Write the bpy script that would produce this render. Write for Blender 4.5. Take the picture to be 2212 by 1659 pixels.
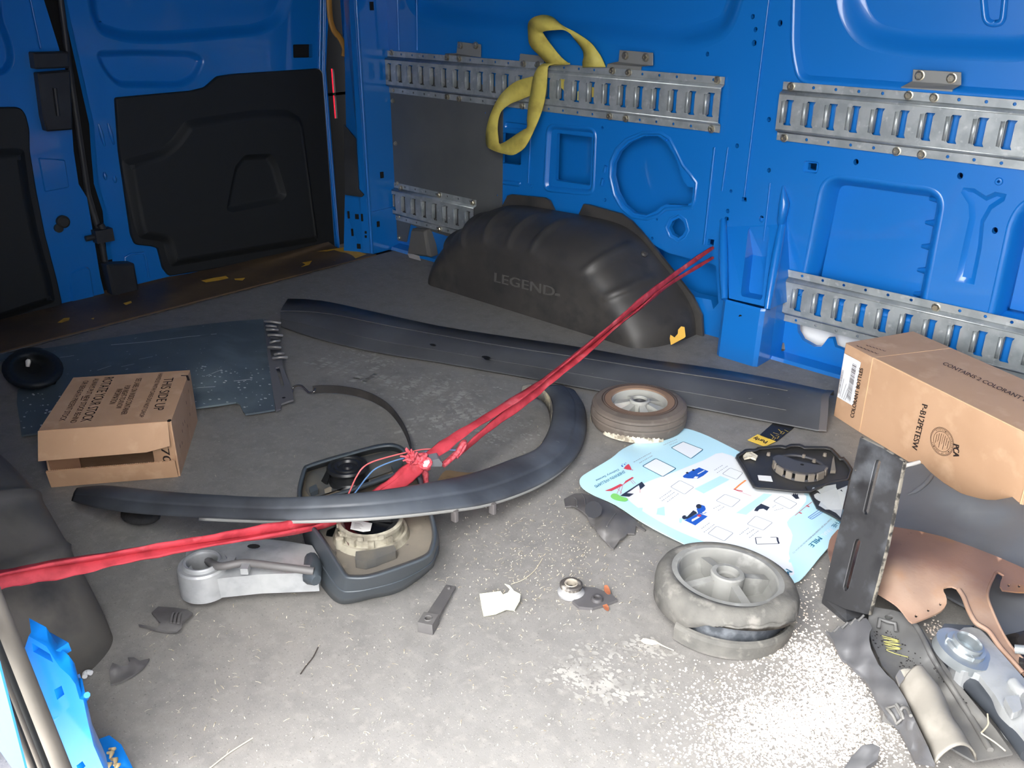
import bpy, math, random
import numpy as np
from mathutils import Vector, Matrix
from mathutils.geometry import delaunay_2d_cdt

S = bpy.context.scene
for o in list(bpy.data.objects):
    bpy.data.objects.remove(o)
COL = S.collection
rnd = random.Random(7)

# ------------------------------------------------------------------ camera
# van axes: x to the front of the van, y to the far side wall (y = 0), z up, floor z = 0
FPX, CX, CY = 1936.734, 1106.0, 829.5
CAM = Vector((1.15249, -1.944766, 0.842669))
RT = Vector((0.73525489, 0.67778069, 0.00368541))
UP = Vector((-0.28031754, 0.29912824, 0.91210985))
FW = Vector((-0.61710804, 0.67166631, -0.40992932))
cd = bpy.data.cameras.new('camera')
cd.sensor_width = 36.0
cd.lens = FPX / 2212.0 * 36.0
cd.clip_start = 0.02
cam = bpy.data.objects.new('camera', cd)
COL.objects.link(cam)
cam.matrix_world = Matrix((
    (RT.x, UP.x, -FW.x, CAM.x), (RT.y, UP.y, -FW.y, CAM.y), (RT.z, UP.z, -FW.z, CAM.z), (0, 0, 0, 1)))
S.camera = cam

# ------------------------------------------------------------------ sky, exposure
wd = bpy.data.worlds.new('overcast_sky')
S.world = wd
wd.use_nodes = True
nt = wd.node_tree
bg = nt.nodes['Background']
tc = nt.nodes.new('ShaderNodeTexCoord')
sx = nt.nodes.new('ShaderNodeSeparateXYZ')
rp = nt.nodes.new('ShaderNodeValToRGB')
rp.color_ramp.elements[0].position = 0.0
rp.color_ramp.elements[0].color = (0.38, 0.38, 0.38, 1)
rp.color_ramp.elements[1].position = 0.9
rp.color_ramp.elements[1].color = (1.0, 0.99, 0.97, 1)
nt.links.new(tc.outputs['Generated'], sx.inputs[0])
nt.links.new(sx.outputs['Z'], rp.inputs[0])
nt.links.new(rp.outputs[0], bg.inputs['Color'])
bg.inputs['Strength'].default_value = 5.0
S.view_settings.view_transform = 'Standard'
S.view_settings.look = 'None'
S.view_settings.exposure = 2.2
S.view_settings.gamma = 1.0
S.view_settings.use_curve_mapping = False
S.cycles.max_bounces = 8
S.cycles.diffuse_bounces = 5
S.cycles.caustics_reflective = False
S.cycles.caustics_refractive = False
S.cycles.use_denoising = True


# hazy sun through the trees, in at the open side door
sl_ = bpy.data.lights.new('hazy_sun', 'SUN')
sl_.energy = 0.3
sl_.angle = math.radians(38)
sl_.color = (1.0, 0.96, 0.90)
so_ = bpy.data.objects.new('hazy_sun', sl_)
COL.objects.link(so_)
so_.rotation_euler = Vector((-0.16, 0.62, -0.80)).to_track_quat('-Z', 'Y').to_euler()


def area_portal(loc, rot, sx_, sy_):
    l = bpy.data.lights.new('daylight_portal', 'AREA')
    l.shape = 'RECTANGLE'
    l.size, l.size_y = sx_, sy_
    l.cycles.is_portal = True
    o = bpy.data.objects.new('daylight_portal', l)
    COL.objects.link(o)
    o.location = loc
    o.rotation_euler = rot


DOOR_X0, DOOR_X1, DOOR_Z1 = 0.30, 1.62, 1.55
YN = -1.80                                   # near side wall of the van
area_portal((0.5 * (DOOR_X0 + DOOR_X1), YN - 0.02, 0.5 * DOOR_Z1), (math.radians(-90), 0, 0),
            DOOR_X1 - DOOR_X0 + 0.3, DOOR_Z1 + 0.1)


# ------------------------------------------------------------------ a pixel of the 2212 x 1659 photograph to a point of the van
def ray(px, py):
    return FW + RT * ((px - CX) / FPX) - UP * ((py - CY) / FPX)


def P(px, py, z=0.0):
    d = ray(px, py)
    return CAM + d * ((z - CAM.z) / d.z)


def W(px, py, y=0.0):
    d = ray(px, py)
    return CAM + d * ((y - CAM.y) / d.y)


def XP(px, py, x):
    d = ray(px, py)
    return CAM + d * ((x - CAM.x) / d.x)


def PL(px, py, pt, n):
    d = ray(px, py)
    return CAM + d * ((Vector(pt) - CAM).dot(n) / d.dot(n))


# ------------------------------------------------------------------ mesh helpers
class MB:
    def __init__(self):
        self.v, self.f, self.m, self.s = [], [], [], []

    def add(self, verts, faces, mi=0, smooth=False):
        b = len(self.v)
        self.v += [tuple(p) for p in verts]
        for f in faces:
            self.f.append(tuple(i + b for i in f))
            self.m.append(mi)
            self.s.append(smooth)
        return self

    def prism(self, poly, vec, mi=0, smooth=False):
        n = len(poly)
        vec = Vector(vec)
        v = [Vector(p) for p in poly] + [Vector(p) + vec for p in poly]
        fs = [tuple(range(n)), tuple(range(2 * n - 1, n - 1, -1))]
        self.add(v, fs, mi)
        self.add(v, [(i, i + n, (i + 1) % n + n, (i + 1) % n) for i in range(n)], mi, smooth)
        return self

    def box(self, c, size, ax=None, mi=0):
        ax = ax or (Vector((1, 0, 0)), Vector((0, 1, 0)), Vector((0, 0, 1)))
        c = Vector(c)
        h = [ax[i] * size[i] * 0.5 for i in range(3)]
        q = [c - h[0] - h[1] - h[2], c + h[0] - h[1] - h[2], c + h[0] + h[1] - h[2], c - h[0] + h[1] - h[2]]
        return self.prism(q, h[2] * 2, mi)

    def loft(self, rings, closed=True, cap=(False, False), mi=0, smooth=True):
        n = len(rings[0])
        v = [p for r in rings for p in r]
        fs = []
        m = n if closed else n - 1
        for k in range(len(rings) - 1):
            for i in range(m):
                j = (i + 1) % n
                fs.append((k * n + i, k * n + j, (k + 1) * n + j, (k + 1) * n + i))
        self.add(v, fs, mi, smooth)
        if cap[0]:
            self.add(rings[0], [tuple(range(n - 1, -1, -1))], mi)
        if cap[1]:
            self.add(rings[-1], [tuple(range(n))], mi)
        return self

    def tube(self, pts, r, n=8, mi=0, cap=True, closed=False, squash=1.0, upv=(0, 0, 1)):
        pts = [Vector(p) for p in pts]
        rs = r if isinstance(r, (list, tuple)) else [r] * len(pts)
        rings = []
        nrm = None
        for i, p in enumerate(pts):
            a = pts[i - 1] if (i > 0 or closed) else pts[i]
            b = pts[(i + 1) % len(pts)] if (i < len(pts) - 1 or closed) else pts[i]
            t = (b - a).normalized()
            if nrm is None:
                u = Vector(upv)
                nrm = (u - t * u.dot(t))
                if nrm.length < 1e-4:
                    nrm = t.orthogonal()
                nrm.normalize()
            else:
                nrm = (nrm - t * nrm.dot(t)).normalized()
            bn = t.cross(nrm)
            rings.append([p + nrm * (math.cos(2 * math.pi * k / n) * rs[i] * squash) + bn * (math.sin(2 * math.pi * k / n) * rs[i])
                          for k in range(n)])
        if closed:
            rings.append(rings[0])
        return self.loft(rings, True, (cap and not closed, cap and not closed), mi, True)

    def lathe(self, prof, c, ax=None, n=32, mi=0, smooth=True, a0=0.0, a1=2 * math.pi):
        ax = ax or (Vector((1, 0, 0)), Vector((0, 1, 0)), Vector((0, 0, 1)))
        c = Vector(c)
        full = abs(a1 - a0 - 2 * math.pi) < 1e-6
        m = n if full else n + 1
        rings = [[c + ax[0] * (r * math.cos(a0 + (a1 - a0) * k / n)) + ax[1] * (r * math.sin(a0 + (a1 - a0) * k / n)) + ax[2] * z
                  for k in range(m)] for r, z in prof]
        if smooth == 'flat':
            return self.loft(rings, full, (False, False), mi, False)
        for k in range(len(rings) - 1):       # every band on its own, so that hard edges stay hard
            self.loft(rings[k:k + 2], full, (False, False), mi, True)
        return self

    def sheet(self, outer, holes, fn, spacing=None, mi=0, smooth=False, thick=None):
        """flat outline with holes, triangulated in 2-D and carried to 3-D by fn; thick = fn2 for the back side"""
        loops = [outer] + list(holes)
        v2, ed = [], []
        for lp in loops:
            b = len(v2)
            v2 += [Vector((p[0], p[1])) for p in lp]
            ed += [(b + i, b + (i + 1) % len(lp)) for i in range(len(lp))]
        if spacing:
            xs = [p[0] for p in outer]
            ys = [p[1] for p in outer]
            x = min(xs) + spacing * 0.5
            while x < max(xs):
                y = min(ys) + spacing * 0.5
                while y < max(ys):
                    if inside(x, y, outer) and not any(inside(x, y, h) for h in holes):
                        if edge_dist(x, y, outer) > spacing * 0.35:
                            v2.append(Vector((x, y)))
                    y += spacing
                x += spacing
        r = delaunay_2d_cdt(v2, ed, [], 0, 1e-9)
        fs = []
        hb = [(min(p[0] for p in h), max(p[0] for p in h), min(p[1] for p in h), max(p[1] for p in h), h) for h in holes]
        for f in r[2]:
            cx, cy = sum(r[0][i][0] for i in f) / 3, sum(r[0][i][1] for i in f) / 3
            if inside(cx, cy, outer) and not any(b[0] < cx < b[1] and b[2] < cy < b[3] and inside(cx, cy, b[4]) for b in hb):
                fs.append(tuple(f))
        top = [fn(p[0], p[1]) for p in r[0]]
        self.add(top, fs, mi, smooth)
        if thick:
            bot = [thick(p[0], p[1]) for p in r[0]]
            self.add(bot, [f[::-1] for f in fs], mi, smooth)
            for lp in loops:
                n = len(lp)
                a = [fn(p[0], p[1]) for p in lp]
                b = [thick(p[0], p[1]) for p in lp]
                self.add(a + b, [(i, (i + 1) % n, (i + 1) % n + n, i + n) for i in range(n)], mi)
        return self


def inside(x, y, poly):
    c = False
    n = len(poly)
    for i in range(n):
        x1, y1 = poly[i][0], poly[i][1]
        x2, y2 = poly[i - 1][0], poly[i - 1][1]
        if (y1 > y) != (y2 > y) and x < (x2 - x1) * (y - y1) / (y2 - y1) + x1:
            c = not c
    return c


def edge_dist(x, y, poly):
    best = 1e9
    n = len(poly)
    for i in range(n):
        ax, ay = poly[i - 1][0], poly[i - 1][1]
        bx, by = poly[i][0], poly[i][1]
        dx, dy = bx - ax, by - ay
        t = max(0, min(1, ((x - ax) * dx + (y - ay) * dy) / (dx * dx + dy * dy + 1e-12)))
        best = min(best, math.hypot(x - ax - t * dx, y - ay - t * dy))
    return best


def smooth_open(pts, k=6):
    """Catmull-Rom through the points (tuples of any length)"""
    pts = [np.array(p, float) for p in pts]
    out = []
    for i in range(len(pts) - 1):
        p0 = pts[max(i - 1, 0)]
        p1, p2 = pts[i], pts[i + 1]
        p3 = pts[min(i + 2, len(pts) - 1)]
        for j in range(k):
            t = j / k
            out.append(0.5 * (2 * p1 + (p2 - p0) * t + (2 * p0 - 5 * p1 + 4 * p2 - p3) * t * t + (3 * p1 - p0 - 3 * p2 + p3) * t ** 3))
    out.append(pts[-1])
    return [tuple(p) for p in out]


def smooth_closed(pts, k=4):
    n = len(pts)
    q = [pts[-1]] + list(pts) + [pts[0], pts[1]]
    s = smooth_open(q, k)
    return s[k:k + n * k]


def rounded(pts, r, k=5):
    """polygon with its corners rounded (2-D); r one number or one per corner"""
    out = []
    n = len(pts)
    for i in range(n):
        p = np.array(pts[i], float)
        a = np.array(pts[i - 1], float) - p
        b = np.array(pts[(i + 1) % n], float) - p
        la, lb = np.linalg.norm(a), np.linalg.norm(b)
        rr = r[i] if isinstance(r, (list, tuple)) else r
        d = min(rr, la * 0.49, lb * 0.49)
        if d <= 0:
            out.append(tuple(p))
            continue
        s, e = p + a / la * d, p + b / lb * d
        for j in range(k + 1):
            t = j / k
            out.append(tuple((1 - t) ** 2 * s + 2 * t * (1 - t) * p + t * t * e))
    return out


def resample(pts, n, closed=True):
    pts = [np.array(p, float) for p in pts]
    if closed:
        pts = pts + [pts[0]]
    L = [0]
    for i in range(1, len(pts)):
        L.append(L[-1] + np.linalg.norm(pts[i] - pts[i - 1]))
    out = []
    m = n if closed else n - 1
    for i in range(n):
        s = L[-1] * i / m
        j = max(0, min(len(L) - 2, int(np.searchsorted(L, s, side='right')) - 1))
        t = (s - L[j]) / max(1e-9, L[j + 1] - L[j])
        out.append(tuple(pts[j] * (1 - t) + pts[j + 1] * t))
    return out


def circle(x, y, r, n=14, sx=1.0, sy=1.0, a=0.0):
    out = []
    for i in range(n):
        u, v = r * sx * math.cos(2 * math.pi * i / n), r * sy * math.sin(2 * math.pi * i / n)
        out.append((x + u * math.cos(a) - v * math.sin(a), y + u * math.sin(a) + v * math.cos(a)))
    return out


def area2(poly):
    return 0.5 * sum(poly[i - 1][0] * poly[i][1] - poly[i][0] * poly[i - 1][1] for i in range(len(poly)))


def inset(poly, d):
    """offset a closed 2-D outline inwards by d"""
    n = len(poly)
    s = 1 if area2(poly) > 0 else -1
    out = []
    for i in range(n):
        a, p, b = np.array(poly[i - 1][:2], float), np.array(poly[i][:2], float), np.array(poly[(i + 1) % n][:2], float)
        e1, e2 = p - a, b - p
        e1 /= np.linalg.norm(e1) + 1e-12
        e2 /= np.linalg.norm(e2) + 1e-12
        n1, n2 = np.array((-e1[1], e1[0])) * s, np.array((-e2[1], e2[0])) * s
        m = n1 + n2
        l = np.linalg.norm(m)
        m = m / l if l > 1e-6 else n1
        c = max(0.5, float(m @ n1))
        out.append(tuple(p + m * d / c))
    return out


# ------------------------------------------------------------------ materials
def lin(c):
    """sRGB 0-255 to linear"""
    return tuple(((v / 255) / 12.92 if v / 255 <= 0.04045 else ((v / 255 + 0.055) / 1.055) ** 2.4) for v in c)


def mat(name, rgb, rough=0.5, metal=0.0, coat=0.0, var=None, speck=None, bump=None, spec=0.5, rvar=None, wave=None):
    m = bpy.data.materials.new(name)
    m.use_nodes = True
    t = m.node_tree
    b = t.nodes['Principled BSDF']
    c = lin(rgb) + (1,)
    b.inputs['Base Color'].default_value = c
    b.inputs['Roughness'].default_value = rough
    b.inputs['Metallic'].default_value = metal
    b.inputs['Specular IOR Level'].default_value = spec
    if coat:
        b.inputs['Coat Weight'].default_value = coat
        b.inputs['Coat Roughness'].default_value = 0.06
    co = t.nodes.new('ShaderNodeTexCoord')

    def noise(scale, detail=5, dist=0.0):
        nn = t.nodes.new('ShaderNodeTexNoise')
        nn.inputs['Scale'].default_value = scale
        nn.inputs['Detail'].default_value = detail
        nn.inputs['Distortion'].default_value = dist
        t.links.new(co.outputs['Object'], nn.inputs['Vector'])
        return nn.outputs['Fac']

    def step(fac, lo, hi):
        r = t.nodes.new('ShaderNodeMapRange')
        r.inputs['From Min'].default_value = lo
        r.inputs['From Max'].default_value = hi
        r.clamp = True
        t.links.new(fac, r.inputs['Value'])
        return r.outputs['Result']
    cur = None
    lst = []
    if var:
        lst += var if isinstance(var, list) else [var]
    if speck:
        lst += speck if isinstance(speck, list) else [speck]
    for (rgb2, scale, lo, hi) in lst:
        mx = t.nodes.new('ShaderNodeMix')
        mx.data_type = 'RGBA'
        t.links.new(step(noise(scale), lo, hi), mx.inputs['Factor'])
        if cur is None:
            mx.inputs['A'].default_value = c
        else:
            t.links.new(cur, mx.inputs['A'])
        mx.inputs['B'].default_value = lin(rgb2) + (1,)
        cur = mx.outputs['Result']
    if cur is not None:
        t.links.new(cur, b.inputs['Base Color'])
    if rvar:
        r = t.nodes.new('ShaderNodeMapRange')
        r.inputs['To Min'].default_value, r.inputs['To Max'].default_value = rvar[1], rvar[2]
        t.links.new(noise(rvar[0]), r.inputs['Value'])
        t.links.new(r.outputs['Result'], b.inputs['Roughness'])
    if bump:
        bn = t.nodes.new('ShaderNodeBump')
        bn.inputs['Strength'].default_value = bump[1]
        bn.inputs['Distance'].default_value = bump[2] if len(bump) > 2 else 0.001
        if wave:
            w = t.nodes.new('ShaderNodeTexWave')
            w.inputs['Scale'].default_value = bump[0]
            w.inputs['Distortion'].default_value = wave
            w.bands_direction = 'DIAGONAL'
            t.links.new(co.outputs['Object'], w.inputs['Vector'])
            t.links.new(w.outputs['Fac'], bn.inputs['Height'])
        else:
            t.links.new(noise(bump[0]), bn.inputs['Height'])
        t.links.new(bn.outputs['Normal'], b.inputs['Normal'])
    return m


# ------------------------------------------------------------------ objects
ROOT = {}


def tag(o, label=None, cat=None, group=None, kind=None):
    if label:
        o['label'] = label
    if cat:
        o['category'] = cat
    if group:
        o['group'] = group
    if kind:
        o['kind'] = kind
    return o


def build(name, mb, mats, parent=None, loc=(0, 0, 0), bevel=0, solid=0, subd=0, soff=-1):
    if not isinstance(mats, (list, tuple)):
        mats = [mats]
    L = ROOT[parent.name] if parent else Vector(loc)
    me = bpy.data.meshes.new(name)
    me.from_pydata([(p[0] - L.x, p[1] - L.y, p[2] - L.z) for p in mb.v], [], mb.f)
    for m in mats:
        me.materials.append(m)
    me.polygons.foreach_set('material_index', mb.m)
    me.polygons.foreach_set('use_smooth', mb.s)
    me.update()
    o = bpy.data.objects.new(name, me)
    COL.objects.link(o)
    if parent:
        o.parent = parent
    else:
        o.location = L
    ROOT[o.name] = L
    if solid:
        md = o.modifiers.new('thickness', 'SOLIDIFY')
        md.thickness = solid
        md.offset = soff
    if bevel:
        md = o.modifiers.new('bevel', 'BEVEL')
        md.width = bevel
        md.segments = 2
        md.limit_method = 'ANGLE'
        md.angle_limit = math.radians(40)
    if subd:
        md = o.modifiers.new('subdivision', 'SUBSURF')
        md.levels = md.render_levels = subd
    return o


def thing(name, label, cat, loc, group=None):
    o = bpy.data.objects.new(name, None)
    o.empty_display_size = 0.05
    COL.objects.link(o)
    o.location = loc
    ROOT[o.name] = Vector(loc)
    return tag(o, label, cat, group)


def solo(name, label, cat, mb, mats, loc, group=None, **k):
    return tag(build(name, mb, mats, None, loc, **k), label, cat, group)


def struct(name, mb, mats, **k):
    return tag(build(name, mb, mats, **k), kind='structure')


def field(ctrl, soft=90.0):
    """smooth height over the picture plane from (px, py, z) samples"""
    if isinstance(ctrl, (int, float)):
        return lambda x, y: ctrl
    A = np.array(ctrl, float)

    def f(x, y):
        d = (A[:, 0] - x) ** 2 + (A[:, 1] - y) ** 2 + soft
        w = d ** -1.5
        return float((w * A[:, 2]).sum() / w.sum())
    return f


def drape(mb, outline, ctrl, thick=0.003, holes=(), spacing=18, mi=0, smooth=True):
    """a bent sheet lying in the van: outline and heights sampled where the photograph shows them"""
    f = ctrl if callable(ctrl) else field(ctrl)
    return mb.sheet(outline, holes, lambda x, y: P(x, y, f(x, y)), spacing, mi, smooth,
                    thick=(lambda x, y: P(x, y, f(x, y)) - Vector((0, 0, thick))) if thick else None)


def strip2(mb, pairs, k=6, mi=0, across=1, bulge=0.0, bdir=(0, 0, 1)):
    """ribbon between two edges given as pairs of 3-D points"""
    flat = [tuple(a) + tuple(b) for a, b in pairs]
    s = smooth_open(flat, k)
    bd = Vector(bdir)
    rings = []
    for q in s:
        a, b = Vector(q[:3]), Vector(q[3:])
        rings.append([a.lerp(b, i / across) + bd * bulge * math.sin(math.pi * i / across) for i in range(across + 1)])
    return mb.loft(rings, False, (False, False), mi, True)


FONT_CACHE = {}


def text_shape(s):
    if s in FONT_CACHE:
        return FONT_CACHE[s]
    cu = bpy.data.curves.new('t', 'FONT')
    cu.body = s
    cu.resolution_u = 3
    cu.fill_mode = 'FRONT'
    ob = bpy.data.objects.new('t', cu)
    COL.objects.link(ob)
    me = bpy.data.meshes.new_from_object(ob)
    v = [(p.co.x, p.co.y) for p in me.vertices]
    f = [tuple(q.vertices) for q in me.polygons]
    bpy.data.objects.remove(ob)
    bpy.data.curves.remove(cu)
    bpy.data.meshes.remove(me)
    x0, x1 = min(p[0] for p in v), max(p[0] for p in v)
    cap = 0.7
    FONT_CACHE[s] = ([((p[0] - x0) / (x1 - x0), p[1] / cap) for p in v], f)
    return FONT_CACHE[s]


def text(mb, s, p0, p1, up, lift=None, mi=0, shear=0.0, bold=0.0):
    """flat print of s from p0 to p1 (baseline) with cap height vector up"""
    v, f = text_shape(s)
    p0, p1, up = Vector(p0), Vector(p1), Vector(up)
    L = Vector(lift) if lift else Vector((0, 0, 0))
    d = p1 - p0
    mb.add([p0 + d * u + up * w + d.normalized() * (shear * up.length * w) + L for u, w in v], f, mi)
    if bold:
        for k in (-1, 1):
            mb.add([p0 + d * u + up * w + d.normalized() * (shear * up.length * w + k * bold) + L * (1 + 0.1 * k) for u, w in v], f, mi)
    return mb


def polyline(mb, pts, w, nrm, closed=True, mi=0):
    """flat printed line of width w through 3-D points"""
    pts = [Vector(p) for p in pts]
    n = len(pts)
    nrm = Vector(nrm)
    a, b = [], []
    for i in range(n):
        q = pts[i - 1] if (i or closed) else pts[i]
        r = pts[(i + 1) % n] if (i < n - 1 or closed) else pts[i]
        t = (r - q).normalized()
        s = nrm.cross(t).normalized() * (w * 0.5)
        a.append(pts[i] - s)
        b.append(pts[i] + s)
    m = n if closed else n - 1
    mb.add(a + b, [(i, (i + 1) % n, (i + 1) % n + n, i + n) for i in range(m)], mi)
    return mb
# ------------------------------------------------------------------ materials of the place
BLUE = mat('blue_paint', (16, 112, 196), 0.34, 0, 0.6, rvar=(6, 0.28, 0.42))
DARK = mat('cavity_shade', (10, 11, 13), 0.9)  # near-black stands in for the shade inside holes and gaps
RUBBERFLOOR = mat('rubber_floor', (127, 125, 123), 0.66, 0, 0,
                  var=[((136, 132, 128), 1.3, 0.36, 0.70), ((118, 116, 114), 22, 0.46, 0.74), ((140, 137, 133), 70, 0.52, 0.76)],
                  speck=[((164, 160, 154), 420, 0.64, 0.70), ((104, 102, 100), 300, 0.60, 0.72)], bump=(700, 0.35, 0.0006))
GALV = mat('galvanised_steel', (178, 184, 186), 0.34, 0.45, 0, var=[((156, 163, 166), 26, 0.42, 0.62), ((204, 208, 208), 60, 0.6, 0.75)],
           rvar=(40, 0.25, 0.5))
ZINC = mat('zinc_bolt', (196, 188, 168), 0.3, 0.9)
GREYSTEEL = mat('grey_sheet_steel', (104, 106, 106), 0.5, 0.25, 0, var=((92, 95, 96), 5, 0.4, 0.7))
BLACKPLASTIC = mat('black_plastic', (38, 39, 42), 0.5, 0, 0, var=((54, 56, 59), 6, 0.45, 0.7), bump=(300, 0.2, 0.0004))
TRIMBLACK = mat('black_door_trim', (26, 29, 32), 0.62, 0, 0, bump=(500, 0.25, 0.0004))
SEALGREY = mat('grey_rubber_seal', (112, 106, 98), 0.7, 0, 0, var=((88, 84, 78), 14, 0.4, 0.7))
SEALDARK = mat('dark_rubber_seal', (44, 45, 44), 0.65)
YELLOWPAINT = mat('yellow_paint', (226, 176, 62), 0.6, 0, 0, var=((196, 146, 50), 30, 0.5, 0.7))
SILL = mat('worn_sill', (92, 76, 62), 0.55, 0.1, 0, var=[((112, 92, 66), 7, 0.42, 0.7), ((66, 60, 58), 4, 0.5, 0.7)],
           speck=[((150, 116, 52), 60, 0.70, 0.76)], bump=(80, 0.3, 0.0008))
PLAINWHITE = mat('plain_white', (236, 238, 240), 0.8)
ASPHALT = mat('asphalt', (96, 94, 92), 0.9)


def emb(mb, outline, prof, fn, holes=(), cap=True, mi=0, lip=0.012):
    """pressed step: rings inset from an outline to given depths, closed by a cap that may have holes"""
    rings = [[fn(u, v, dp) for u, v in (outline if abs(i) < 1e-9 else inset(outline, i))] for i, dp in prof]
    mb.loft(rings, True, (False, False), mi, True)
    if cap:
        i, dp = prof[-1]
        o = outline if abs(i) < 1e-9 else inset(outline, i)
        mb.sheet(o, holes, lambda u, v: fn(u, v, dp), None, mi)
        for h in holes:
            holelip(mb, h, fn, dp, lip, mi)


def holelip(mb, h, fn, dp=0.0, depth=0.012, mi=0):
    mb.loft([[fn(u, v, dp) for u, v in h], [fn(u, v, dp + depth * 0.3) for u, v in inset(h, 0.0006)],
             [fn(u, v, dp + depth) for u, v in inset(h, 0.001)]], True, (False, False), mi, True)


SOFT = lambda w, d: [(0, 0), (w * 0.12, d * 0.04), (w * 0.3, d * 0.2), (w * 0.5, d * 0.5), (w * 0.7, d * 0.8), (w * 0.88, d * 0.96), (w, d)]

# ------------------------------------------------------------------ floor, ceiling, plain walls
XR, XF = -1.44, 2.35
mb = MB()
mb.prism([(-1.166, YN + 0.02, -0.02), (XF, YN + 0.02, -0.02), (XF, 0.06, -0.02), (-1.166, 0.06, -0.02)], (0, 0, 0.02))
floor = struct('floor', mb, RUBBERFLOOR)
mb = MB()
mb.prism([(XR - 0.05, YN - 0.05, 1.56), (XF, YN - 0.05, 1.56), (XF, 0.1, 1.56), (XR - 0.05, 0.1, 1.56)], (0, 0, 0.03))
struct('ceiling', mb, mat('headliner_dark', (58, 60, 64), 0.9))
mb = MB()
mb.prism([(XF, YN - 0.05, -0.02), (XF, 0.1, -0.02), (XF, 0.1, 1.56), (XF, YN - 0.05, 1.56)], (0.03, 0, 0))
struct('wall_front', mb, mat('bulkhead_dark', (60, 62, 66), 0.8))
mb = MB()
mb.prism([(-30, -30, -0.75), (30, -30, -0.75), (30, 30, -0.75), (-30, 30, -0.75)], (0, 0, -0.05))
struct('ground', mb, ASPHALT)

# near side wall with the sliding-door opening; its rear edge leans forward
mb = MB()
mb.prism([(XR, YN, -0.1), (0.10, YN, -0.1), (0.16, YN, 0.0), (0.415, YN, 0.455), (0.42, YN, 0.85), (0.40, YN, 1.56), (XR, YN, 1.56)], (0, -0.05, 0))
mb.prism([(0.44, YN, 1.48), (1.62, YN, 1.48), (1.62, YN, 1.56), (0.44, YN, 1.56)], (0, -0.05, 0))
mb.prism([(1.62, YN, -0.1), (XF, YN, -0.1), (XF, YN, 1.56), (1.62, YN, 1.56)], (0, -0.05, 0))
mb.prism([(0.20, YN, -0.1), (1.62, YN, -0.1), (1.62, YN + 0.02, -0.001), (0.20, YN + 0.02, -0.001)], (0, -0.03, -0.01))
wall_left = struct('wall_left', mb, BLUE)

# ------------------------------------------------------------------ far side wall, pressed sheet with openings
Y0 = 0.018


def wq(px, py):
    p = W(px, py, Y0)
    return (p.x, p.z)


wf = lambda u, v, d=0.0: Vector((u, Y0 + d, v))
wl = lambda pts: [wq(*p) for p in pts]
Z2 = lambda pts: wl([(700 + a * 0.36166, b * 0.36166) for a, b in pts])
Z3 = lambda pts: wl([(1412 + a * 0.36166, b * 0.36166) for a, b in pts])
wall = MB()
holes = []


def opening(o, depth=0.012):
    holes.append(o)
    holelip(wall, o, wf, 0.0, depth)


def pressing(o, prof, hs=(), lip=0.012):
    holes.append(o)
    emb(wall, o, prof, wf, hs, True, 0, lip)


# square window with its pressed frame
fr = rounded(wl([(1180, 266), (1290, 275), (1284, 424), (1172, 414)]), 0.03)
hw = rounded(wl([(1200, 288), (1276, 297), (1272, 402), (1197, 390)]), 0.006)
pressing(fr, [(0, 0), (0.003, -0.003), (0.007, -0.003), (0.011, 0.001), (0.016, 0.006)], [hw])
opening(rounded(wl([(1086, 286), (1126, 290), (1125, 357), (1084, 352)]), 0.006))
pressing(rounded(wl([(1092, 262), (1142, 268), (1136, 282), (1090, 277)]), 0.008), [(0, 0), (0.004, 0.004)])
pressing(rounded(wl([(1086, 388), (1126, 393), (1123, 404), (1085, 399)]), 0.008), [(0, 0), (0.004, -0.004)])
# speaker-like opening with scalloped edge
big = Z2([(1990, 812), (1905, 814), (1820, 852), (1762, 905), (1728, 975), (1722, 1050), (1746, 1150), (1790, 1228), (1850, 1276),
          (1920, 1288), (1980, 1262), (2010, 1235), (2040, 1222), (2168, 1230), (2176, 1215), (2192, 1210), (2200, 1120), (2168, 1118),
          (2160, 1098), (2146, 1096), (2140, 1062), (2126, 1052), (2120, 1000), (2085, 920), (2040, 850)])
ring = Z2([(2010, 782), (1900, 782), (1800, 824), (1738, 886), (1702, 966), (1698, 1058), (1722, 1166), (1770, 1250), (1838, 1306),
           (1925, 1320), (2000, 1296), (2040, 1262), (2080, 1258), (2205, 1250), (2222, 1190), (2232, 1090), (2190, 1030), (2150, 985),
           (2110, 900), (2070, 820)])
pressing(ring, [(0, 0), (0.003, -0.003), (0.006, -0.003), (0.010, 0.003)], [big])
tear = Z2([(2058, 1362), (2078, 1322), (2115, 1303), (2143, 1325), (2156, 1372), (2140, 1404), (2112, 1422), (2076, 1402)])
tring = inset(tear, -0.012)
pressing(tring, [(0, 0), (0.003, -0.002), (0.006, 0.003)], [tear])
# deep pocket above the wheel arch
opening(wl([(1400, 522), (1442, 546), (1500, 561), (1546, 573), (1552, 655), (1541, 668), (1536, 648), (1497, 640), (1440, 612)]), 0.03)
# right: large shallow bay with the ribbed side
bay = rounded(wl([(1722, 640), (1775, 372), (2048, 408), (1992, 705)]), [0.01, 0.05, 0.05, 0.01], 8)
pressing(bay, [(0, 0), (0.004, -0.002), (0.012, 0.004), (0.024, 0.03), (0.03, 0.045)])
bay2 = rounded(wl([(2128, 700), (2178, 470), (2212, 425), (2330, 442), (2300, 740)]), [0.01, 0.03, 0.03, 0.01, 0.01], 6)
pressing(bay2, [(0, 0), (0.004, -0.003), (0.014, 0.006), (0.024, 0.03), (0.028, 0.05)])
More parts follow.
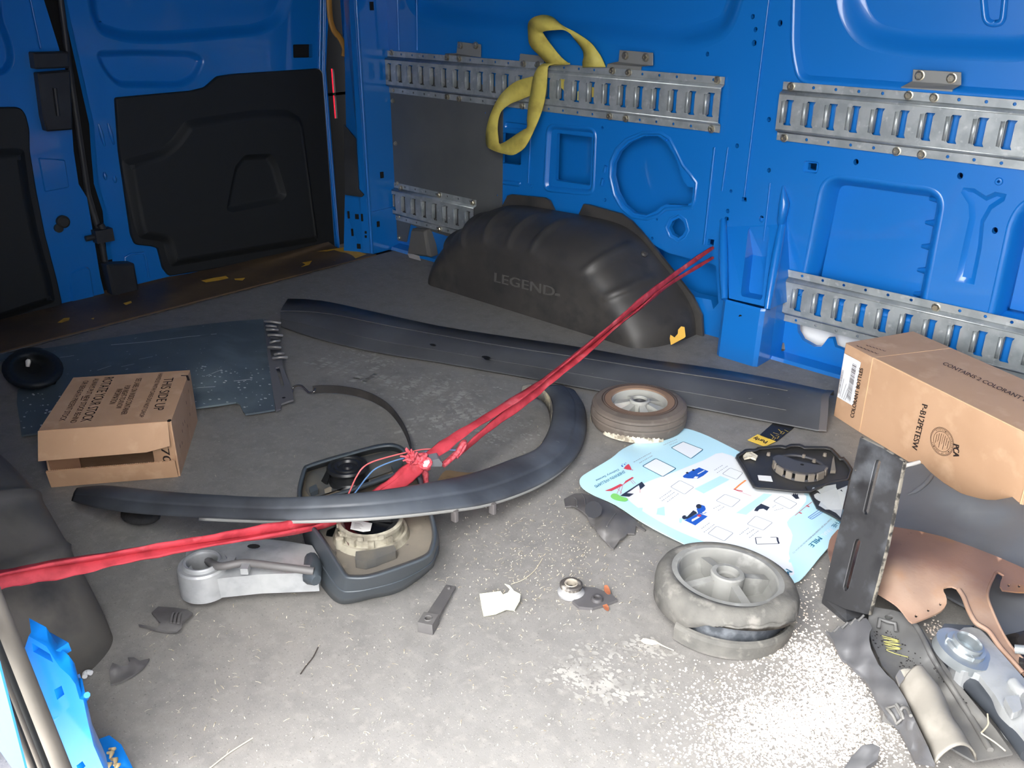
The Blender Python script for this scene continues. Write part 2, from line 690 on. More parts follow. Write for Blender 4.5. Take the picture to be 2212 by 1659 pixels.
# stepped rib between the bays
rib = Z3([(1850, 1120), (1915, 1125), (1985, 1170), (2040, 1145), (2110, 1160), (2095, 1200), (2020, 1250), (1975, 1330), (1960, 1480),
          (1915, 1700), (1800, 1680), (1840, 1500), (1885, 1300), (1880, 1220), (1835, 1150)])
pressing(rib, [(0, 0), (0.004, 0.004), (0.010, 0.008)])
# openings under the lower right track with a plain white sheet behind
opening(wl([(1721, 688), (1723, 716), (1734, 735), (1759, 749), (1774, 749), (1781, 741), (1788, 731), (1799, 731), (1804, 749), (1828, 758),
            (1885, 776), (1905, 742), (1800, 702)]))
opening(rounded(wl([(1677, 741), (1694, 740), (1696, 757), (1685, 762), (1676, 756)]), 0.003))
# soft upper pressings
pressing(rounded(wl([(868, -120), (872, 30), (960, 62), (1300, 92), (1480, 118), (1578, 84), (1612, -10), (1625, -130)]), 0.10, 10), SOFT(0.06, 0.03))
up2 = rounded(wl([(1712, -150), (1706, 110), (1722, 182), (2420, 236), (2480, -150)]), [0.01, 0.10, 0.03, 0.02, 0.01], 10)
inner2 = rounded(wl([(1790, -140), (1806, 40), (1850, 104), (1950, 128), (2240, 140), (2400, 40), (2410, -140)]), 0.09, 10)
holes.append(up2)
prof = [(0, 0), (0.003, -0.005), (0.007, -0.006), (0.012, -0.002), (0.02, 0.006)]
emb(wall, up2, prof, wf, [inner2], True, 0, 0.0)
emb(wall, inner2, [(a, 0.006 + b) for a, b in SOFT(0.05, 0.03)], wf,
    [], True)
# small bolt holes
for (x, y, r) in [(1626, 36, 5), (1632, 64, 5), (1629, 93, 6), (1685, 50, 6), (1528, 117, 5), (1661, 258, 5), (1592, 315, 5), (1661, 368, 5),
                  (1579, 413, 4), (1572, 456, 5), (1645, 473, 7), (1301, 276, 4), (1148, 402, 4), (1409, 515, 4), (1419, 474, 3),
                  (1139, 260, 3), (1440, 302, 4), (2149, 498, 6), (1849, 350, 6), (2074, 380, 6), (1331, 367, 4), (1333, 416, 4), (1307, 432, 4),
                  (1085, 423, 3)]:
    if (x, y) in ((1331, 367), (1333, 416)):
        continue
    p = W(x, y, Y0)
    opening(circle(p.x, p.z, r * 0.00105, 10, 0.92, 1.1))
p = W(1569, 478, Y0)
opening(rounded([(p.x - 0.006, p.z - 0.011), (p.x + 0.006, p.z - 0.011), (p.x + 0.006, p.z + 0.011), (p.x - 0.006, p.z + 0.011)], 0.005))
pressing(rounded(wl([(1736, 346), (1770, 350), (1766, 376), (1733, 372)]), 0.008), [(0, 0), (0.003, 0.004)],
         [wl([(1745, 352), (1763, 354), (1761, 369), (1743, 367)])])
for q in ([(1603, 426), (1613, 427), (1612, 436), (1602, 435)], [(1530, 516), (1543, 518), (1541, 531), (1528, 529)]):
    opening(wl(q))
for (x, y) in ((2158, 392),):
    p = W(x, y, Y0)
    pressing(circle(p.x, p.z, 0.008, 12), [(0, 0), (0.001, -0.004), (0.003, -0.004)], [circle(p.x, p.z, 0.003, 8)])
# window in the upper right pressing is a blind slot
slot = rounded(wl([(2098, -60), (2172, -60), (2160, 60), (2110, 60)]), 0.03, 6)
emb(wall, slot, [(0, 0.034), (0.003, 0.028), (0.008, 0.028), (0.012, 0.034), (0.016, 0.041)], wf)
clean = [h for h in holes]
wall.sheet([(-1.42, -0.02), (2.34, -0.02), (2.34, 1.56), (-1.42, 1.56)], clean, wf, None)
# folded seam, beads, bottom flange
pts = [W(1662 - i * 5.45, -10 + i * 43.5, Y0 - 0.001) for i in range(11)]
wall.tube(pts, 0.0028, 6)
for a, b, r in (((1544, 318), (1521, 528), 0.004), ((1573, 318), (1560, 412), 0.003), ((1148, 258), (1141, 395), 0.0035),
                ((1664, 395), (1650, 520), 0.003), ((900, -10), (901, 108), 0.004), ((858, -10), (862, 108), 0.004)):
    wall.tube([W(*a, Y0 + 0.001), W((a[0] + b[0]) / 2, (a[1] + b[1]) / 2, Y0), W(*b, Y0 + 0.001)], r, 8)
for a in ((1300, 400), (1306, 372)):
    wall.tube([W(a[0], a[1], Y0), W(a[0] + 3, a[1] - 14, Y0 - 0.002)], 0.005, 8)
wall.prism([(-1.18, Y0, 0.0), (-1.18, Y0, 0.016), (-1.18, -0.018, 0.010), (-1.18, -0.022, 0.0)], (1.14, 0, 0))
wall.prism([(0.24, Y0, 0.0), (0.24, Y0, 0.012), (0.24, -0.018, 0.008), (0.24, -0.022, 0.0)], (2.1, 0, 0))
# outer skin behind
wall.prism([(-1.42, 0.10, -0.05), (2.34, 0.10, -0.05), (2.34, 0.10, 1.56), (-1.42, 0.10, 1.56)], (0, 0.01, 0))
# ripples on the bay side
for k in range(5):
    a = W(2036 - k * 9, 430 + k * 52, Y0 + 0.03)
    wall.tube([a, a + Vector((-0.012, 0.012, -0.004)), a + Vector((-0.03, 0.014, -0.006))], [0.010, 0.008, 0.004], 8)
    a = W(2166 - k * 10, 500 + k * 46, Y0 + 0.02)
    wall.tube([a, a + Vector((0.012, 0.012, -0.004)), a + Vector((0.028, 0.016, 0.002))], [0.008, 0.006, 0.003], 8)
wall_right = struct('wall_right', wall, BLUE)
mb = MB()
mb.prism([(0.225, 0.06, -0.01), (0.62, 0.06, -0.01), (0.62, 0.06, 0.12), (0.225, 0.06, 0.12)], (0, 0.012, 0))
build('white_sheet', mb, PLAINWHITE, wall_right)['label'] = 'plain white sheet seen through the wall openings'

# middle pillar foot
mb = MB()
a, b, c = P(1548, 768), P(1630, 793), P(1662, 777)
zt = W(1572, 650, a.y).z
wa = Vector((0.112, Y0, 0))
wc = Vector((0.252, Y0, 0))
rings = []
plan = [wa, a + Vector((-0.004, 0.008, 0)), a + Vector((0.006, 0, 0)), b + Vector((-0.006, 0, 0)), b + Vector((0.004, 0.006, 0)), c, wc]
for z, s in ((0, 1.0), (0.01, 1.0), (zt - 0.006, 0.96), (zt, 0.93)):
    rings.append([Vector((0.18, Y0, z)) + Vector((q.x - 0.18, (q.y - Y0) * s, 0)) for q in plan])
mb.loft(rings[:3], False, (False, False), 0, False)
mb.loft(rings[2:], False, (False, False), 0, False)
top = rings[-1]
# tapering channel above the foot with its long window
f0, f1 = top[2], top[4]
u0, u1 = W(1562, 478, Y0 - 0.004), W(1686, 470, Y0 - 0.004)


def chan(s, t, d=0.0):
    p = f0.lerp(f1, s).lerp(u0.lerp(u1, s), t)
    return p + Vector((0, d, 0))


win = rounded([(0.30, 0.06), (0.82, 0.06), (0.80, 0.90), (0.42, 0.90)], 0.06)
mb.sheet([(0, 0), (1, 0), (1, 1), (0, 1)], [win], lambda s, t: chan(s, t, 0.012), None)
mb.loft([[chan(s, t, 0.012) for s, t in win], [chan(s, t, 0.05) for s, t in win]], True, (False, True), 0, True)
for s, off in ((0.0, -0.004), (1.0, 0.004)):
    mb.tube([chan(s, t) + Vector((off, -0.002 + 0.01 * t * t, 0)) for t in (0, 0.2, 0.4, 0.6, 0.8, 1.0, 1.08)],
            [0.008, 0.010, 0.011, 0.011, 0.010, 0.008, 0.004], 10)
mb.loft([[chan(0, t, 0.0) + Vector((-0.006, 0, 0)) for t in (0, 0.5, 1)], [Vector((chan(0, t).x - 0.012, Y0, chan(0, t).z)) for t in (0, 0.5, 1)]], False)
mb.loft([[chan(1, t, 0.0) + Vector((0.006, 0, 0)) for t in (0, 0.5, 1)], [Vector((chan(1, t).x + 0.014, Y0, chan(1, t).z)) for t in (0, 0.5, 1)]], False)
mb.tube([W(1692, 402, Y0), W(1694, 440, Y0 - 0.012), W(1688, 478, Y0 - 0.010), W(1684, 490, Y0)], [0.003, 0.012, 0.010, 0.004], 10)
build('pillar', mb, BLUE, wall_right)
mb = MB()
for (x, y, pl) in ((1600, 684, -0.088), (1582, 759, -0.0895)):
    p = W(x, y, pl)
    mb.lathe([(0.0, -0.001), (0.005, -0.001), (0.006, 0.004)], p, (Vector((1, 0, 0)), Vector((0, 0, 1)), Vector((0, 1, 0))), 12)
build('drain_hole_shade', mb, DARK, wall_right)  # dark discs painted in for the shade of the drain holes

# rear corner pillar
plan = [Vector(q) for q in ((-1.188, 0.03, 0), (-1.184, -0.095, 0), (-1.19, -0.106, 0), (-1.212, -0.118, 0), (-1.276, -0.150, 0), (-1.292, -0.135, 0), (-1.30, 0.03, 0))]
mb = MB()
mb.loft([[q + Vector((0, (dy if i in (4, 5) else dy * 0.15 if i == 3 else 0), z)) for i, q in enumerate(plan)] for z, dy in ((0, 0), (0.14, 0.016), (0.37, 0.044), (0.79, 0.071), (1.56, 0.11))], False, (False, False), 0, False)
mb.tube([Vector((-1.186, -0.101, z)) for z in (0.0, 0.3, 0.8, 1.5)], 0.006, 8)
mb.box((-1.19, -0.05, 0.142), (0.02, 0.11, 0.004))
pil = build('corner_pillar', mb, BLUE, wall_right)
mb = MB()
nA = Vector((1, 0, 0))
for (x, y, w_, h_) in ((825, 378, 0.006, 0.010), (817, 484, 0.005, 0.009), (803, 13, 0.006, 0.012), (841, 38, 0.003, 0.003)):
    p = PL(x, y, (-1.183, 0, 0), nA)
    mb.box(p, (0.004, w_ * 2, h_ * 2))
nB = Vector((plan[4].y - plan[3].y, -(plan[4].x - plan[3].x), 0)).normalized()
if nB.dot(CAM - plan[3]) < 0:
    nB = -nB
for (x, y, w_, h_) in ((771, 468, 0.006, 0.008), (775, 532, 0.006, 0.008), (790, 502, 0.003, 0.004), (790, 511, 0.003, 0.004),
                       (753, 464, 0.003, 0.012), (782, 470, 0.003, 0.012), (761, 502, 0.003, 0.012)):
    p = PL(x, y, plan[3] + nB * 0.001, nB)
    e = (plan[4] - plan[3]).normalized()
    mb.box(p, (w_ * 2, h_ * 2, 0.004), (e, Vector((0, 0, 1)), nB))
build('pressed_hole_shade', mb, DARK, wall_right)  # dark boxes stand in for the shade inside the pillar holes
mb = MB()
q = [PL(x, y, plan[3] + nB * 0.006, nB) for x, y in ((744, 268), (770, 300), (776, 408), (787, 420), (783, 425), (747, 420))]
mb.prism(q, nB * 0.006)
build('black_cover', mb, BLACKPLASTIC, wall_right)['label'] = 'black plastic cover on the corner pillar'

# ------------------------------------------------------------------ rear doors
XD = -1.42
dq = lambda px, py: (XP(px, py, XD).y, XP(px, py, XD).z)
dl = lambda pts: [dq(*p) for p in pts]
Z1 = lambda pts: dl([(a * 0.36166, b * 0.36166) for a, b in pts])
df = lambda u, v, d=0.0: Vector((XD - d, u, v))
d1 = MB()
hs = []
slot = rounded(Z1([(1750, 266), (1866, 264), (1866, 344), (1752, 346)]), 0.004)
hs.append(slot)
d1.loft([[df(u, v) for u, v in slot], [df(u, v, 0.02) for u, v in slot]], True, (False, True), 0, True)
r1 = rounded(Z1([(500, -140), (535, 110), (590, 210), (760, 262), (1000, 266), (1560, 216), (1700, 150), (1800, -140)]), 0.06, 8)
hs.append(r1)
emb(d1, r1, SOFT(0.035, 0.022), df)
r2 = rounded(Z1([(560, 300), (605, 420), (700, 528), (1090, 528), (1180, 478), (1236, 350), (1150, 300), (800, 292)]), 0.035, 8)
hs.append(r2)
emb(d1, r2, SOFT(0.02, 0.016), df)
out = dl([(203, 270), (207, 330), (213, 400), (232, 460), (240, 545), (252, 625), (362, 598), (722, 540), (734, 530), (716, 300), (704, 150), (711, 0)])
out = [(dq(143, 0)[0] - 0.0, 1.5), dq(143, 0)] + out + [(out[-1][0], 1.5)]
d1.sheet(out, hs, df, None)
d1.sheet(out, [], lambda u, v: df(u, v, 0.03), None)
for k, (x0, x1) in enumerate(((690, 706), (697, 714))):
    d1.tube([XP(x0 + 3, -10, XD + 0.002), XP(x0, 150, XD + 0.002), XP(x0 + 12, 300, XD + 0.002), XP(x0 + 33, 535, XD + 0.002)], 0.006, 8)
for (a, b) in (((213, 268), (226, 315)), ((233, 266), (246, 312)), ((225, 372), (229, 388)), ((247, 380), (249, 394))):
    d1.tube([XP(*a, XD), XP((a[0] + b[0]) / 2, (a[1] + b[1]) / 2, XD + 0.004), XP(*b, XD)], [0.003, 0.006, 0.003], 8)
d1.tube([XP(x, y, XD + 0.001) for x, y in ((272, 580), (270, 556), (282, 549), (310, 546), (315, 560), (322, 600))], 0.0035, 6)
door_1 = struct('door_1', d1, BLUE)
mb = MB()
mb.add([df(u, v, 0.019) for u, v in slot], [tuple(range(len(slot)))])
build('handle_recess_shade', mb, DARK, door_1)  # dark sheet caps the slot, painting in the shade of its inside
tp = MB()
pan = rounded(Z1([(680, 582), (1130, 541), (1215, 522), (1290, 455), (1400, 440), (1895, 408), (1915, 430), (1990, 1480), (1000, 1645), (965, 1600), (935, 1480),
                  (890, 1466), (800, 1458), (775, 1400), (702, 900)]), 0.008)
rs = rounded(Z1([(712, 955), (930, 895), (1010, 830), (1090, 720), (1180, 700), (1500, 655), (1700, 650), (1780, 700), (1800, 760), (1890, 1440), (1010, 1590),
                 (985, 1540), (960, 1440), (890, 1430), (820, 1420), (790, 1350)]), 0.012)
pk = rounded(Z1([(1318, 1250), (1370, 985), (1430, 915), (1590, 908), (1632, 980), (1685, 1160), (1640, 1205), (1360, 1262)]), 0.012)
tp.loft([[df(u, v, 0.0) for u, v in pan], [df(u, v, -0.010) for u, v in pan], [df(u, v, -0.012) for u, v in inset(pan, 0.003)]], True)
tp.sheet(inset(pan, 0.003), [rs], lambda u, v: df(u, v, -0.012), None)
prof = [(0, -0.012), (0.006, -0.015), (0.014, -0.024), (0.022, -0.030), (0.028, -0.031)]
emb(tp, rs, prof, df, [pk], True, 0, 0.0)
emb(tp, pk, [(0, -0.031), (0.003, -0.029), (0.012, -0.018), (0.016, -0.014), (0.022, -0.013)], df)
build('trim_panel', tp, TRIMBLACK, door_1)['label'] = 'black moulded trim panel of the rear door'
mb = MB()
mb.tube(smooth_open([tuple(XP(x, y, -1.37)) for x, y in ((709, -40), (711, 5), (714, 42), (722, 66), (736, 84), (744, 105), (742, 122))], 5), 0.011, 8, squash=0.45, upv=(1, 0, 0))
build('check_strap', mb, mat('ochre_strap', (176, 130, 62), 0.5), door_1)['label'] = 'ochre metal door check strap'

d2 = MB()
out2 = dl([(140, 145), (156, 282), (159, 326), (170, 398), (188, 427), (195, 467), (217, 600), (231, 655), (125, 678), (0, 712)])
rr = rounded(dl([(-60, -40), (2, -30), (8, 45), (26, 85), (34, 130), (20, 160), (-60, 175)]), 0.02)
out2 = [(-1.70, 1.5), (dq(95, 0)[0], 1.5), dq(95, 0)] + out2 + [(-1.70, 0.0)]
d2.sheet(out2, [rr], df, None)
emb(d2, rr, SOFT(0.015, 0.02), df)
d2.sheet(out2, [], lambda u, v: df(u, v, 0.03), None)
for (a, b, cxx, dd) in (((82, 340), (140, 345), (150, 405), (96, 415)),):
    q = rounded(dl([a, b, cxx, dd]), 0.006)
    d2.loft([[df(u, v) for u, v in q], [df(u, v, -0.003) for u, v in inset(q, 0.003)]], True, (False, True))
q = rounded(dl([(148, 590), (184, 574), (194, 580), (206, 655), (156, 665)]), 0.012)
d2.loft([[df(u, v) for u, v in q], [df(u, v, -0.004) for u, v in inset(q, 0.004)]], True, (False, True))
d2.tube([XP(x, y, XD + 0.002) for x, y in ((62, -20), (88, 105))], 0.003, 6)
door_2 = struct('door_2', d2, BLUE)
tp = MB()
pan = rounded(dl([(-200, 232), (40, 231), (52, 246), (60, 278), (61, 325), (76, 416), (94, 506), (119, 600), (131, 655), (126, 674), (0, 708), (-200, 760)]), 0.012)
tp.loft([[df(u, v, 0.0) for u, v in pan], [df(u, v, -0.010) for u, v in pan], [df(u, v, -0.012) for u, v in inset(pan, 0.003)]], True)
rs = rounded(dl([(-190, 330), (30, 318), (48, 322), (62, 420), (80, 506), (106, 600), (116, 650), (0, 690), (-190, 740)]), 0.012)
tp.sheet(inset(pan, 0.003), [rs], lambda u, v: df(u, v, -0.012), None)
emb(tp, rs, prof, df)
build('trim_panel', tp, TRIMBLACK, door_2)
# lock hardware between the doors
mb = MB()
for q, t in (([(61, 112), (137, 110), (140, 145), (66, 148)], 0.03), ([(72, 156), (143, 150), (148, 278), (92, 282), (84, 250)], 0.025)):
    o_ = rounded(dl(q), 0.004)
    mb.loft([[df(u, v) for u, v in o_], [df(u, v, -t) for u, v in o_], [df(u, v, -t - 0.003) for u, v in inset(o_, 0.004)]], True, (False, True), 0, False)
mb.tube([XP(118, 190, XD + 0.03), XP(126, 250, XD + 0.03)], 0.006, 8)
build('lock_housing', mb, BLACKPLASTIC, door_2)
mb = MB()
c_ = XP(134, 478, XD)
mb.lathe([(0.017, 0), (0.017, 0.012), (0.012, 0.016), (0.0, 0.016)], c_, (Vector((0, 1, 0)), Vector((0, 0, 1)), Vector((1, 0, 0))), 20)
c2 = c_ + Vector((0.0, -0.014, -0.016))
mb.lathe([(0.012, 0), (0.012, 0.008), (0.0, 0.010)], c2, (Vector((0, 1, 0)), Vector((0, 0, 1)), Vector((1, 0, 0))), 16)
build('rubber_stop', mb, SEALDARK, door_2)
mb = MB()
mb.tube([XP(x, y, XD - 0.01) for x, y in ((128, -20), (150, 150), (172, 300), (190, 420), (214, 500), (232, 590))], 0.009, 8)
mb.tube([XP(x, y, XD + 0.012) for x, y in ((185, 516), (202, 512), (214, 508))], 0.008, 8)
mb.box(XP(222, 508, XD + 0.014), (0.03, 0.05, 0.036))
mb.tube([XP(216, 484, XD + 0.01), XP(226, 500, XD + 0.012)], 0.010, 8)
build('lock_rod', mb, BLACKPLASTIC, door_2)
mb = MB()
q = rounded(dl([(217, 566), (277, 563), (289, 632), (252, 646), (232, 634)]), 0.006)
mb.loft([[df(u, v, 0) for u, v in q], [df(u, v, -0.035) for u, v in q], [df(u, v, -0.04) for u, v in inset(q, 0.006)]], True, (False, True), 0, False)
build('lower_lock_cover', mb, BLACKPLASTIC, door_1)
# dark backing behind the gap, right jamb with a slit where the tail lamp shows through
mb = MB()
mb.prism([(-1.452, -1.0, -0.03), (-1.452, -0.80, -0.03), (-1.452, -0.80, 1.5), (-1.452, -1.0, 1.5)], (-0.01, 0, 0))
lz = sorted([XP(720, 148, -1.455).z, XP(722, 200, -1.455).z, XP(722, 206, -1.455).z, XP(723, 256, -1.455).z])
yl, yr = -0.075, 0.12
for z0, z1 in ((-0.05, lz[0]), (lz[1], lz[2]), (lz[3], 1.56)):
    mb.prism([(-1.452, yl - 0.02, z0), (-1.452, yr, z0), (-1.452, yr, z1), (-1.452, yl - 0.02, z1)], (-0.01, 0, 0))
mb.prism([(-1.452, XP(716, 200, -1.455).y - 0.05, lz[0]), (-1.452, XP(718, 200, -1.455).y, lz[0]), (-1.452, XP(718, 200, -1.455).y, lz[3]), (-1.452, XP(716, 200, -1.455).y - 0.05, lz[3])], (-0.01, 0, 0))
mb.prism([(-1.452, XP(724, 200, -1.455).y, lz[0]), (-1.452, yr, lz[0]), (-1.452, yr, lz[3]), (-1.452, XP(724, 200, -1.455).y, lz[3])], (-0.01, 0, 0))
mb.prism([(-1.452, YN - 0.05, 1.48), (-1.452, 0.12, 1.48), (-1.452, 0.12, 1.6), (-1.452, YN - 0.05, 1.6)], (-0.01, 0, 0))
mb.prism([(-1.452, YN - 0.05, -0.05), (-1.452, -1.66, -0.05), (-1.452, -1.66, 1.6), (-1.452, YN - 0.05, 1.6)], (-0.01, 0, 0))
mb.prism([(-1.446, YN, -0.05), (-1.446, -0.06, -0.05), (-1.446, -0.06, 0.09), (-1.446, YN, 0.09)], (-0.004, 0, 0))  # added strip behind the door bottoms, keeps light from leaking in
wall_back = struct('wall_back', mb, DARK)
RED = mat('red_lens', (225, 20, 45), 0.2)
b_ = RED.node_tree.nodes['Principled BSDF']
b_.inputs['Transmission Weight'].default_value = 0.9
mb = MB()
mb.prism([(-1.47, XP(714, 200, -1.47).y, lz[0] - 0.02), (-1.47, XP(728, 200, -1.47).y, lz[0] - 0.02), (-1.47, XP(728, 200, -1.47).y, lz[3] + 0.02), (-1.47, XP(714, 200, -1.47).y, lz[3] + 0.02)], (-0.006, 0, 0))
solo('tail_lamp', 'red tail lamp lens glowing through the slit beside the rear door', 'lamp', mb, RED, (-1.47, -0.05, lz[0]))

# ------------------------------------------------------------------ worn sill in front of the rear doors
mb = MB()
mb.prism([(-1.46, YN + 0.04, -0.02), (-1.163, YN + 0.04, -0.02), (-1.163, -0.10, -0.02), (-1.29, -0.15, -0.02), (-1.46, -0.10, -0.02)], (0, 0, 0.024))
sill = struct('trim_1', mb, SILL)
mb = MB()
for q in ([(683, 543), (745, 534), (792, 549), (768, 558), (760, 551), (748, 546), (735, 544), (722, 540), (706, 543)],
          [(434, 606), (462, 600), (488, 596), (494, 601), (472, 606), (445, 610)], [(506, 602), (530, 600), (524, 606), (508, 605)],
          [(652, 567), (674, 563), (668, 572), (650, 577), (660, 571)], [(124, 697), (138, 687), (151, 686), (149, 692), (133, 697)],
          [(266, 655), (283, 650), (285, 654), (272, 659)], [(196, 688), (204, 686), (202, 690)]):
    mb.add([P(x, y, 0.0052) for x, y in q], [tuple(range(len(q)))])
build('yellow_paint', mb, YELLOWPAINT, sill)['label'] = 'patches of yellow paint left on the worn sill'
mb = MB()
pts = []
for i in range(40):
    t = i / 39
    pts.append(P(-60 + 822 * t, 782.5 - 217.5 * t, 0.0055) + Vector((0.002 * math.sin(i * 2.1), 0, 0)))
polyline(mb, pts, 0.005, (0, 0, 1), False)
build('sill_edge', mb, mat('ochre_edge', (120, 92, 52), 0.6, 0, 0, var=((60, 50, 40), 40, 0.45, 0.55)), sill)
mb = MB()
mb.prism([(-1.5, YN - 0.05, -0.03), (XF, YN - 0.05, -0.03), (XF, 0.12, -0.03), (-1.5, 0.12, -0.03)], (0, 0, -0.01))
build('light_leak_plate', mb, DARK, wall_back)  # added unseen plate below the floor, blocks light leaks
# ------------------------------------------------------------------ cargo tracks on the wall
PITCH = 0.0508


def bolt(mb, p, ax=None, r=0.0075, mi=0):
    ax = ax or (Vector((1, 0, 0)), Vector((0, 0, 1)), Vector((0, -1, 0)))
    mb.lathe([(r * 1.25, 0), (r * 1.25, 0.0015), (r, 0.002)], p, ax, 14, mi, 'flat')
    mb.lathe([(r, 0.002), (r, 0.0055), (r * 0.8, 0.007), (r * 0.35, 0.007), (r * 0.3, 0.0055), (0, 0.0055)], p, ax, 6, mi, 'flat')


def cargo_track(label, x0, n, zc, xl, xr, bolts, group=None):
    t = thing('cargo_track', label, 'rail', (x0, 0, zc), group)
    mb = MB()
    H0, H1 = 0.0375, 0.0635
    hs = []
    for i in range(n):
        x = x0 + i * PITCH
        if x > xr - 0.01:
            break
        hs.append([(x - 0.009, zc - 0.024), (x - 0.009, zc + 0.024), (x - 0.006, zc + 0.0275), (x + 0.0115, zc + 0.0275), (x + 0.008, zc + 0.021),
                   (x + 0.008, zc - 0.021), (x + 0.0115, zc - 0.0275), (x - 0.006, zc - 0.0275)])
    fc = lambda u, v: Vector((u, 0.0, v))
    mb.sheet([(xl, zc - H0), (xr, zc - H0), (xr, zc + H0), (xl, zc + H0)], [h for h in hs if h[0][0] > xl], fc)
    for s in (1, -1):
        mb.loft([[Vector((xl, a, zc + s * b)) for a, b in ((0, H0), (0.001, H0 + 0.003), (0.010, H0 + 0.006), (0.0125, H0 + 0.009))],
                 [Vector((xr, a, zc + s * b)) for a, b in ((0, H0), (0.001, H0 + 0.003), (0.010, H0 + 0.006), (0.0125, H0 + 0.009))]], False)
        hh = []
        x = x0 - PITCH / 2 if False else x0
        for i in range(-1, n + 1):
            x = x0 + i * PITCH - 0.004
            if xl + 0.01 < x < xr - 0.01:
                hh.append(circle(x, zc + s * 0.0555, 0.0036, 8))
        z0, z1 = sorted((zc + s * (H0 + 0.009), zc + s * H1))
        mb.sheet([(xl, z0), (xr, z0), (xr, z1), (xl, z1)], hh, lambda u, v: Vector((u, 0.0125, v)))
    for h in hs:                                   # rolled edge on the left of every slot
        x = h[0][0] + 0.009
        prof = [(-0.0175, 0.0), (-0.0155, -0.0012), (-0.013, -0.0015), (-0.0105, 0.0), (-0.009, 0.003), (-0.0085, 0.0075), (-0.009, 0.011)]
        mb.loft([[Vector((x + a, b, zc - 0.0235)) for a, b in prof], [Vector((x + a, b, zc + 0.0235)) for a, b in prof]], False)
        for s in (-1, 1):
            mb.add([Vector((x - 0.0175, 0, zc + s * 0.0235)), Vector((x - 0.0105, 0, zc + s * 0.0265)), Vector((x - 0.0085, 0.0075, zc + s * 0.0235)),
                    Vector((x - 0.013, -0.0015, zc + s * 0.0235))], [(0, 1, 2, 3)], 0, True)
    build('track_body', mb, GALV, t, solid=0.0022, soff=0)
    for (px, py) in bolts:
        b = MB()
        bolt(b, W(px, py, 0.011))
        build('bolt', b, ZINC, t)
    return t


cargo_track('long galvanised cargo track with yellow strap threaded over it', -23 * PITCH, 24, 0.5767, -23 * PITCH - 0.02, 0.0255,
            [(966, 124), (992, 127), (1131, 138), (1162, 140), (1323, 153), (1358, 157), (1550, 173), (967, 209), (992, 213), (1128, 229), (1317, 251), (1352, 256), (1537, 279), (846, 114)])
cargo_track('upper galvanised cargo track at the right edge with one grey bracket above', 0.1997, 12, 0.5768, 0.1997 - 0.0254, 0.1997 + 12 * PITCH - 0.02,
            [(1709, 187), (1963, 206), (2018, 211), (1694, 298), (1937, 327), (1991, 334)])
cargo_track('lower galvanised cargo track running behind the large cardboard box', 0.2343, 13, 0.1563, 0.2343 - 0.0254, 0.2343 + 12.5 * PITCH,
            [(1691, 588), (1674, 684), (2022, 664)])
cargo_track('short dusty cargo track low on the grey steel plate', -1.179, 8, 0.1609, -1.179 - 0.022, -1.179 + 7 * PITCH + 0.024,
            [(949, 421), (1022, 438), (950, 495), (866, 406)])
# grey steel plate
pt = thing('steel_plate', 'grey painted steel plate screwed to the wall behind the tracks', 'plate', (-1.0, 0.016, 0.1))
mb = MB()
pq = lambda x, y: (W(x, y, 0.0145).x, W(x, y, 0.0145).z)
q = [pq(836, 150), pq(1086, 190), pq(1084, 470), pq(1000, 520), pq(900, 490), pq(886, 484), pq(878, 523), pq(858, 519)]
mb.sheet(q, [circle(*pq(1074, 422), 0.003, 8), circle(*pq(1048, 244), 0.003, 8)], lambda u, v: Vector((u, 0.0145, v)), None, thick=lambda u, v: Vector((u, 0.0175, v)))
build('plate', mb, GREYSTEEL, pt)
for (x, y) in ((851, 195), (849, 218), (855, 310), (859, 397), (864, 468), (864, 514)):
    b = MB()
    bolt(b, W(x, y, 0.0144), r=0.006)
    build('screw', b, ZINC, pt)
# offset brackets above the tracks
for lab, x0, x1, yb, xa, xb2, yt, bs in (
        ('grey offset bracket bolted above the track, nearest the rear doors', 955, 1012, 118, 988, 1038, 98, [(995, 98), (1028, 98)]),
        ('low grey bracket half hidden beside the yellow strap', 1118, 1172, 124, 1122, 1172, 122, []),
        ('grey offset bracket above the track, right of the yellow strap', 1306, 1382, 140, 1338, 1410, 116, [(1351, 120), (1395, 124)]),
        ('bright grey offset bracket above the upper right cargo track', 1940, 2054, 190, 1972, 2076, 158, [(1987, 163), (2056, 169)])):
    t = thing('offset_bracket', lab, 'bracket', W((x0 + x1) / 2, yb, 0.016), None)
    mb = MB()
    lo = [W(x0, yb + 22, 0.0135), W(x1, yb + 27, 0.0135)]
    l2 = [W(x0 + 6, yb - 2, 0.0135), W(x1 + 4, yb + 4, 0.0135)]
    m1 = [W(xa - 4, (yb + yt) / 2 + 6, 0.012), W(xb2 - 8, (yb + yt) / 2 + 10, 0.012)]
    h1 = [W(xa, yt - 8, -0.004), W(xb2, yt - 2, -0.004)]
    m0 = [W(xa - 2, yt + 18, -0.004), W(xb2, yt + 26, -0.004)]
    if not bs:
        m0 = [W(xa, yt, 0.013), W(xb2, yt + 6, 0.013)]
        h1 = [W(xa + 2, yt - 6, 0.013), W(xb2, yt - 1, 0.013)]
    mb.loft([lo, l2, m0, h1], False, (False, False), 0, False)
    build('bracket_plate', mb, mat('bracket_grey', (134, 135, 134), 0.5, 0.2) if 'bracket_grey' not in bpy.data.materials else bpy.data.materials['bracket_grey'], t, solid=0.003, bevel=0.001)
    for (x, y) in bs:
        b = MB()
        bolt(b, W(x, y, -0.0055), r=0.008)
        build('bolt', b, ZINC, t)
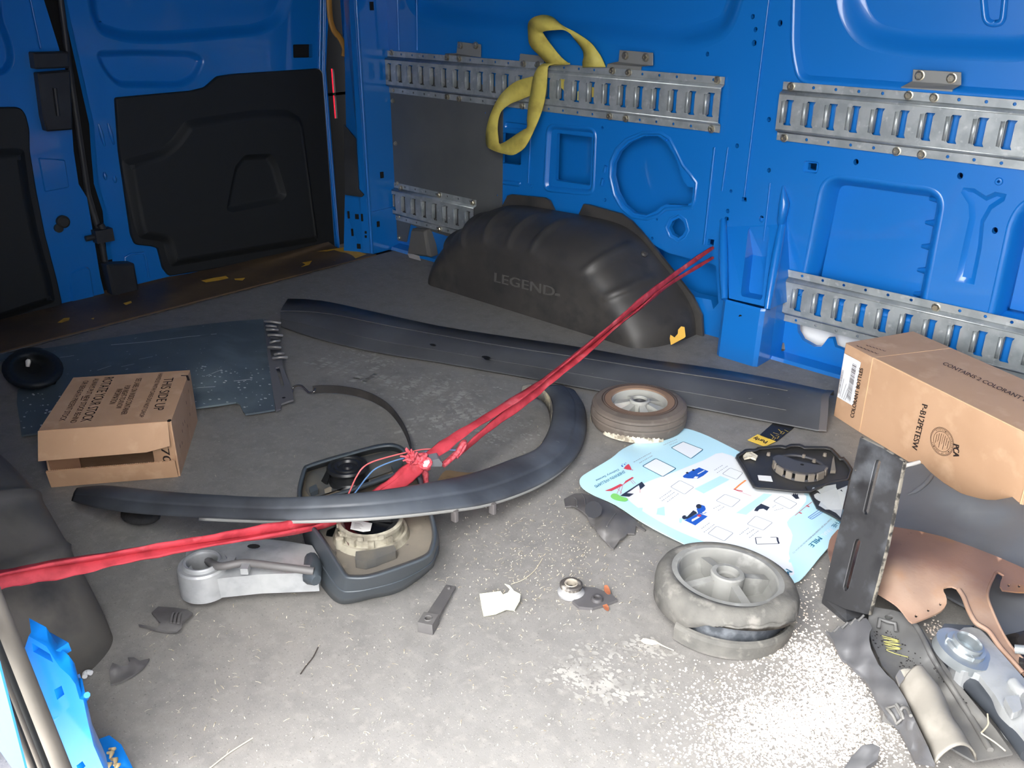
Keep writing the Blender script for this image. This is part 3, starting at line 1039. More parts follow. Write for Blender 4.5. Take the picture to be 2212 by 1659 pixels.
# grey duct outlet at the wall foot and a torn scrap of paper
mb = MB()
a = [W(891, 493, 0.0), W(922, 496, 0.0), W(932, 556, -0.02), W(884, 549, -0.02)]
mb.loft([[p + Vector((0, 0.03, 0)) for p in a], a, [a[0] + Vector((0.006, -0.01, -0.006)), a[1] + Vector((-0.006, -0.01, -0.006)), a[2] + Vector((-0.008, -0.012, 0.008)), a[3] + Vector((0.008, -0.012, 0.008))]],
        True, (False, True), 0, False)
solo('duct_outlet', 'tapered grey plastic outlet at the wall foot near the rear corner', 'vent', mb, mat('outlet_grey', (98, 96, 92), 0.6), W(905, 550, 0.0), bevel=0.004)
mb = MB()
drape(mb, [(880, 547), (893, 549), (906, 553), (909, 563), (897, 560), (884, 556)], [(880, 547, 0.004), (893, 549, 0.022), (906, 553, 0.008), (909, 563, 0.003), (890, 558, 0.002)], 0.0006, (), 6)
solo('paper_scrap', 'crumpled off-white paper scrap on the floor by the grey outlet', 'paper', mb, mat('scrap_white', (205, 198, 190), 0.8), P(893, 556))

# ------------------------------------------------------------------ yellow webbing strap over the long track
YW = mat('yellow_webbing', (206, 190, 92), 0.85, 0, 0, var=[((178, 160, 76), 30, 0.45, 0.7), ((222, 210, 120), 12, 0.55, 0.75)], bump=(900, 0.3, 0.0005))
q2 = lambda a, y: W(700 + a[0] * 0.36166, a[1] * 0.36166, y)
st = thing('yellow_strap', 'yellow webbing tie-down strap looped over the long cargo track', 'strap', q2((1400, 390), 0.0))
mb = MB()
up = [((1345, 392), -0.012, (1470, 384), -0.012), ((1290, 335), -0.03, (1420, 345), -0.02), ((1230, 270), -0.045, (1362, 275), -0.035), ((1219, 190), -0.05, (1312, 205), -0.045),
      ((1222, 135), -0.055, (1310, 190), -0.06), ((1250, 105), -0.06, (1350, 182), -0.065), ((1310, 90), -0.05, (1400, 178), -0.055), ((1365, 103), -0.04, (1430, 178), -0.045),
      ((1420, 150), -0.035, (1465, 195), -0.03), ((1510, 198), -0.025, (1500, 238), -0.015), ((1595, 258), -0.02, (1540, 290), -0.01), ((1642, 320), -0.015, (1552, 335), -0.006),
      ((1665, 360), -0.008, (1545, 365), -0.002), ((1682, 400), 0.002, (1545, 402), 0.004)]
strip2(mb, [(q2(a, ya), q2(b, yb)) for a, ya, b, yb in up], 4, 0, 2)
lowr = [((1470, 378), -0.013, (1345, 372), -0.013), ((1420, 384), -0.016, (1300, 385), -0.02), ((1345, 392), -0.02, (1270, 415), -0.022), ((1334, 450), -0.02, (1248, 470), -0.022),
        ((1328, 530), -0.022, (1236, 545), -0.026), ((1314, 620), -0.03, (1222, 625), -0.034), ((1288, 700), -0.04, (1214, 705), -0.044), ((1254, 780), -0.05, (1212, 762), -0.05),
        ((1222, 845), -0.058, (1190, 775), -0.05), ((1190, 890), -0.062, (1130, 815), -0.05), ((1130, 926), -0.06, (1080, 848), -0.05), ((1070, 918), -0.055, (1048, 858), -0.05),
        ((1010, 898), -0.055, (1042, 830), -0.05), ((974, 872), -0.05, (1036, 770), -0.045), ((967, 800), -0.045, (1042, 710), -0.035), ((988, 700), -0.04, (1062, 662), -0.03),
        ((1030, 605), -0.034, (1112, 622), -0.026), ((1078, 540), -0.028, (1170, 598), -0.02), ((1150, 485), -0.02, (1232, 572), -0.016), ((1245, 456), -0.014, (1290, 560), -0.014)]
strip2(mb, [(q2(a, ya), q2(b, yb)) for a, ya, b, yb in lowr], 4, 0, 2)
build('webbing', mb, YW, st, solid=0.0022, soff=0)
for (a, b, c, d) in (((1408, 470), (1452, 468), (1446, 556), (1412, 520)), ((1514, 545), (1540, 545), (1538, 600), (1512, 600)), ((1600, 520), (1632, 525), (1628, 585), (1600, 580))):
    mb = MB().prism([q2(a, 0.006), q2(b, 0.006), q2(c, 0.006), q2(d, 0.006)], (0, 0.003, 0))
    build('hanging_tail', mb, YW, st)

# ------------------------------------------------------------------ wheel arch covers
LB = mat('arch_cover_black', (60, 58, 57), 0.48, 0, 0, var=[((76, 73, 70), 7, 0.42, 0.7), ((50, 50, 51), 15, 0.5, 0.7)], bump=(260, 0.25, 0.0005), rvar=(9, 0.36, 0.6))
LBD = mat('arch_cover_dusty', (84, 81, 77), 0.6, 0, 0, var=[((104, 99, 92), 6, 0.42, 0.68), ((66, 65, 64), 13, 0.48, 0.7)], bump=(260, 0.25, 0.0005), rvar=(9, 0.45, 0.7))
z5p = lambda a: (900 + a[0] * 0.2893, 420 + a[1] * 0.2893)
# arch line against the wall and crease line on the inner face, (x, z)
outer_l = [(-0.865, 0.0), (-0.862, 0.03), (-0.835, 0.09), (-0.79, 0.145), (-0.74, 0.188), (-0.69, 0.220), (-0.62, 0.240), (-0.54, 0.247), (-0.45, 0.250), (-0.36, 0.252),
           (-0.28, 0.252), (-0.22, 0.244), (-0.17, 0.222), (-0.12, 0.185), (-0.07, 0.145), (-0.02, 0.098), (0.012, 0.05), (0.022, 0.0)]
crease_l = [(-0.782, 0.0), (-0.778, 0.012), (-0.755, 0.045), (-0.715, 0.075), (-0.668, 0.108), (-0.62, 0.132), (-0.56, 0.150), (-0.49, 0.156), (-0.42, 0.156), (-0.35, 0.155),
            (-0.29, 0.152), (-0.24, 0.145), (-0.205, 0.132), (-0.17, 0.105), (-0.14, 0.080), (-0.11, 0.055), (-0.08, 0.025), (-0.066, 0.0)]
NT = 110
outer_s = resample(smooth_open(outer_l, 6), NT, False)
crease_s = resample(smooth_open(crease_l, 6), NT, False)
ribs = [0.155, 0.245, 0.345, 0.445, 0.535, 0.735, 0.835]


def arch_point(t_i, s):
    """t_i along the arch, s from the inner face (0) to the wall (1)"""
    o, c = outer_s[t_i], crease_s[t_i]
    t = t_i / (NT - 1)
    ang = s * math.pi / 2
    y = -0.198 + (0.198 - 0.004) * (1 - math.cos(ang)) ** 0.9
    k = math.sin(ang) ** 0.8
    x, z = c[0] + (o[0] - c[0]) * k, c[1] + (o[1] - c[1]) * k
    # raised ribs
    h = 0.0
    for r in ribs:
        d = (t - r) / 0.0075
        h += math.exp(-d * d)
    h *= max(0, math.sin(math.pi * min(1, max(0, (s - 0.05) / 0.80)))) ** 0.4 if 0.05 < s < 0.85 else 0
    n = Vector((math.cos(math.pi * (1 - t)) * 0.8, -0.6 * (1 - s), math.sin(math.pi * t)))
    return Vector((x, y, max(z, 0.0))) + n.normalized() * (0.012 * h)


def arch_cover(label, mirror, writing):
    M = (lambda p: Vector((p.x + 0.11, -1.78 - p.y, p.z))) if mirror else (lambda p: p)
    t = thing('wheel_arch_cover', label, 'wheel arch cover', M(Vector((-0.42, -0.1, 0.0))))
    mb = MB()
    ns = 22
    rows = [[M(arch_point(i, j / ns)) for i in range(NT)] for j in range(ns + 1)]
    mb.loft(rows, False, (False, False), 0, True)
    # flat inner face
    face = [(c[0], max(c[1], 0.0)) for c in crease_s]
    mb.sheet(face, [], lambda u, v: M(Vector((u, -0.198, v))), 0.03, 0, True)
    # foot lip
    lip = [M(Vector((c[0], -0.198, 0.0015))) for c in crease_s if c[1] < 0.002]
    for z in (0.26,):
        pass
    # flange tabs standing on the wall
    for pts in ([(-0.69, 0.205), (-0.655, 0.262), (-0.64, 0.268), (-0.51, 0.278), (-0.492, 0.272), (-0.468, 0.240)],
                [(-0.392, 0.235), (-0.368, 0.282), (-0.35, 0.283), (-0.24, 0.276), (-0.205, 0.262), (-0.165, 0.235), (-0.115, 0.195), (-0.05, 0.142),
                 (0.0, 0.10), (0.032, 0.055), (0.042, 0.0), (0.015, 0.0), (-0.02, 0.08), (-0.07, 0.135), (-0.13, 0.18), (-0.18, 0.225), (-0.24, 0.245)]):
        mb.prism([M(Vector((x, 0.006, z))) for x, z in pts], M(Vector((0, -0.008, 0))) - M(Vector((0, 0, 0))))
    build('cover_shell', mb, LBD if mirror else LB, t, solid=0)
    if writing:
        f = lambda x, y: PL(x, y, (0, -0.1985, 0), Vector((0, 1, 0)))
        lt = MB()
        text(lt, 'LEGEND', f(1069, 608), f(1198, 640.5), f(1070, 589) - f(1069, 609), (0, -0.0006, 0), 0, 0, 0.0009)
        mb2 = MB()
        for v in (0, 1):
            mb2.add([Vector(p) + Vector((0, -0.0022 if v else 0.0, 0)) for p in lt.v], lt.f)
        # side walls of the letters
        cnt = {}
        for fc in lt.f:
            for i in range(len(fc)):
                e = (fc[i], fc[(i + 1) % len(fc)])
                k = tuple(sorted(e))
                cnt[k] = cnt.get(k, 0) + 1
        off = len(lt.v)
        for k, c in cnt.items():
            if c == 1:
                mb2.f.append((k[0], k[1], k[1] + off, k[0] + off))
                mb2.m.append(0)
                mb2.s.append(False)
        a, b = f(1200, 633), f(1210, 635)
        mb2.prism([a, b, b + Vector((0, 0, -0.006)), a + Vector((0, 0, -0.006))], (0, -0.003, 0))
        o = build('raised_lettering', mb2, mat('lettering_highlight', (92, 90, 88), 0.3), t)  # lighter than the cover, painting in the highlights on the letter edges
        o['label'] = 'raised block lettering, greyed for its highlights'
        pn = MB()
        b = f(1392, 548)
        p0 = W(1392, 548, -0.055)
        pn.lathe([(0.010, 0), (0.009, 0.003), (0.004, 0.005), (0, 0.005)], p0, (Vector((0.7, 0, -0.7)), Vector((0.3, 0.9, 0.3)), Vector((0.6, -0.5, 0.6)).normalized()), 16)
        build('push_pin', pn, LB, t)
    return t


arch_cover('black moulded wheel arch cover with raised lettering against the far wall', False, True)
arch_cover('black moulded wheel arch cover at the left edge, red strap crossing it', True, False)
mb = MB()
pc = lambda x, y, k=0.0: PL(x, y, P(1470, 757), Vector((-0.62, 0.72, -0.28)).normalized()) + Vector((0.0, 0, k))
q = [pc(*z5p(a)) for a in ((1898, 1125), (1890, 1075), (1895, 1048), (1915, 1060), (1925, 1068), (1950, 1040), (1952, 1010), (1975, 985), (2000, 990), (2008, 1060), (2000, 1070))]
mb.prism(q, Vector((0.62, -0.72, 0.28)) * 0.001)
solo('torn_sticker', 'torn yellow sticker at the foot of the lettered wheel arch cover', 'sticker', mb, YELLOWPAINT, P(1470, 755))

# ------------------------------------------------------------------ near left corner: door pillar, seals, outer panel
mb = MB()
f = lambda x, y: W(x, y, -1.735)
o_ = [(62, 1374), (100, 1396), (118, 1425), (130, 1442), (150, 1460), (163, 1478), (172, 1510), (180, 1512), (190, 1560), (202, 1610), (232, 1680), (150, 1720), (40, 1720), (20, 1500)]
hs = [[(117, 1490), (133, 1481), (139, 1500), (123, 1512)], [(165, 1654), (178, 1644), (185, 1655), (170, 1668)], [(69, 1389), (108, 1413), (115, 1431), (72, 1408)]]
mb.sheet(o_, hs, lambda u, v: f(u, v), None)
for h in hs:
    mb.loft([[f(u, v) for u, v in h], [f(u, v) + Vector((-0.004, 0.02, 0)) for u, v in h]], True, (False, False), 0, False)
edge = [f(*p) for p in o_[:11]]
mb.loft([edge, [p + Vector((-0.004, 0.004, 0.0)) for p in edge], [p + Vector((-0.03, 0.012, 0)) for p in edge]], False)
mb.tube([f(114, 1555) + Vector((0, 0.002, 0)), f(150, 1535) + Vector((0, 0.004, 0)), f(172, 1516) + Vector((0, 0.006, 0)), f(179, 1506) + Vector((0, 0.004, 0))], 0.003, 8)
build('door_pillar', mb, BLUE, wall_left)
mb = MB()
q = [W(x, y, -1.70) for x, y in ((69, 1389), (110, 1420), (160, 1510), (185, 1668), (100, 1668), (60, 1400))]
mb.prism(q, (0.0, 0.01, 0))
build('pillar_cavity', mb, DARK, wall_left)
mb = MB()
drape(mb, [(205, 1600), (236, 1588), (262, 1608), (290, 1665), (232, 1690), (215, 1650)], [(205, 1600, 0.03), (236, 1588, 0.03), (262, 1608, 0.02), (290, 1665, 0.006), (232, 1690, 0.02)], 0.012, (), 14)
build('sill_step', mb, BLUE, wall_left)
mb = MB()
for (x, y, w_) in ((232, 1626, 9), (240, 1640, 12), (228, 1650, 7), (246, 1652, 6), (236, 1618, 6)):
    p = P(x, y, 0.034)
    mb.tube([p, p + Vector((0.006, 0.003, 0.002)), p + Vector((0.0012 * w_, -0.002, 0))], [0.0016, 0.003, 0.0012], 6)
tag(build('debris_chips', mb, mat('chip_tan', (190, 170, 130), 0.8), wall_left), kind='stuff')


def seam(p0, p1, y0, y1, r0, r1, name, m, sq=0.6):
    a, b = W(*p0, y0), W(*p1, y1)
    mb = MB()
    mb.tube([a.lerp(b, i / 8) for i in range(9)], [r0 + (r1 - r0) * i / 8 for i in range(9)], 14, squash=sq, upv=(0, -1, 0))
    o = build(name, mb, m, wall_left)
    return o


seam((-70, 1170), (150, 1720), -1.80, -1.80, 0.019, 0.019, 'door_seal', SEALGREY, 0.45)['label'] = 'broad grey-brown rubber door seal'
seam((-80, 1220), (118, 1720), -1.815, -1.815, 0.0075, 0.0075, 'door_seal', SEALDARK)
seam((-80, 1250), (105, 1720), -1.822, -1.822, 0.006, 0.006, 'door_seal', SEALGREY)
seam((-80, 1275), (93, 1720), -1.83, -1.83, 0.005, 0.005, 'door_seal', SEALDARK)
seam((-80, 1300), (82, 1720), -1.835, -1.835, 0.010, 0.010, 'door_seal', SEALGREY, 0.4)
mb = MB()
q = [W(x, y, -1.85) for x, y in ((-40, 1300), (0, 1448), (70, 1720))]
mb.prism(q + [q[2] + Vector((-1.2, 0, 0)), q[0] + Vector((-1.2, 0, 0))], (0, 0.0012, 0))
build('outer_panel', mb, BLUE, wall_left)
# ------------------------------------------------------------------ cardboard boxes
CARD = mat('cardboard', (198, 160, 128), 0.8, 0, 0, var=[((188, 150, 118), 9, 0.42, 0.7), ((208, 172, 140), 24, 0.55, 0.75)], bump=(250, 0.12, 0.0004))
CARDIN = mat('cardboard_inside', (150, 112, 86), 0.85)
CARDEDGE = mat('cardboard_scored', (214, 176, 138), 0.85)
INK = mat('print_black', (44, 32, 28), 0.75)
INKSOFT = mat('print_brown', (74, 52, 44), 0.75)

Z = Vector((0, 0, 1))
A, B = P(112, 1052), P(390, 1029)
e1 = (B - A).normalized()
e2 = Vector((-e1.y, e1.x, 0))
w1 = (B - A).length
d1_ = 0.236
h1 = 0.115
bx = lambda u, v, z: A + e1 * (u * w1) + e2 * (v * d1_) + Z * z
t = thing('cardboard_box', 'small open cardboard box printed THIS SIDE UP, left of the mirror housing', 'box', bx(0.5, 0.5, 0))
T = 0.0035
mb = MB()
for c, s in ((bx(0.5, 0.5, T / 2 + 0.0005), (w1, d1_, T)), (bx(0.5, 0.5, h1 - T / 2), (w1, d1_, T)), (bx(0.5, 1, h1 / 2) - e2 * T / 2, (w1, T, h1 - 2 * T)),
             (bx(0, 0.5, h1 / 2) + e1 * T / 2, (T, d1_, h1 - 2 * T)), (bx(1, 0.5, h1 / 2) - e1 * T / 2, (T, d1_, h1 - 2 * T))):
    mb.box(c, s, (e1, e2, Z))
build('carton', mb, CARD, t, bevel=0.0012)
mb = MB()
tl, tr = bx(0.0, 0, h1 - 0.001), bx(0.975, 0, h1 - 0.001)
dn = lambda k, a: (-e2 * math.sin(a) - Z * math.cos(a)) * k
a_ = math.radians(28)
v1, v2 = tl + dn(0.053, a_) - e1 * 0.002, bx(0.80, 0, h1) + dn(0.053, a_)
v3, v4 = tr + dn(0.045, a_ * 0.55) - e1 * 0.0, bx(0.93, 0, h1) + dn(0.0, a_)
k1 = bx(0.80, 0, h1 - 0.001) + dn(0.030, a_)
out_ = (-e2 * math.cos(a_) + Z * math.sin(a_)) * T
mb.prism([tl, bx(0.9, 0, h1 - 0.001), bx(0.80, 0, h1) + dn(0.026, a_), v2, v1], out_)
mb.prism([bx(0.9, 0, h1 - 0.001), tr, v3, v2, bx(0.80, 0, h1) + dn(0.026, a_)], out_)
build('top_flap', mb, CARD, t)
mb = MB()
f0_, f1_ = bx(0.0, 0, 0.001), bx(0.985, 0, 0.001)
mb.prism([f0_, f1_, f1_ + Z * 0.037 - e2 * 0.006, f0_ + Z * 0.037 - e2 * 0.008], -e2 * T)
build('bottom_flap', mb, CARD, t)
mb = MB()
for i in range(70):                          # torn, fluted edge of the lower flap
    u = i / 70
    p = f0_.lerp(f1_, u) + Z * 0.0365 - e2 * 0.0085
    mb.add([p, p + e1 * (w1 / 70), p + e1 * (w1 / 140) + Z * 0.0022], [(0, 1, 2)])
tag(build('fluted_edge', mb, CARDEDGE, t), kind='stuff')
mb = MB()
mb.prism([bx(0.995, 0.02, 0.004), bx(0.80, 0.07, 0.004), bx(0.80, 0.07, h1 - 0.004), bx(0.995, 0.02, h1 - 0.004)], e2 * T)
build('side_flap', mb, CARD, t)
mb = MB()
mb.prism([bx(0.005, 0.02, 0.004), bx(0.22, 0.09, 0.004), bx(0.22, 0.09, h1 - 0.004), bx(0.005, 0.02, h1 - 0.004)], e2 * T)
build('side_flap', mb, CARDIN, t)
mb = MB()
tf = lambda a: P(80 + a[0] * 0.16275, 780 + a[1] * 0.16275, h1)
capd = lambda h: e1 * h
LF = Z * 0.0006
for s, a, b, h in (('THIS SIDE UP', (1690, 232), (1540, 662), 0.0185), ('ROTATE YOUR STOCK', (898, 222), (575, 812), 0.0185)):
    build('printed_text', text(MB(), s, tf(a), tf(b), capd(h), LF, 0, 0, 0.0004), INK, t)['label'] = 'bold dark print reading ' + s
for s, a, b, h in (('HANDLE WITH CARE-DO NOT DROP', (1618, 170), (1348, 750), 0.0085), ('SEE LABEL ON INSIDE CONTAINER', (1322, 234), (1110, 716), 0.0105),
                   ('FOR RIGHT-TO-KNOW', (1170, 330), (1040, 636), 0.0105), ('INFORMATION', (1062, 376), (955, 576), 0.0115),
                   ('ALWAYS PUT NEW STOCK BEHIND', (760, 236), (436, 826), 0.0105), ('OR BENEATH PRESENT STOCK', (618, 268), (290, 800), 0.0105)):
    build('printed_text', text(MB(), s, tf(a), tf(b), capd(h), LF, 0, 0, 0.0003), INKSOFT, t)['label'] = 'small dark print reading ' + s
mb = MB()
polyline(mb, [tf((612, 466)) + LF, tf((584, 524)) + LF], 0.0016, Z, False)
build('printed_underline', mb, INKSOFT, t)
mb = MB()
polyline(mb, [tf((1912, 196)) + LF, tf((1990, 196)) + LF, tf((2016, 262)) + LF], 0.0045, Z, False)
build('corner_mark', mb, INK, t)
mb = MB()
p = bx(0.985, 0.004, h1 + 0.0007)
mb.add([p + e1 * (0.004 * math.cos(k * 1.05)) + e2 * (0.006 * math.sin(k * 1.05)) for k in range(6)], [tuple(range(6))])
build('corner_hole', mb, DARK, t)
mb = MB()
sf = lambda u, z: bx(0.995 - 0.195 * u, 0.02 + 0.05 * u, z) - e2 * 0.0004
text(mb, '770', sf(0.62, 0.072), sf(0.62, 0.026), (sf(0.28, 0.05) - sf(0.62, 0.05)), -e2 * 0.0003, 0, 0, 0.0004)
build('printed_text', mb, INK, t)['label'] = 'partly hidden number on the inner flap'
for k in range(9):
    v = 0.15 + 0.08 * k + rnd.uniform(-.02, .02)
    p = bx(1.0, v, rnd.uniform(0.04, 0.095)) + e1 * 0.0004
    build('ink_mark', MB().add([p, p + e2 * 0.003, p + e2 * 0.003 - Z * 0.007, p - Z * 0.007], [(0, 1, 2, 3)]), INKSOFT, t)

# large box: long face towards the door
A = P(1797, 898)
e1 = Vector((math.cos(math.radians(-25)), math.sin(math.radians(-25)), 0))
e2 = Vector((-e1.y, e1.x, 0))
H2, D2 = 0.166, 0.185
L2 = 0.44
for k in range(300):                         # right end where the photograph shows the far corner
    q = A + e1 * (0.30 + k * 0.001)
    r = q - CAM
    if CX + FPX * r.dot(RT) / r.dot(FW) > 2196:
        L2 = 0.30 + k * 0.001
        break
bx2 = lambda u, v, z: A + e1 * u + e2 * v + Z * z
t = thing('cardboard_box', 'large sealed cardboard box printed CONTAINS 2 COLORANT BOTTLES by the blue wall', 'box', bx2(L2 / 2, D2 / 2, 0))
mb = MB()
sl = 0.083                                  # scored flap strip at the left end, very slightly turned back
fp = lambda z: [bx2(0, 0.004, z), bx2(sl, 0, z), bx2(L2, 0, z), bx2(L2, D2, z), bx2(0, D2, z)]
mb.loft([fp(0.0005), fp(H2)], True, (True, True), 0, False)
build('carton', mb, CARD, t, bevel=0.002)
mb = MB()
mb.tube([bx2(sl, -0.0002, z) for z in (0.002, H2 * 0.3, H2 * 0.6, H2 - 0.001)], 0.0012, 6)
mb.tube([bx2(L2 - 0.004, -0.0002, z) for z in (0.002, H2 - 0.001)], 0.002, 6)
mb.tube([bx2(sl + i * (L2 - sl) / 8, 0.0004, H2 - 0.0003) for i in range(9)], 0.0016, 6)
mb.tube([bx2(sl, 0, H2), bx2(sl + 0.01, D2 * 0.5, H2 + 0.0002), bx2(sl + 0.02, D2, H2)], 0.0006, 5)
build('scored_edge', mb, CARDEDGE, t)
n2 = -e2
ff = lambda a: PL(1790 + a[0] * 0.2291, 710 + a[1] * 0.2291, A, e2)
tf = lambda a: P(1790 + a[0] * 0.2291, 710 + a[1] * 0.2291, H2)
mb = MB()
LF = n2 * 0.0012
text(mb, 'P-B12PETESW', ff((886, 708)), ff((786, 1130)), ff((940, 724)) - ff((886, 708)), LF, 0, 0, 0.0005)
build('printed_text', mb, INK, t)['label'] = 'dark print reading P-B12PETESW'
mb = MB()
text(mb, 'COLORANT BOTTLES', ff((240, 842)), ff((330, 376)), ff((206, 830)) - ff((240, 842)), LF, 0, 0, 0.0004)
build('printed_text', mb, INK, t)['label'] = 'dark print reading COLORANT BOTTLES'
mb = MB()
text(mb, 'CONTAINS 2 COLORANT BOTTLES', tf((1068, 338)), tf((2110, 812)), tf((1090, 312)) - tf((1068, 338)), Z * 0.001, 0, 0.15, 0.0003)
build('printed_text', mb, INKSOFT, t)['label'] = 'brown print reading CONTAINS 2 COLORANT BOTTLES'
mb = MB()
text(mb, 'PCA', ff((1180, 1085)), ff((1180, 1200)), ff((1236, 1095)) - ff((1180, 1085)), LF, 0, 0.1, 0.0008)
build('printed_logo', mb, INK, t)['label'] = 'small dark letters beside the round stamp'
mb = MB()
cc = ff((1072, 1063))
ux, uz = e1, Z
R_ = (ff((1182, 1063)) - cc).length
for k in (1.0, 0.93, 0.72):
    polyline(mb, [cc + LF + ux * (R_ * k * math.cos(i * 2 * math.pi / 48)) + uz * (R_ * k * math.sin(i * 2 * math.pi / 48)) for i in range(48)], 0.0007, n2)
for i, (s, a) in enumerate((('CORRUGATED PACKAGING', 0), )):
    pass
for s, a0, a1 in (('PACKAGING CORPORATION', 2.4, -0.9), ('OF AMERICA', -1.2, -2.6)):
    for k, ch in enumerate(s):
        if ch == ' ':
            continue
        a = a0 + (a1 - a0) * k / (len(s) - 1)
        r_ = ux * math.cos(a) + uz * math.sin(a)
        tdir = ux * math.sin(a) - uz * math.cos(a)
        p = cc + LF + r_ * (R_ * 0.78) - tdir * 0.0012
        text(mb, ch, p, p + tdir * 0.0022, r_ * 0.0026)
for i in range(7):
    yv = (0.5 - i * 0.17) * R_
    xl = (0.62 ** 2 - (yv / R_) ** 2) ** 0.5 * R_ if abs(yv / R_) < 0.62 else 0
    if xl:
        polyline(mb, [cc + LF - ux * yv * 1.0 + uz * xl * 0.9, cc + LF - ux * yv - uz * xl * (0.3 if i % 2 else 0.9)], 0.0009 if i != 3 else 0.0006, n2, False)
build('maker_stamp', mb, INK, t)['label'] = 'round printed stamp with ringed lettering'
mb = MB()
q = [ff(a) + n2 * 0.0009 for a in ((152, 232), (290, 305), (308, 318), (238, 700), (222, 722), (86, 642))]
mb.prism(q, n2 * 0.0004)
lb = build('shipping_label', mb, mat('label_white', (232, 234, 238), 0.5), t)
lb['label'] = 'white barcode label'
mb = MB()
LB2 = n2 * 0.0016


def bars(a, b, c, d, n, seed):
    """bars between edge a-b and edge c-d"""
    r = random.Random(seed)
    a, b, c, d = ff(a) + LB2, ff(b) + LB2, ff(c) + LB2, ff(d) + LB2
    u = 0.0
    while u < 1:
        w_ = r.choice((0.008, 0.012, 0.02)) * 60 / n
        mb.add([a.lerp(b, u), a.lerp(b, min(1, u + w_)), c.lerp(d, min(1, u + w_)), c.lerp(d, u)], [(0, 1, 2, 3)])
        u += w_ + r.choice((0.01, 0.016, 0.024)) * 60 / n


bars((232, 325), (172, 648), (270, 345), (210, 690), 60, 3)
bars((132, 385), (92, 606), (150, 395), (108, 615), 60, 4)
for (x0, y0, x1, y1) in ((150, 470, 112, 640), (172, 520, 128, 652), (186, 560, 146, 664), (196, 590, 160, 672)):
    polyline(mb, [ff((x0, y0)) + LB2, ff((x1, y1)) + LB2], 0.0008, n2, False)
build('barcode', mb, INK, lb)
mb = MB()
for (x0, y0, x1, y1) in ((265, 165, 470, 245), (355, 160, 540, 218)):
    polyline(mb, [tf((x0 + (x1 - x0) * k / 12, y0 + (y1 - y0) * k / 12 + (3 if k % 2 else -3))) + Z * 0.001 for k in range(13)], 0.0022, Z, False)
build('faded_print', mb, INKSOFT, t)

# ------------------------------------------------------------------ long sill moulding lying along the floor
MOULD = mat('moulding_black', (70, 71, 75), 0.46, 0, 0, var=[((88, 90, 94), 5, 0.4, 0.68), ((56, 57, 60), 3, 0.5, 0.7)], speck=((110, 110, 108), 90, 0.70, 0.78), rvar=(12, 0.38, 0.6), bump=(120, 0.12, 0.0006))
MOULDEND = mat('moulding_grey', (96, 92, 92), 0.6)
lo = smooth_open([(607, 706), (700, 736), (827, 764), (953, 784), (1159, 820), (1300, 846), (1474, 876), (1620, 904), (1768, 932)], 4)
hi = smooth_open([(622, 645), (700, 650), (860, 685), (989, 711), (1242, 748), (1400, 776), (1500, 789), (1640, 812), (1786, 843)], 4)
ri = smooth_open([(606, 672), (700, 676), (830, 702), (960, 726), (1100, 750), (1242, 771), (1400, 796), (1600, 826), (1774, 858)], 4)
n_ = 33
lo, hi, ri = resample(lo, n_, False), resample(hi, n_, False), resample(ri, n_, False)
rings = []
for i in range(n_):
    l0, l1 = P(*lo[i], 0.001), P(*lo[i], 0.007)
    r0, h0 = P(*ri[i], 0.040), P(*hi[i], 0.016)
    m1 = l1.lerp(r0, 0.35) + Z * 0.006
    m2 = l1.lerp(r0, 0.72) + Z * 0.006
    rings.append([l0, l1, l1.lerp(m1, 0.12), m1, m2, r0, r0.lerp(h0, 0.3) + Z * 0.003, h0, h0 - Z * 0.012])
t = thing('sill_moulding', 'long black vehicle sill moulding lying diagonally across the floor', 'trim', P(1200, 790))
mb = MB()
mb.loft(rings, False)
for k_ in (5, 3):
    mb.tube([r[k_] + Z * 0.0004 for r in rings[:-2]], 0.0016, 6)
build('moulding', mb, MOULD, t)
mb = MB()
e = rings[-1]
mb.add([p + Vector((0.0005, -0.0005, 0)) for p in e], [tuple(range(len(e)))])
mb.loft([[p + Z * 0.001 for p in e], [p + Vector((0.014, 0.006, 0.002)) for p in e]], False)
build('end_flange', mb, MOULDEND, t)['label'] = 'grey curved end of the moulding'
mb = MB()
for (x, y, k) in ((935, 745, 1), (1050, 772, 1.3), (1052, 776, 0.8)):
    p = P(x, y, 0.033)
    mb.add([p + Vector((math.cos(a) * 0.010 * k, math.sin(a) * 0.006 * k, 0.0)) for a in np.linspace(0, 5.6, 8)], [tuple(range(8))])
for q in rings[:-1]:
    pass
build('scuff_mark', mb, mat('scuff_dark', (30, 30, 32), 0.5), t)

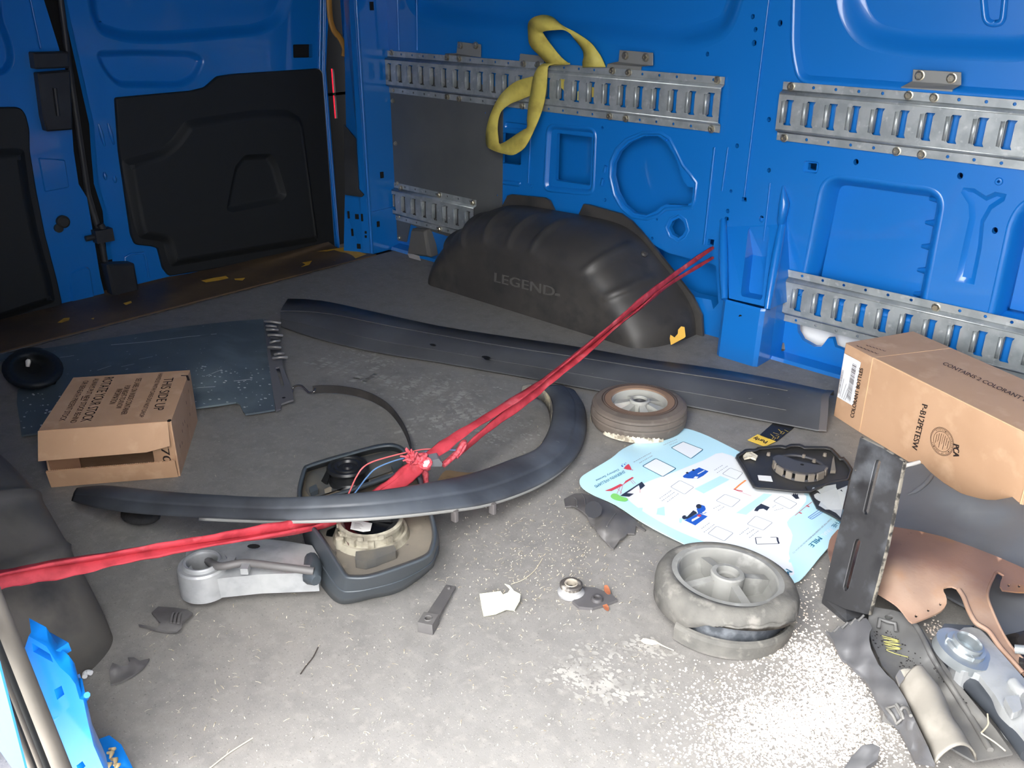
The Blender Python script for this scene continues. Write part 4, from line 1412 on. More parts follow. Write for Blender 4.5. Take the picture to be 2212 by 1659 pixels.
# ------------------------------------------------------------------ scratched side panel at the left
SLATE = mat('slate_panel', (84, 96, 104), 0.5, 0, 0, var=[((72, 82, 90), 4, 0.4, 0.7), ((112, 126, 132), 7, 0.52, 0.78)], speck=[((168, 178, 178), 85, 0.70, 0.74)], rvar=(10, 0.4, 0.6))
SLATEDARK = mat('slate_dark', (34, 38, 42), 0.6)
PALE = mat('paint_fleck', (190, 196, 194), 0.7)
t = thing('side_panel', 'scratched slate-grey plastic side panel lying under the small open box', 'panel', P(400, 820))
oz = [(-30, 768, 0.02), (100, 752, 0.045), (250, 728, 0.05), (400, 705, 0.045), (568, 690, 0.02), (630, 862, 0.012), (530, 893, 0.008), (425, 880, 0.012), (45, 940, 0.008), (38, 850, 0.02),
      (320, 780, 0.055), (450, 770, 0.05), (150, 830, 0.04), (580, 780, 0.022)]
o_ = [(-40, 772), (20, 762), (100, 752), (250, 728), (400, 705), (500, 694), (568, 689), (573, 720), (577, 760), (583, 800), (590, 850), (594, 884), (560, 890), (530, 894), (525, 888), (518, 872),
      (510, 868), (470, 874), (425, 880), (300, 866), (190, 884), (128, 905), (96, 933), (46, 940), (42, 905), (36, 870), (38, 842), (60, 832), (120, 830), (128, 800), (122, 780), (100, 764), (60, 768), (0, 778), (-40, 800)]
mb = MB()
drape(mb, o_, oz, 0.004, (), 22)
build('panel_skin', mb, SLATE, t)
mb = MB()
fz = field(oz)
PF = lambda x, y, k=0.0012: P(x, y, fz(x, y) + k)
for pts, w_ in (([(240, 745), (320, 738), (400, 728), (468, 721)], 0.003), ([(130, 772), (160, 768)], 0.002), ([(420, 838), (465, 835)], 0.003), ([(505, 823), (545, 819)], 0.003),
                ([(445, 812), (480, 798)], 0.002), ([(210, 800), (240, 790)], 0.0015), ([(300, 776), (330, 770)], 0.0015), ([(262, 792), (290, 786)], 0.0015)):
    polyline(mb, [PF(*p) for p in pts], w_, Z, False)
for k in range(120):
    x, y = rnd.uniform(415, 590), rnd.uniform(790, 880)
    if k > 75:
        x, y = rnd.uniform(45, 150), rnd.uniform(850, 925)
    if not inside(x, y, o_):
        continue
    r = rnd.uniform(0.0008, 0.003)
    p = PF(x, y)
    mb.add([p + Vector((r * math.cos(a) * 1.4, r * math.sin(a), 0)) for a in (0, 1.2, 2.5, 3.7, 5.0)], [(0, 1, 2, 3, 4)])
tag(build('paint_specks', mb, PALE, t), kind='stuff')
mb = MB()
sp = [(570, 689), (600, 694), (603, 720), (606, 745), (608, 768), (612, 795), (622, 820), (630, 838), (632, 850), (634, 863), (624, 866), (608, 872), (606, 882), (596, 886), (590, 850), (583, 800), (577, 760), (573, 720)]
win = [[(580, 712), (599, 714), (601, 725), (582, 724)], [(584, 728), (602, 729), (604, 740), (585, 739)], [(583, 752), (606, 752), (607, 768), (586, 768)], [(595, 794), (603, 792), (614, 832), (608, 836)]]
drape(mb, sp, [(570, 689, 0.02), (600, 700, 0.028), (605, 760, 0.03), (632, 850, 0.016), (600, 880, 0.01)], 0.004, win, 14)
build('clip_strip', mb, mat('clip_grey', (98, 98, 102), 0.5), t)['label'] = 'ribbed grey clip strip along the panel end'
CLIPM = mat('clip_silver', (140, 138, 137), 0.4, 0.4)
for (x0, y0, x1, y1) in ((572, 694, 606, 698), (576, 704, 596, 706), (577, 712, 600, 713), (580, 724, 610, 725), (584, 740, 604, 736), (580, 750, 606, 751), (594, 766, 612, 764), (590, 774, 620, 772)):
    mb = MB()
    mb.tube([P(x0, y0, 0.034), P((x0 + x1) / 2, (y0 + y1) / 2 - 1, 0.042), P(x1, y1, 0.034)], 0.0035, 8)
    build('clip', mb, CLIPM, t)
mb = MB()
c = P(613, 859, 0.0205)
mb.add([c + Vector((0.004 * math.cos(i * 0.785), 0.004 * math.sin(i * 0.785), 0)) for i in range(8)], [tuple(range(8))])
build('bolt_hole', mb, DARK, t)
# dark end pocket with its pale bolt
mb = MB()
pk_ = lambda f, z: [P(72 + 60 * f * math.cos(a), 796 + 40 * f * math.sin(a), z) for a in np.linspace(0, 2 * math.pi, 24)[:-1]]
mb.loft([pk_(1.15, 0.006), pk_(1.08, 0.045), pk_(0.95, 0.058), pk_(0.72, 0.052), pk_(0.60, 0.030), pk_(0.3, 0.022)], True, (False, True))
build('end_pocket', mb, SLATEDARK, t)['label'] = 'dark hollow pocket at the panel end'
mb = MB()
mb.tube([P(60, 792, 0.030), P(61, 780, 0.042), P(62, 776, 0.046)], [0.004, 0.006, 0.003], 8)
build('bolt', mb, mat('bolt_pale', (225, 220, 212), 0.5), t)

# ------------------------------------------------------------------ wheel flare lying on the floor
FLARE = mat('flare_black', (74, 78, 84), 0.5, 0, 0, var=[((54, 56, 61), 7, 0.38, 0.58), ((98, 104, 112), 5, 0.5, 0.75)], speck=((120, 122, 120), 70, 0.72, 0.8), rvar=(14, 0.4, 0.62))
FLAREEDGE = mat('flare_edge', (150, 150, 148), 0.55)
pr = [((158, 1082), .030, (172, 1060), .040), ((215, 1098), .045, (240, 1061), .052), ((300, 1110), .062, (340, 1072), .066), ((430, 1118), .085, (450, 1081), .09), ((600, 1124), .108, (600, 1088), .112),
      ((740, 1121), .118, (730, 1082), .124), ((850, 1114), .110, (828, 1071), .118), ((955, 1103), .088, (925, 1054), .096), ((1055, 1088), .058, (1015, 1034), .066), ((1150, 1055), .036, (1095, 1005), .044),
      ((1212, 1018), .022, (1158, 978), .032), ((1250, 978), .014, (1184, 942), .026), ((1265, 930), .013, (1195, 900), .028), ((1261, 882), .014, (1193, 868), .032), ((1240, 846), .018, (1176, 846), .038)]
t = thing('wheel_flare', 'curved black wheel arch flare lying across the broken mirror housing', 'flare', P(900, 1060))
mb = MB()
prof_ = ((0.0, 0.0), (0.05, 0.003), (0.16, 0.0062), (0.30, 0.0085), (0.34, 0.0088), (0.36, 0.0112), (0.40, 0.012), (0.60, 0.0135), (0.80, 0.0135), (0.93, 0.010), (1.0, 0.004))
rg_f = []
for q in smooth_open([tuple(P(*a, za)) + tuple(P(*b, zb)) for a, za, b, zb in pr], 6):
    a, b = Vector(q[:3]), Vector(q[3:])
    rg_f.append([a.lerp(b, s) + Z * (h * min(1, (b - a).length / 0.04)) for s, h in prof_])
mb.loft(rg_f, False)
build('flare_body', mb, FLARE, t, solid=0.003)
mb = MB()
eg = smooth_open([tuple(P(a[0], a[1], za)) for a, za, b, zb in pr[3:12]], 6)
strip = [[Vector(p) + Z * 0.001, Vector(p) - Z * 0.005 + Vector((0.0, -0.0015, 0))] for p in eg]
mb.loft(strip, False)
build('lower_edge', mb, FLAREEDGE, t, solid=0.002)['label'] = 'pale worn lower edge'
mb = MB()
iw = smooth_open([(1158, 976, .030), (1184, 940, .028), (1194, 900, .030), (1191, 868, .034), (1176, 845, .040), (1150, 832, .048), (1128, 836, .046)], 5)
mb.loft([[P(x, y, z) + Z * 0.003, P(x, y, z) - Z * 0.008 + Vector((-0.002, -0.001, 0)), P(x, y, z) - Z * 0.022 + Vector((-0.003, -0.002, 0))] for x, y, z in iw], False)
build('inner_lip', mb, mat('lip_worn', (104, 100, 94), 0.7, 0, 0, var=[((176, 166, 140), 40, 0.5, 0.62), ((60, 60, 62), 20, 0.5, 0.7)]), t, solid=0.002)['label'] = 'worn inner lip with straw-coloured scuffs'
for (x, y, z) in ((1064, 1097, .045), (982, 1113, .068)):
    mb = MB()
    mb.box(P(x, y, z), (0.012, 0.008, 0.02))
    build('clip', mb, MOULDEND, t, bevel=0.002)
mb = MB()
pl = lambda f, z: [P(304 + 42 * f * math.cos(a), 1112 + 22 * f * math.sin(a), z) for a in np.linspace(0, 2 * math.pi, 16)[:-1]]
mb.loft([pl(1.0, 0.001), pl(1.05, 0.014), pl(0.85, 0.026), pl(0.4, 0.030)], True, (False, True))
solo('foam_lump', 'dark crumpled foam lump under the left tip of the flare', 'foam', mb, mat('foam_dark', (36, 36, 38), 0.9, bump=(90, 0.8, 0.004)), P(304, 1120))

# ------------------------------------------------------------------ broken mirror housing
HOUS = mat('housing_slate', (70, 77, 83), 0.42, 0, 0, var=((60, 66, 72), 5, 0.4, 0.7), rvar=(12, 0.34, 0.5))
DUST = mat('dusty_inside', (138, 129, 116), 0.85, 0, 0, var=[((112, 106, 98), 9, 0.4, 0.65), ((160, 150, 134), 22, 0.55, 0.75)], speck=((70, 68, 66), 120, 0.68, 0.75))
DUSTDARK = mat('dusty_dark', (78, 80, 82), 0.7, 0, 0, var=((108, 102, 92), 14, 0.45, 0.7))
O_ = [(643, 1082), (642, 1056), (648, 1030), (655, 1010), (664, 1003), (707, 989), (750, 977), (801, 963), (837, 957), (860, 960), (877, 971), (890, 990), (905, 1020), (922, 1062), (936, 1110), (944, 1150),
      (940, 1180), (925, 1205), (870, 1228), (800, 1250), (757, 1252), (742, 1246), (728, 1225), (700, 1180), (672, 1140), (655, 1110)]
B_ = [(646, 1100), (645, 1082), (650, 1062), (660, 1047), (672, 1040), (710, 1030), (750, 1020), (800, 1006), (836, 1000), (860, 1003), (880, 1012), (895, 1030), (912, 1062), (930, 1100), (946, 1150), (949, 1188),
      (940, 1212), (929, 1232), (864, 1278), (799, 1294), (757, 1304), (732, 1303), (709, 1285), (682, 1245), (664, 1190), (650, 1140)]
n_ = 120


def clos(pts):
    return smooth_closed(pts, 5)


O_s, B_s = clos(O_), clos(B_)
zr = 0.088
t = thing('mirror_housing', 'broken slate-grey vehicle mirror housing with open compartments and metal arm', 'mirror housing', P(800, 1160))
mb = MB()
I1, I2, I3 = inset(O_s, 4), inset(O_s, 7), inset(O_s, 11)
m_ = [((o[0] + b[0]) / 2, (o[1] + b[1]) / 2) for o, b in zip(O_s, B_s)]
rg = [[P(x, y, 0.002) for x, y in inset(B_s, 22)], [P(x, y, 0.004) for x, y in B_s], [P(*p, 0.030) for p in [(o[0] * .25 + b[0] * .75, o[1] * .25 + b[1] * .75) for o, b in zip(O_s, B_s)]],
      [P(*p, 0.045) + Vector((0, 0, 0)) for p in m_], [P(x, y, zr - 0.004) for x, y in O_s], [P(x, y, zr) for x, y in inset(O_s, 3)], [P(x, y, zr) for x, y in I2], [P(x, y, zr - 0.006) for x, y in inset(O_s, 9)],
      [P(x, y, 0.056) for x, y in I3]]
mb.loft(rg, True, (True, False))
# divider bar
dv = [(672, 1084), (740, 1062), (810, 1038), (884, 1011)]
mb.loft([[P(x, y, 0.050), P(x - 1, y - 2, zr - 0.002), P(x, y, zr), P(x + 2, y + 5, zr - 0.002), P(x + 3, y + 9, 0.050)] for x, y in smooth_open(dv, 4)], False)
# collar where the arm enters, outer seam bead
mb.tube([P(x, y, 0.05) for x, y in ((672, 1205), (676, 1224), (674, 1246), (684, 1254))], [0.010, 0.014, 0.014, 0.008], 10)
sm = [Vector(p) for p in rg[3]]
k0 = int(len(sm) * 15.5 / 26)
k1 = int(len(sm) * 23 / 26)
mb.tube([p for p in sm[k0:k1]], 0.0018, 6)
mb.tube([P(751, 1004, 0.060), P(752, 990, 0.078), P(751, 978, zr)], 0.0014, 6)
build('housing_shell', mb, HOUS, t)
up_poly = [p for p in I3 if p[1] < 1084 - (p[0] - 672) * 0.343]
mb = MB()
mb.sheet(I3, [[(706, 1146), (742, 1130), (746, 1146), (716, 1160), (704, 1157)]], lambda x, y: P(x, y, 0.052), 16, 0, True)
build('inner_floor', mb, DUST, t)['label'] = 'dust-covered inner floor'
mb = MB()
upo = [(672, 1078), (660, 1060), (662, 1030), (672, 1018), (760, 992), (840, 974), (866, 980), (882, 1005), (780, 1040)]
mb.sheet(upo, [[(700, 1056), (716, 1050), (716, 1062), (702, 1066)]], lambda x, y: P(x, y, 0.056 + 0.004 * math.sin(x * 0.05)), 14, 0, True)
build('upper_tray', mb, DUSTDARK, t)['label'] = 'dark upper compartment tray'
# motor in the upper compartment
m1 = MB()
c = P(752, 1020, 0.070)
m1.lathe([(0.030, -0.012), (0.027, 0.004), (0.034, 0.006), (0.036, 0.010), (0.034, 0.014), (0.029, 0.014), (0.028, 0.011), (0.024, 0.011), (0.023, 0.014), (0.018, 0.014), (0.016, 0.010), (0.009, 0.010), (0.006, 0.013), (0, 0.013)], c, None, 36)
m1.loft([[c + Vector((0.03 * math.cos(a), 0.03 * math.sin(a), -0.010)) for a in np.linspace(0, 6.0, 20)], [c + Vector((0.038 * math.cos(a), 0.036 * math.sin(a), -0.022)) for a in np.linspace(0, 6.0, 20)]], False)
m1.prism([c + Vector((-0.044, -0.004, 0.0)), c + Vector((-0.034, -0.006, 0.004)), c + Vector((-0.012, -0.036, -0.014)), c + Vector((-0.03, -0.036, -0.018))], (0, 0, 0.004))
build('mirror_motor', m1, mat('motor_black', (30, 31, 33), 0.35), t)
mb = MB()
bq_ = []
for q in ([(668, 1062), (684, 1054), (688, 1066), (672, 1074)], [(845, 1012), (868, 1004), (870, 1014), (850, 1022)]):
    build('clip_block', MB().prism([P(x, y, 0.058) for x, y in q], (0, 0, 0.008)), HOUS, t, bevel=0.0015)
for q in ([(800, 1044), (838, 1030), (842, 1036), (806, 1050)],):
    mb.prism([P(x, y, 0.056) for x, y in q], (0, 0, 0.006))
build('clip_block', mb, HOUS, t, bevel=0.0015)
# actuator in the lower compartment
c = P(802, 1146, 0.060)
mb = MB()
mb.lathe([(0.060, -0.008), (0.056, 0.002), (0.052, 0.002), (0.050, -0.004), (0.046, 0.0), (0.045, 0.012), (0.0495, 0.014), (0.0505, 0.021), (0.046, 0.023), (0.043, 0.020)], c, None, 40)
for k in range(10):
    a = 3.5 + k * 0.30
    v = Vector((math.cos(a), math.sin(a), 0))
    mb.box(c + v * 0.049 + Z * (0.006 if k % 2 else 0.018), (0.009, 0.006, 0.012 if k % 2 else 0.007), (Vector((-v.y, v.x, 0)), v, Z))
mb.lathe([(0.007, -0.006), (0.006, 0.010), (0, 0.011)], c + Vector((-0.006, -0.056, 0)), None, 12)
build('actuator_ring', mb, mat('ring_pale', (172, 166, 150), 0.55, 0, 0, var=((120, 114, 102), 30, 0.45, 0.65)), t)['label'] = 'pale clip ring of the mirror motor'
mb = MB()
mb.lathe([(0.045, 0.019), (0.042, 0.016), (0.030, 0.012), (0.010, 0.014), (0, 0.016)], c, None, 36)
mb.box(c + Vector((0.012, 0.018, 0.018)), (0.05, 0.006, 0.008), (RT, Vector((-RT.y, RT.x, 0)), Z))
build('actuator_dish', mb, mat('dish_black', (20, 22, 26), 0.25), t)
mb = MB()
q = [P(x, y, 0.080) for x, y in ((760, 1128), (783, 1127), (804, 1131), (800, 1147), (784, 1149), (757, 1143))]
mb.prism(q, (0, 0, 0.0008))
lb = build('paper_label', mb, mat('label_paper', (228, 226, 224), 0.6), t)
mb = MB()
for k in range(5):
    a, b = q[0].lerp(q[5], 0.18 + k * 0.17), q[2].lerp(q[3], 0.18 + k * 0.17)
    polyline(mb, [a.lerp(b, 0.15) + Z * 0.001, a.lerp(b, 0.45 + 0.08 * (k % 3)) + Z * 0.001], 0.0007, Z, False)
build('label_print', mb, INKSOFT, lb)
mb = MB()
mb.prism([P(x, y, 0.053) for x, y in ((770, 1208), (806, 1204), (852, 1194), (858, 1206), (812, 1224), (790, 1230), (768, 1226))], (0, 0, 0.014))
mb.prism([P(x, y, 0.053) for x, y in ((716, 1196), (726, 1194), (727, 1198), (717, 1200))], (0, 0, 0.006))
build('cable_block', mb, DUSTDARK, t, bevel=0.003)
for nm, col, pts in (('red_wire', (224, 110, 112), [(747, 1082, .10), (757, 1058, .105), (770, 1030, .115), (784, 1010, .125), (806, 997, .125), (850, 984, .12), (890, 975, .115), (922, 970, .11), (962, 972, .10)]),
                     ('blue_wire', (96, 132, 178), [(752, 1082, .10), (772, 1058, .105), (790, 1034, .11), (812, 1012, .118), (850, 996, .118), (890, 985, .113), (930, 974, .11), (950, 971, .104), (996, 973, .09)])):
    mb = MB()
    mb.tube(smooth_open([tuple(P(*p)) for p in pts], 6), 0.0013, 6)
    build(nm, mb, mat(nm, col, 0.5), t)
mb = MB()
mb.tube(smooth_open([tuple(P(*p)) for p in ((734, 1118, .085), (742, 1140, .075), (750, 1165, .062), (758, 1182, .056))], 4), 0.003, 6)
build('cable', mb, mat('cable_brown', (96, 74, 70), 0.6), t)
# metal arm
ALU = mat('cast_aluminium', (170, 172, 174), 0.45, 0.4, 0, var=[((160, 162, 164), 60, 0.45, 0.62), ((182, 184, 184), 9, 0.5, 0.7)], bump=(150, 0.15, 0.0006))
mb = MB()
ao = [(402, 1192), (420, 1184), (470, 1172), (520, 1166), (570, 1164), (620, 1169), (674, 1178), (690, 1205), (686, 1236), (640, 1238), (560, 1241), (470, 1250), (440, 1253), (412, 1240), (400, 1216)]
ac = [(x, y, 0.052) for x, y in ao] + [(560, 1195, 0.062), (620, 1200, 0.062), (500, 1190, 0.060)]
drape(mb, ao, ac, 0.034, [circle(437, 1217, 24, 20)], 20)
mb.loft([[P(470 + k * 40, 1206 + k * 3, 0.066), P(470 + k * 40, 1212 + k * 3, 0.068), P(470 + k * 40, 1219 + k * 2.6, 0.066)] for k in range(6)], False)
c = P(437, 1217, 0.062)
mb.lathe([(0.024, -0.045), (0.022, 0.002), (0.0225, 0.005), (0.026, 0.006), (0.028, 0.004), (0.0285, 0.0), (0.034, 0.0), (0.036, -0.003), (0.037, -0.045)], c, None, 36)
arm = build('mirror_arm', mb, ALU, t)
arm['label'] = 'cast aluminium mirror arm with round pivot'
mb = MB()
mb.tube(smooth_open([tuple(P(*p)) for p in ((450, 1212, .05), (462, 1220, .064), (482, 1223, .068), (530, 1216, .07), (600, 1224, .068), (678, 1234, .062))], 5), 0.0062, 8)
build('arm_rod', mb, mat('rod_grey', (92, 90, 90), 0.5), arm)
mb = MB()
for (x, y) in ((499, 1214), (530, 1228)):
    mb = MB().box(P(x, y, 0.068), (0.012, 0.016, 0.010), (RT, Vector((-RT.y, RT.x, 0)).normalized(), Z))
    build('arm_clip', mb, ALU, arm, bevel=0.002)
mb = MB()
mb.add([P(548 + 14 * math.cos(a), 1180 + 5 * math.sin(a), 0.0635) for a in np.linspace(0, 6.0, 14)], [tuple(range(14))])
build('arm_slot', mb, DARK, arm)
# ------------------------------------------------------------------ red webbing strap
RED_W = mat('red_webbing', (192, 60, 72), 0.7, 0, 0, var=[((162, 42, 54), 40, 0.45, 0.65), ((214, 104, 112), 26, 0.6, 0.75)], bump=(1400, 0.5, 0.0006))
PINK = mat('frayed_red', (206, 92, 102), 0.8, 0, 0, var=((176, 52, 64), 200, 0.45, 0.6), bump=(900, 0.6, 0.001))


def strand(pts, w0, twist, sq=0.3, taper=False):
    """pts: (px, py, x of the vertical plane the strap hangs in)"""
    q = smooth_open([tuple(XP(a, b, x)) for a, b, x in pts], 5)
    q = [Vector(p) for p in q]
    rings = []
    n = len(q)
    for i, p in enumerate(q):
        tg = (q[min(i + 1, n - 1)] - q[max(i - 1, 0)]).normalized()
        v = (CAM - p).normalized()
        sd = tg.cross(v).normalized()
        nn = sd.cross(tg)
        a = twist * i / n * 2 * math.pi
        s1, s2 = sd * math.cos(a) + nn * math.sin(a), nn * math.cos(a) - sd * math.sin(a)
        w = w0 * min(1.0, 0.35 + i * 0.035 if taper else 1.0) * (1 + 0.14 * math.sin(i * 0.55) + 0.08 * math.sin(i * 1.7))
        rings.append([p + s1 * (w * math.cos(k * math.pi / 5)) + s2 * (w * sq * math.sin(k * math.pi / 5) + (0.0008 if k % 2 else -0.0006)) for k in range(10)])
    return rings


t = thing('red_strap', 'red webbing tie-down strap knotted in the middle, stretched from wall to wall', 'strap', XP(910, 1000, .15))
def planes(pts, x0, x1):
    n = len(pts) - 1
    return [(p[0], p[1], x0 + (x1 - x0) * i / n) for i, p in enumerate(pts)]


sa = planes([(1541, 534), (1500, 562), (1440, 606), (1385, 650), (1330, 696), (1270, 745), (1200, 800), (1150, 838), (1080, 884), (1000, 934), (950, 970), (905, 1003)], 0.042, 0.150)
sb = planes([(1541, 556), (1500, 580), (1440, 618), (1385, 664), (1330, 706), (1270, 757), (1200, 813), (1150, 853), (1080, 905), (1030, 946), (990, 982), (958, 1004)], 0.046, 0.148)
lx = (.150, .155, .158, .158, .148, .142, .136, .127, .118, .108, .094, .080, .072)
sc = [(x, y, l) for (x, y), l in zip(((905, 1003), (870, 1030), (800, 1080), (745, 1108), (690, 1128), (600, 1143), (500, 1157), (390, 1176), (300, 1189), (200, 1205), (100, 1220), (10, 1236), (-60, 1246)), lx)]
sd_ = [(x, y, l + .003) for (x, y), l in zip(((905, 1006), (872, 1036), (800, 1086), (745, 1114), (690, 1137), (600, 1154), (500, 1168), (390, 1184), (300, 1199), (200, 1220), (100, 1236), (10, 1254), (-60, 1266)), lx)]
for nm, pts, w, tw in (('upper_strand', sa, 0.0105, 0.5), ('lower_strand', sb, 0.0085, 0.8), ('long_strand', sc, 0.0125, 0.3), ('long_strand', sd_, 0.0110, 0.55)):
    mb = MB()
    mb.loft(strand(pts, w, tw, 0.3, 'long' not in nm), True, (True, True))
    build(nm, mb, RED_W, t)
K = XP(905, 1000, .151)
mb = MB()
r_ = random.Random(5)
for k in range(7):
    ax = Vector((r_.uniform(-1, 1), r_.uniform(-1, 1), r_.uniform(-1, 1))).normalized()
    u = ax.orthogonal().normalized()
    v = ax.cross(u)
    R = r_.uniform(0.006, 0.0105)
    o_ = K + Vector((r_.uniform(-1, 1) * 0.008, r_.uniform(-1, 1) * 0.008, 0.003 + r_.uniform(-1, 1) * 0.008))
    mb.tube([o_ + u * (R * math.cos(a)) + v * (R * 0.8 * math.sin(a)) for a in np.linspace(0, 2 * math.pi, 15)[:-1]], 0.0045, 8, closed=True)
build('knot', mb, PINK, t)['label'] = 'bulky frayed knot'
mb = MB()
mb.tube(smooth_open([tuple(XP(x, y, .153)) for x, y in ((908, 1004), (918, 1022), (920, 1040), (923, 1056))], 4), [0.006] * 6 + [0.005] * 4 + [0.003] * 3, 8)
build('strap_tail', mb, PINK, t)
mb = MB()
for k in range(14):
    a = XP(892, 996, .151)
    d = Vector((r_.uniform(-1, .2), r_.uniform(-.4, .6), r_.uniform(0.0, 1.2))).normalized() * r_.uniform(0.014, 0.028)
    mb.tube([a, a + d * 0.6 + Vector((0, 0, 0.003)), a + d], [0.0028, 0.0022, 0.0014], 5)
tag(build('frayed_end', mb, PINK, t), kind='stuff')
bk = thing('strap_buckle', 'small grey and white plastic clip tied in beside the red knot', 'clip', XP(935, 1002, .165))
mb = MB()
q = [XP(x, y, .166) for x, y in ((928, 995), (948, 991), (956, 1001), (954, 1008), (930, 1008))]
mb.prism(q, Vector((-0.018, 0.012, 0)))
build('clip_body', mb, mat('clip_body_grey', (122, 124, 128), 0.4), bk, bevel=0.002)
mb = MB()
q = [XP(x, y, .168) for x, y in ((914, 1009), (928, 996), (930, 1008))]
mb.prism(q, Vector((-0.012, 0.008, 0)))
build('clip_wedge', mb, mat('wedge_white', (226, 228, 232), 0.4), bk, bevel=0.001)
mb = MB()
for k in range(3):
    mb.tube(smooth_open([tuple(XP(x, y + k * 2, .146 + .003 * k)) for x, y in ((958, 1002), (975, 988), (990, 972), (998, 958), (1004, 954), (1000, 966), (985, 984))], 4), 0.0042, 7)
build('cord_loop', mb, PINK, t)

# ------------------------------------------------------------------ flat black bungee with its wire hook
t = thing('bungee_strap', 'flat black bungee strap with a wire hook curving over the floor', 'strap', P(800, 850))
mb = MB()
pts = smooth_open([(676, 842, .012), (700, 840, .012), (740, 842, .012), (780, 850, .012), (815, 864, .012), (845, 886, .012), (870, 920, .013), (885, 956, .016), (889, 990, .03), (884, 1010, .05)], 5)
c_ = [P(x, y, z) for x, y, z in pts]
rg = []
for i, p in enumerate(c_):
    tg = (c_[min(i + 1, len(c_) - 1)] - c_[max(i - 1, 0)]).normalized()
    s = tg.cross(Z).normalized()
    rg.append([p - Z * 0.009 - s * 0.001, p + Z * 0.009 - s * 0.001, p + Z * 0.009 + s * 0.0015, p - Z * 0.009 + s * 0.0015])
mb.loft(rg, True, (True, True), 0, False)
build('band', mb, mat('bungee_black', (48, 46, 46), 0.55, 0, 0, var=((70, 66, 64), 12, 0.5, 0.7)), t)
mb = MB()
mb.tube(smooth_open([tuple(P(*p)) for p in ((630, 850, .004), (633, 838, .012), (641, 833, .018), (652, 834, .018), (661, 842, .012), (668, 848, .008), (678, 846, .012), (681, 839, .016))], 5), 0.0022, 8)
build('wire_hook', mb, mat('hook_steel', (150, 146, 144), 0.25, 0.9), t)

# ------------------------------------------------------------------ wheels
TYRE = mat('tyre_brown_grey', (108, 98, 90), 0.7, 0, 0, var=[((92, 84, 78), 14, 0.4, 0.66), ((122, 114, 106), 40, 0.55, 0.75)], bump=(220, 0.2, 0.0006))
TYREBAND = mat('tyre_tan', (138, 112, 92), 0.7, 0, 0, var=((118, 96, 80), 16, 0.4, 0.7))
GROOVE = mat('groove_brown', (72, 54, 46), 0.7)
HUB = mat('hub_grey', (168, 168, 162), 0.45, 0, 0, var=((146, 146, 142), 18, 0.45, 0.68))
CREAM = mat('dried_paint', (218, 210, 190), 0.8, 0, 0, var=((150, 140, 124), 60, 0.5, 0.6), bump=(160, 0.6, 0.002))
near = P(1375, 961, 0)
dr = Vector((near.x - CAM.x, near.y - CAM.y, 0)).normalized()
R = 0.100
c = near + dr * R
t = thing('dolly_wheel', 'tan-sided dolly wheel with grey spoked hub lying beside the sill moulding', 'wheel', c)
hh = 0.052
mb = MB()
mb.lathe([(0.060, hh - 0.012), (0.062, hh), (0.070, hh + 0.001), (0.090, hh - 0.002), (0.097, hh - 0.006), (0.0985, hh - 0.010), (0.0965, hh - 0.013), (0.0985, hh - 0.016), (0.1, hh - 0.022), (0.0985, hh - 0.025),
          (0.100, hh - 0.028), (0.0985, 0.010), (0.094, 0.002), (0.088, 0.0005), (0.05, 0.0005)], c, None, 56)
build('tyre', mb, TYRE, t)
mb = MB()
mb.lathe([(0.0575, hh - 0.002), (0.059, hh + 0.0008), (0.071, hh + 0.0018), (0.0735, hh + 0.0012)], c, None, 56)
build('sidewall_band', mb, TYREBAND, t)
mb = MB()
for r in (0.0725, 0.0775):
    mb.lathe([(r - 0.0009, hh + 0.0014), (r, hh + 0.0022), (r + 0.0009, hh + 0.0014)], c, None, 56)
build('groove', mb, GROOVE, t)
mb = MB()
mb.lathe([(0.059, hh - 0.001), (0.056, hh - 0.003), (0.054, hh - 0.016), (0.050, hh - 0.024), (0.018, hh - 0.026), (0.018, hh - 0.004), (0.0205, hh - 0.003), (0.0205, hh + 0.001), (0.0185, hh + 0.003), (0.0155, hh + 0.003), (0.0145, hh - 0.004)], c, None, 48)
for k in range(6):
    a = k * math.pi / 3 + 0.35
    v = Vector((math.cos(a), math.sin(a), 0))
    s = Vector((-v.y, v.x, 0))
    b0, b1 = c + v * 0.017, c + v * 0.053
    mb.loft([[b0 + s * 0.005 + Z * (hh - 0.003), b0 - s * 0.005 + Z * (hh - 0.003), b0 - s * 0.007 + Z * (hh - 0.026), b0 + s * 0.007 + Z * (hh - 0.026)],
             [b1 + s * 0.012 + Z * (hh - 0.014), b1 - s * 0.012 + Z * (hh - 0.014), b1 - s * 0.014 + Z * (hh - 0.026), b1 + s * 0.014 + Z * (hh - 0.026)]], True, (True, True), 0, False)
build('hub', mb, HUB, t)
mb = MB()
mb.lathe([(0.0145, hh - 0.003), (0.013, hh - 0.004), (0.012, hh - 0.008), (0.0095, hh - 0.008), (0.0085, hh - 0.006), (0.0075, hh - 0.020), (0, hh - 0.024)], c, None, 32)
build('bearing', mb, mat('bearing_dark', (96, 96, 98), 0.35, 0.5), t)
mb = MB()
for a0, a1, z0, z1 in ((-0.75, 0.55, 0.004, 0.017), (-2.15, -1.25, 0.006, 0.022)):
    base = math.atan2(-dr.y, -dr.x)
    rr_ = [[c + Vector((0.1004 * math.cos(base + a), 0.1004 * math.sin(base + a), z0 + (z1 - z0) * f_ * (0.35 + 0.65 * math.sin(math.pi * (a - a0) / (a1 - a0)) ** 0.5) + (0.0012 * math.sin(a * 61) + 0.001 * math.sin(a * 143 + 1) if f_ == 1 else 0))) for a in np.linspace(a0, a1, 90)] for f_ in (0, 0.5, 1)]
    for k in (0, -1):
        for row in rr_:
            row[k] = row[k] * 1.0
    mb.loft(rr_, False)
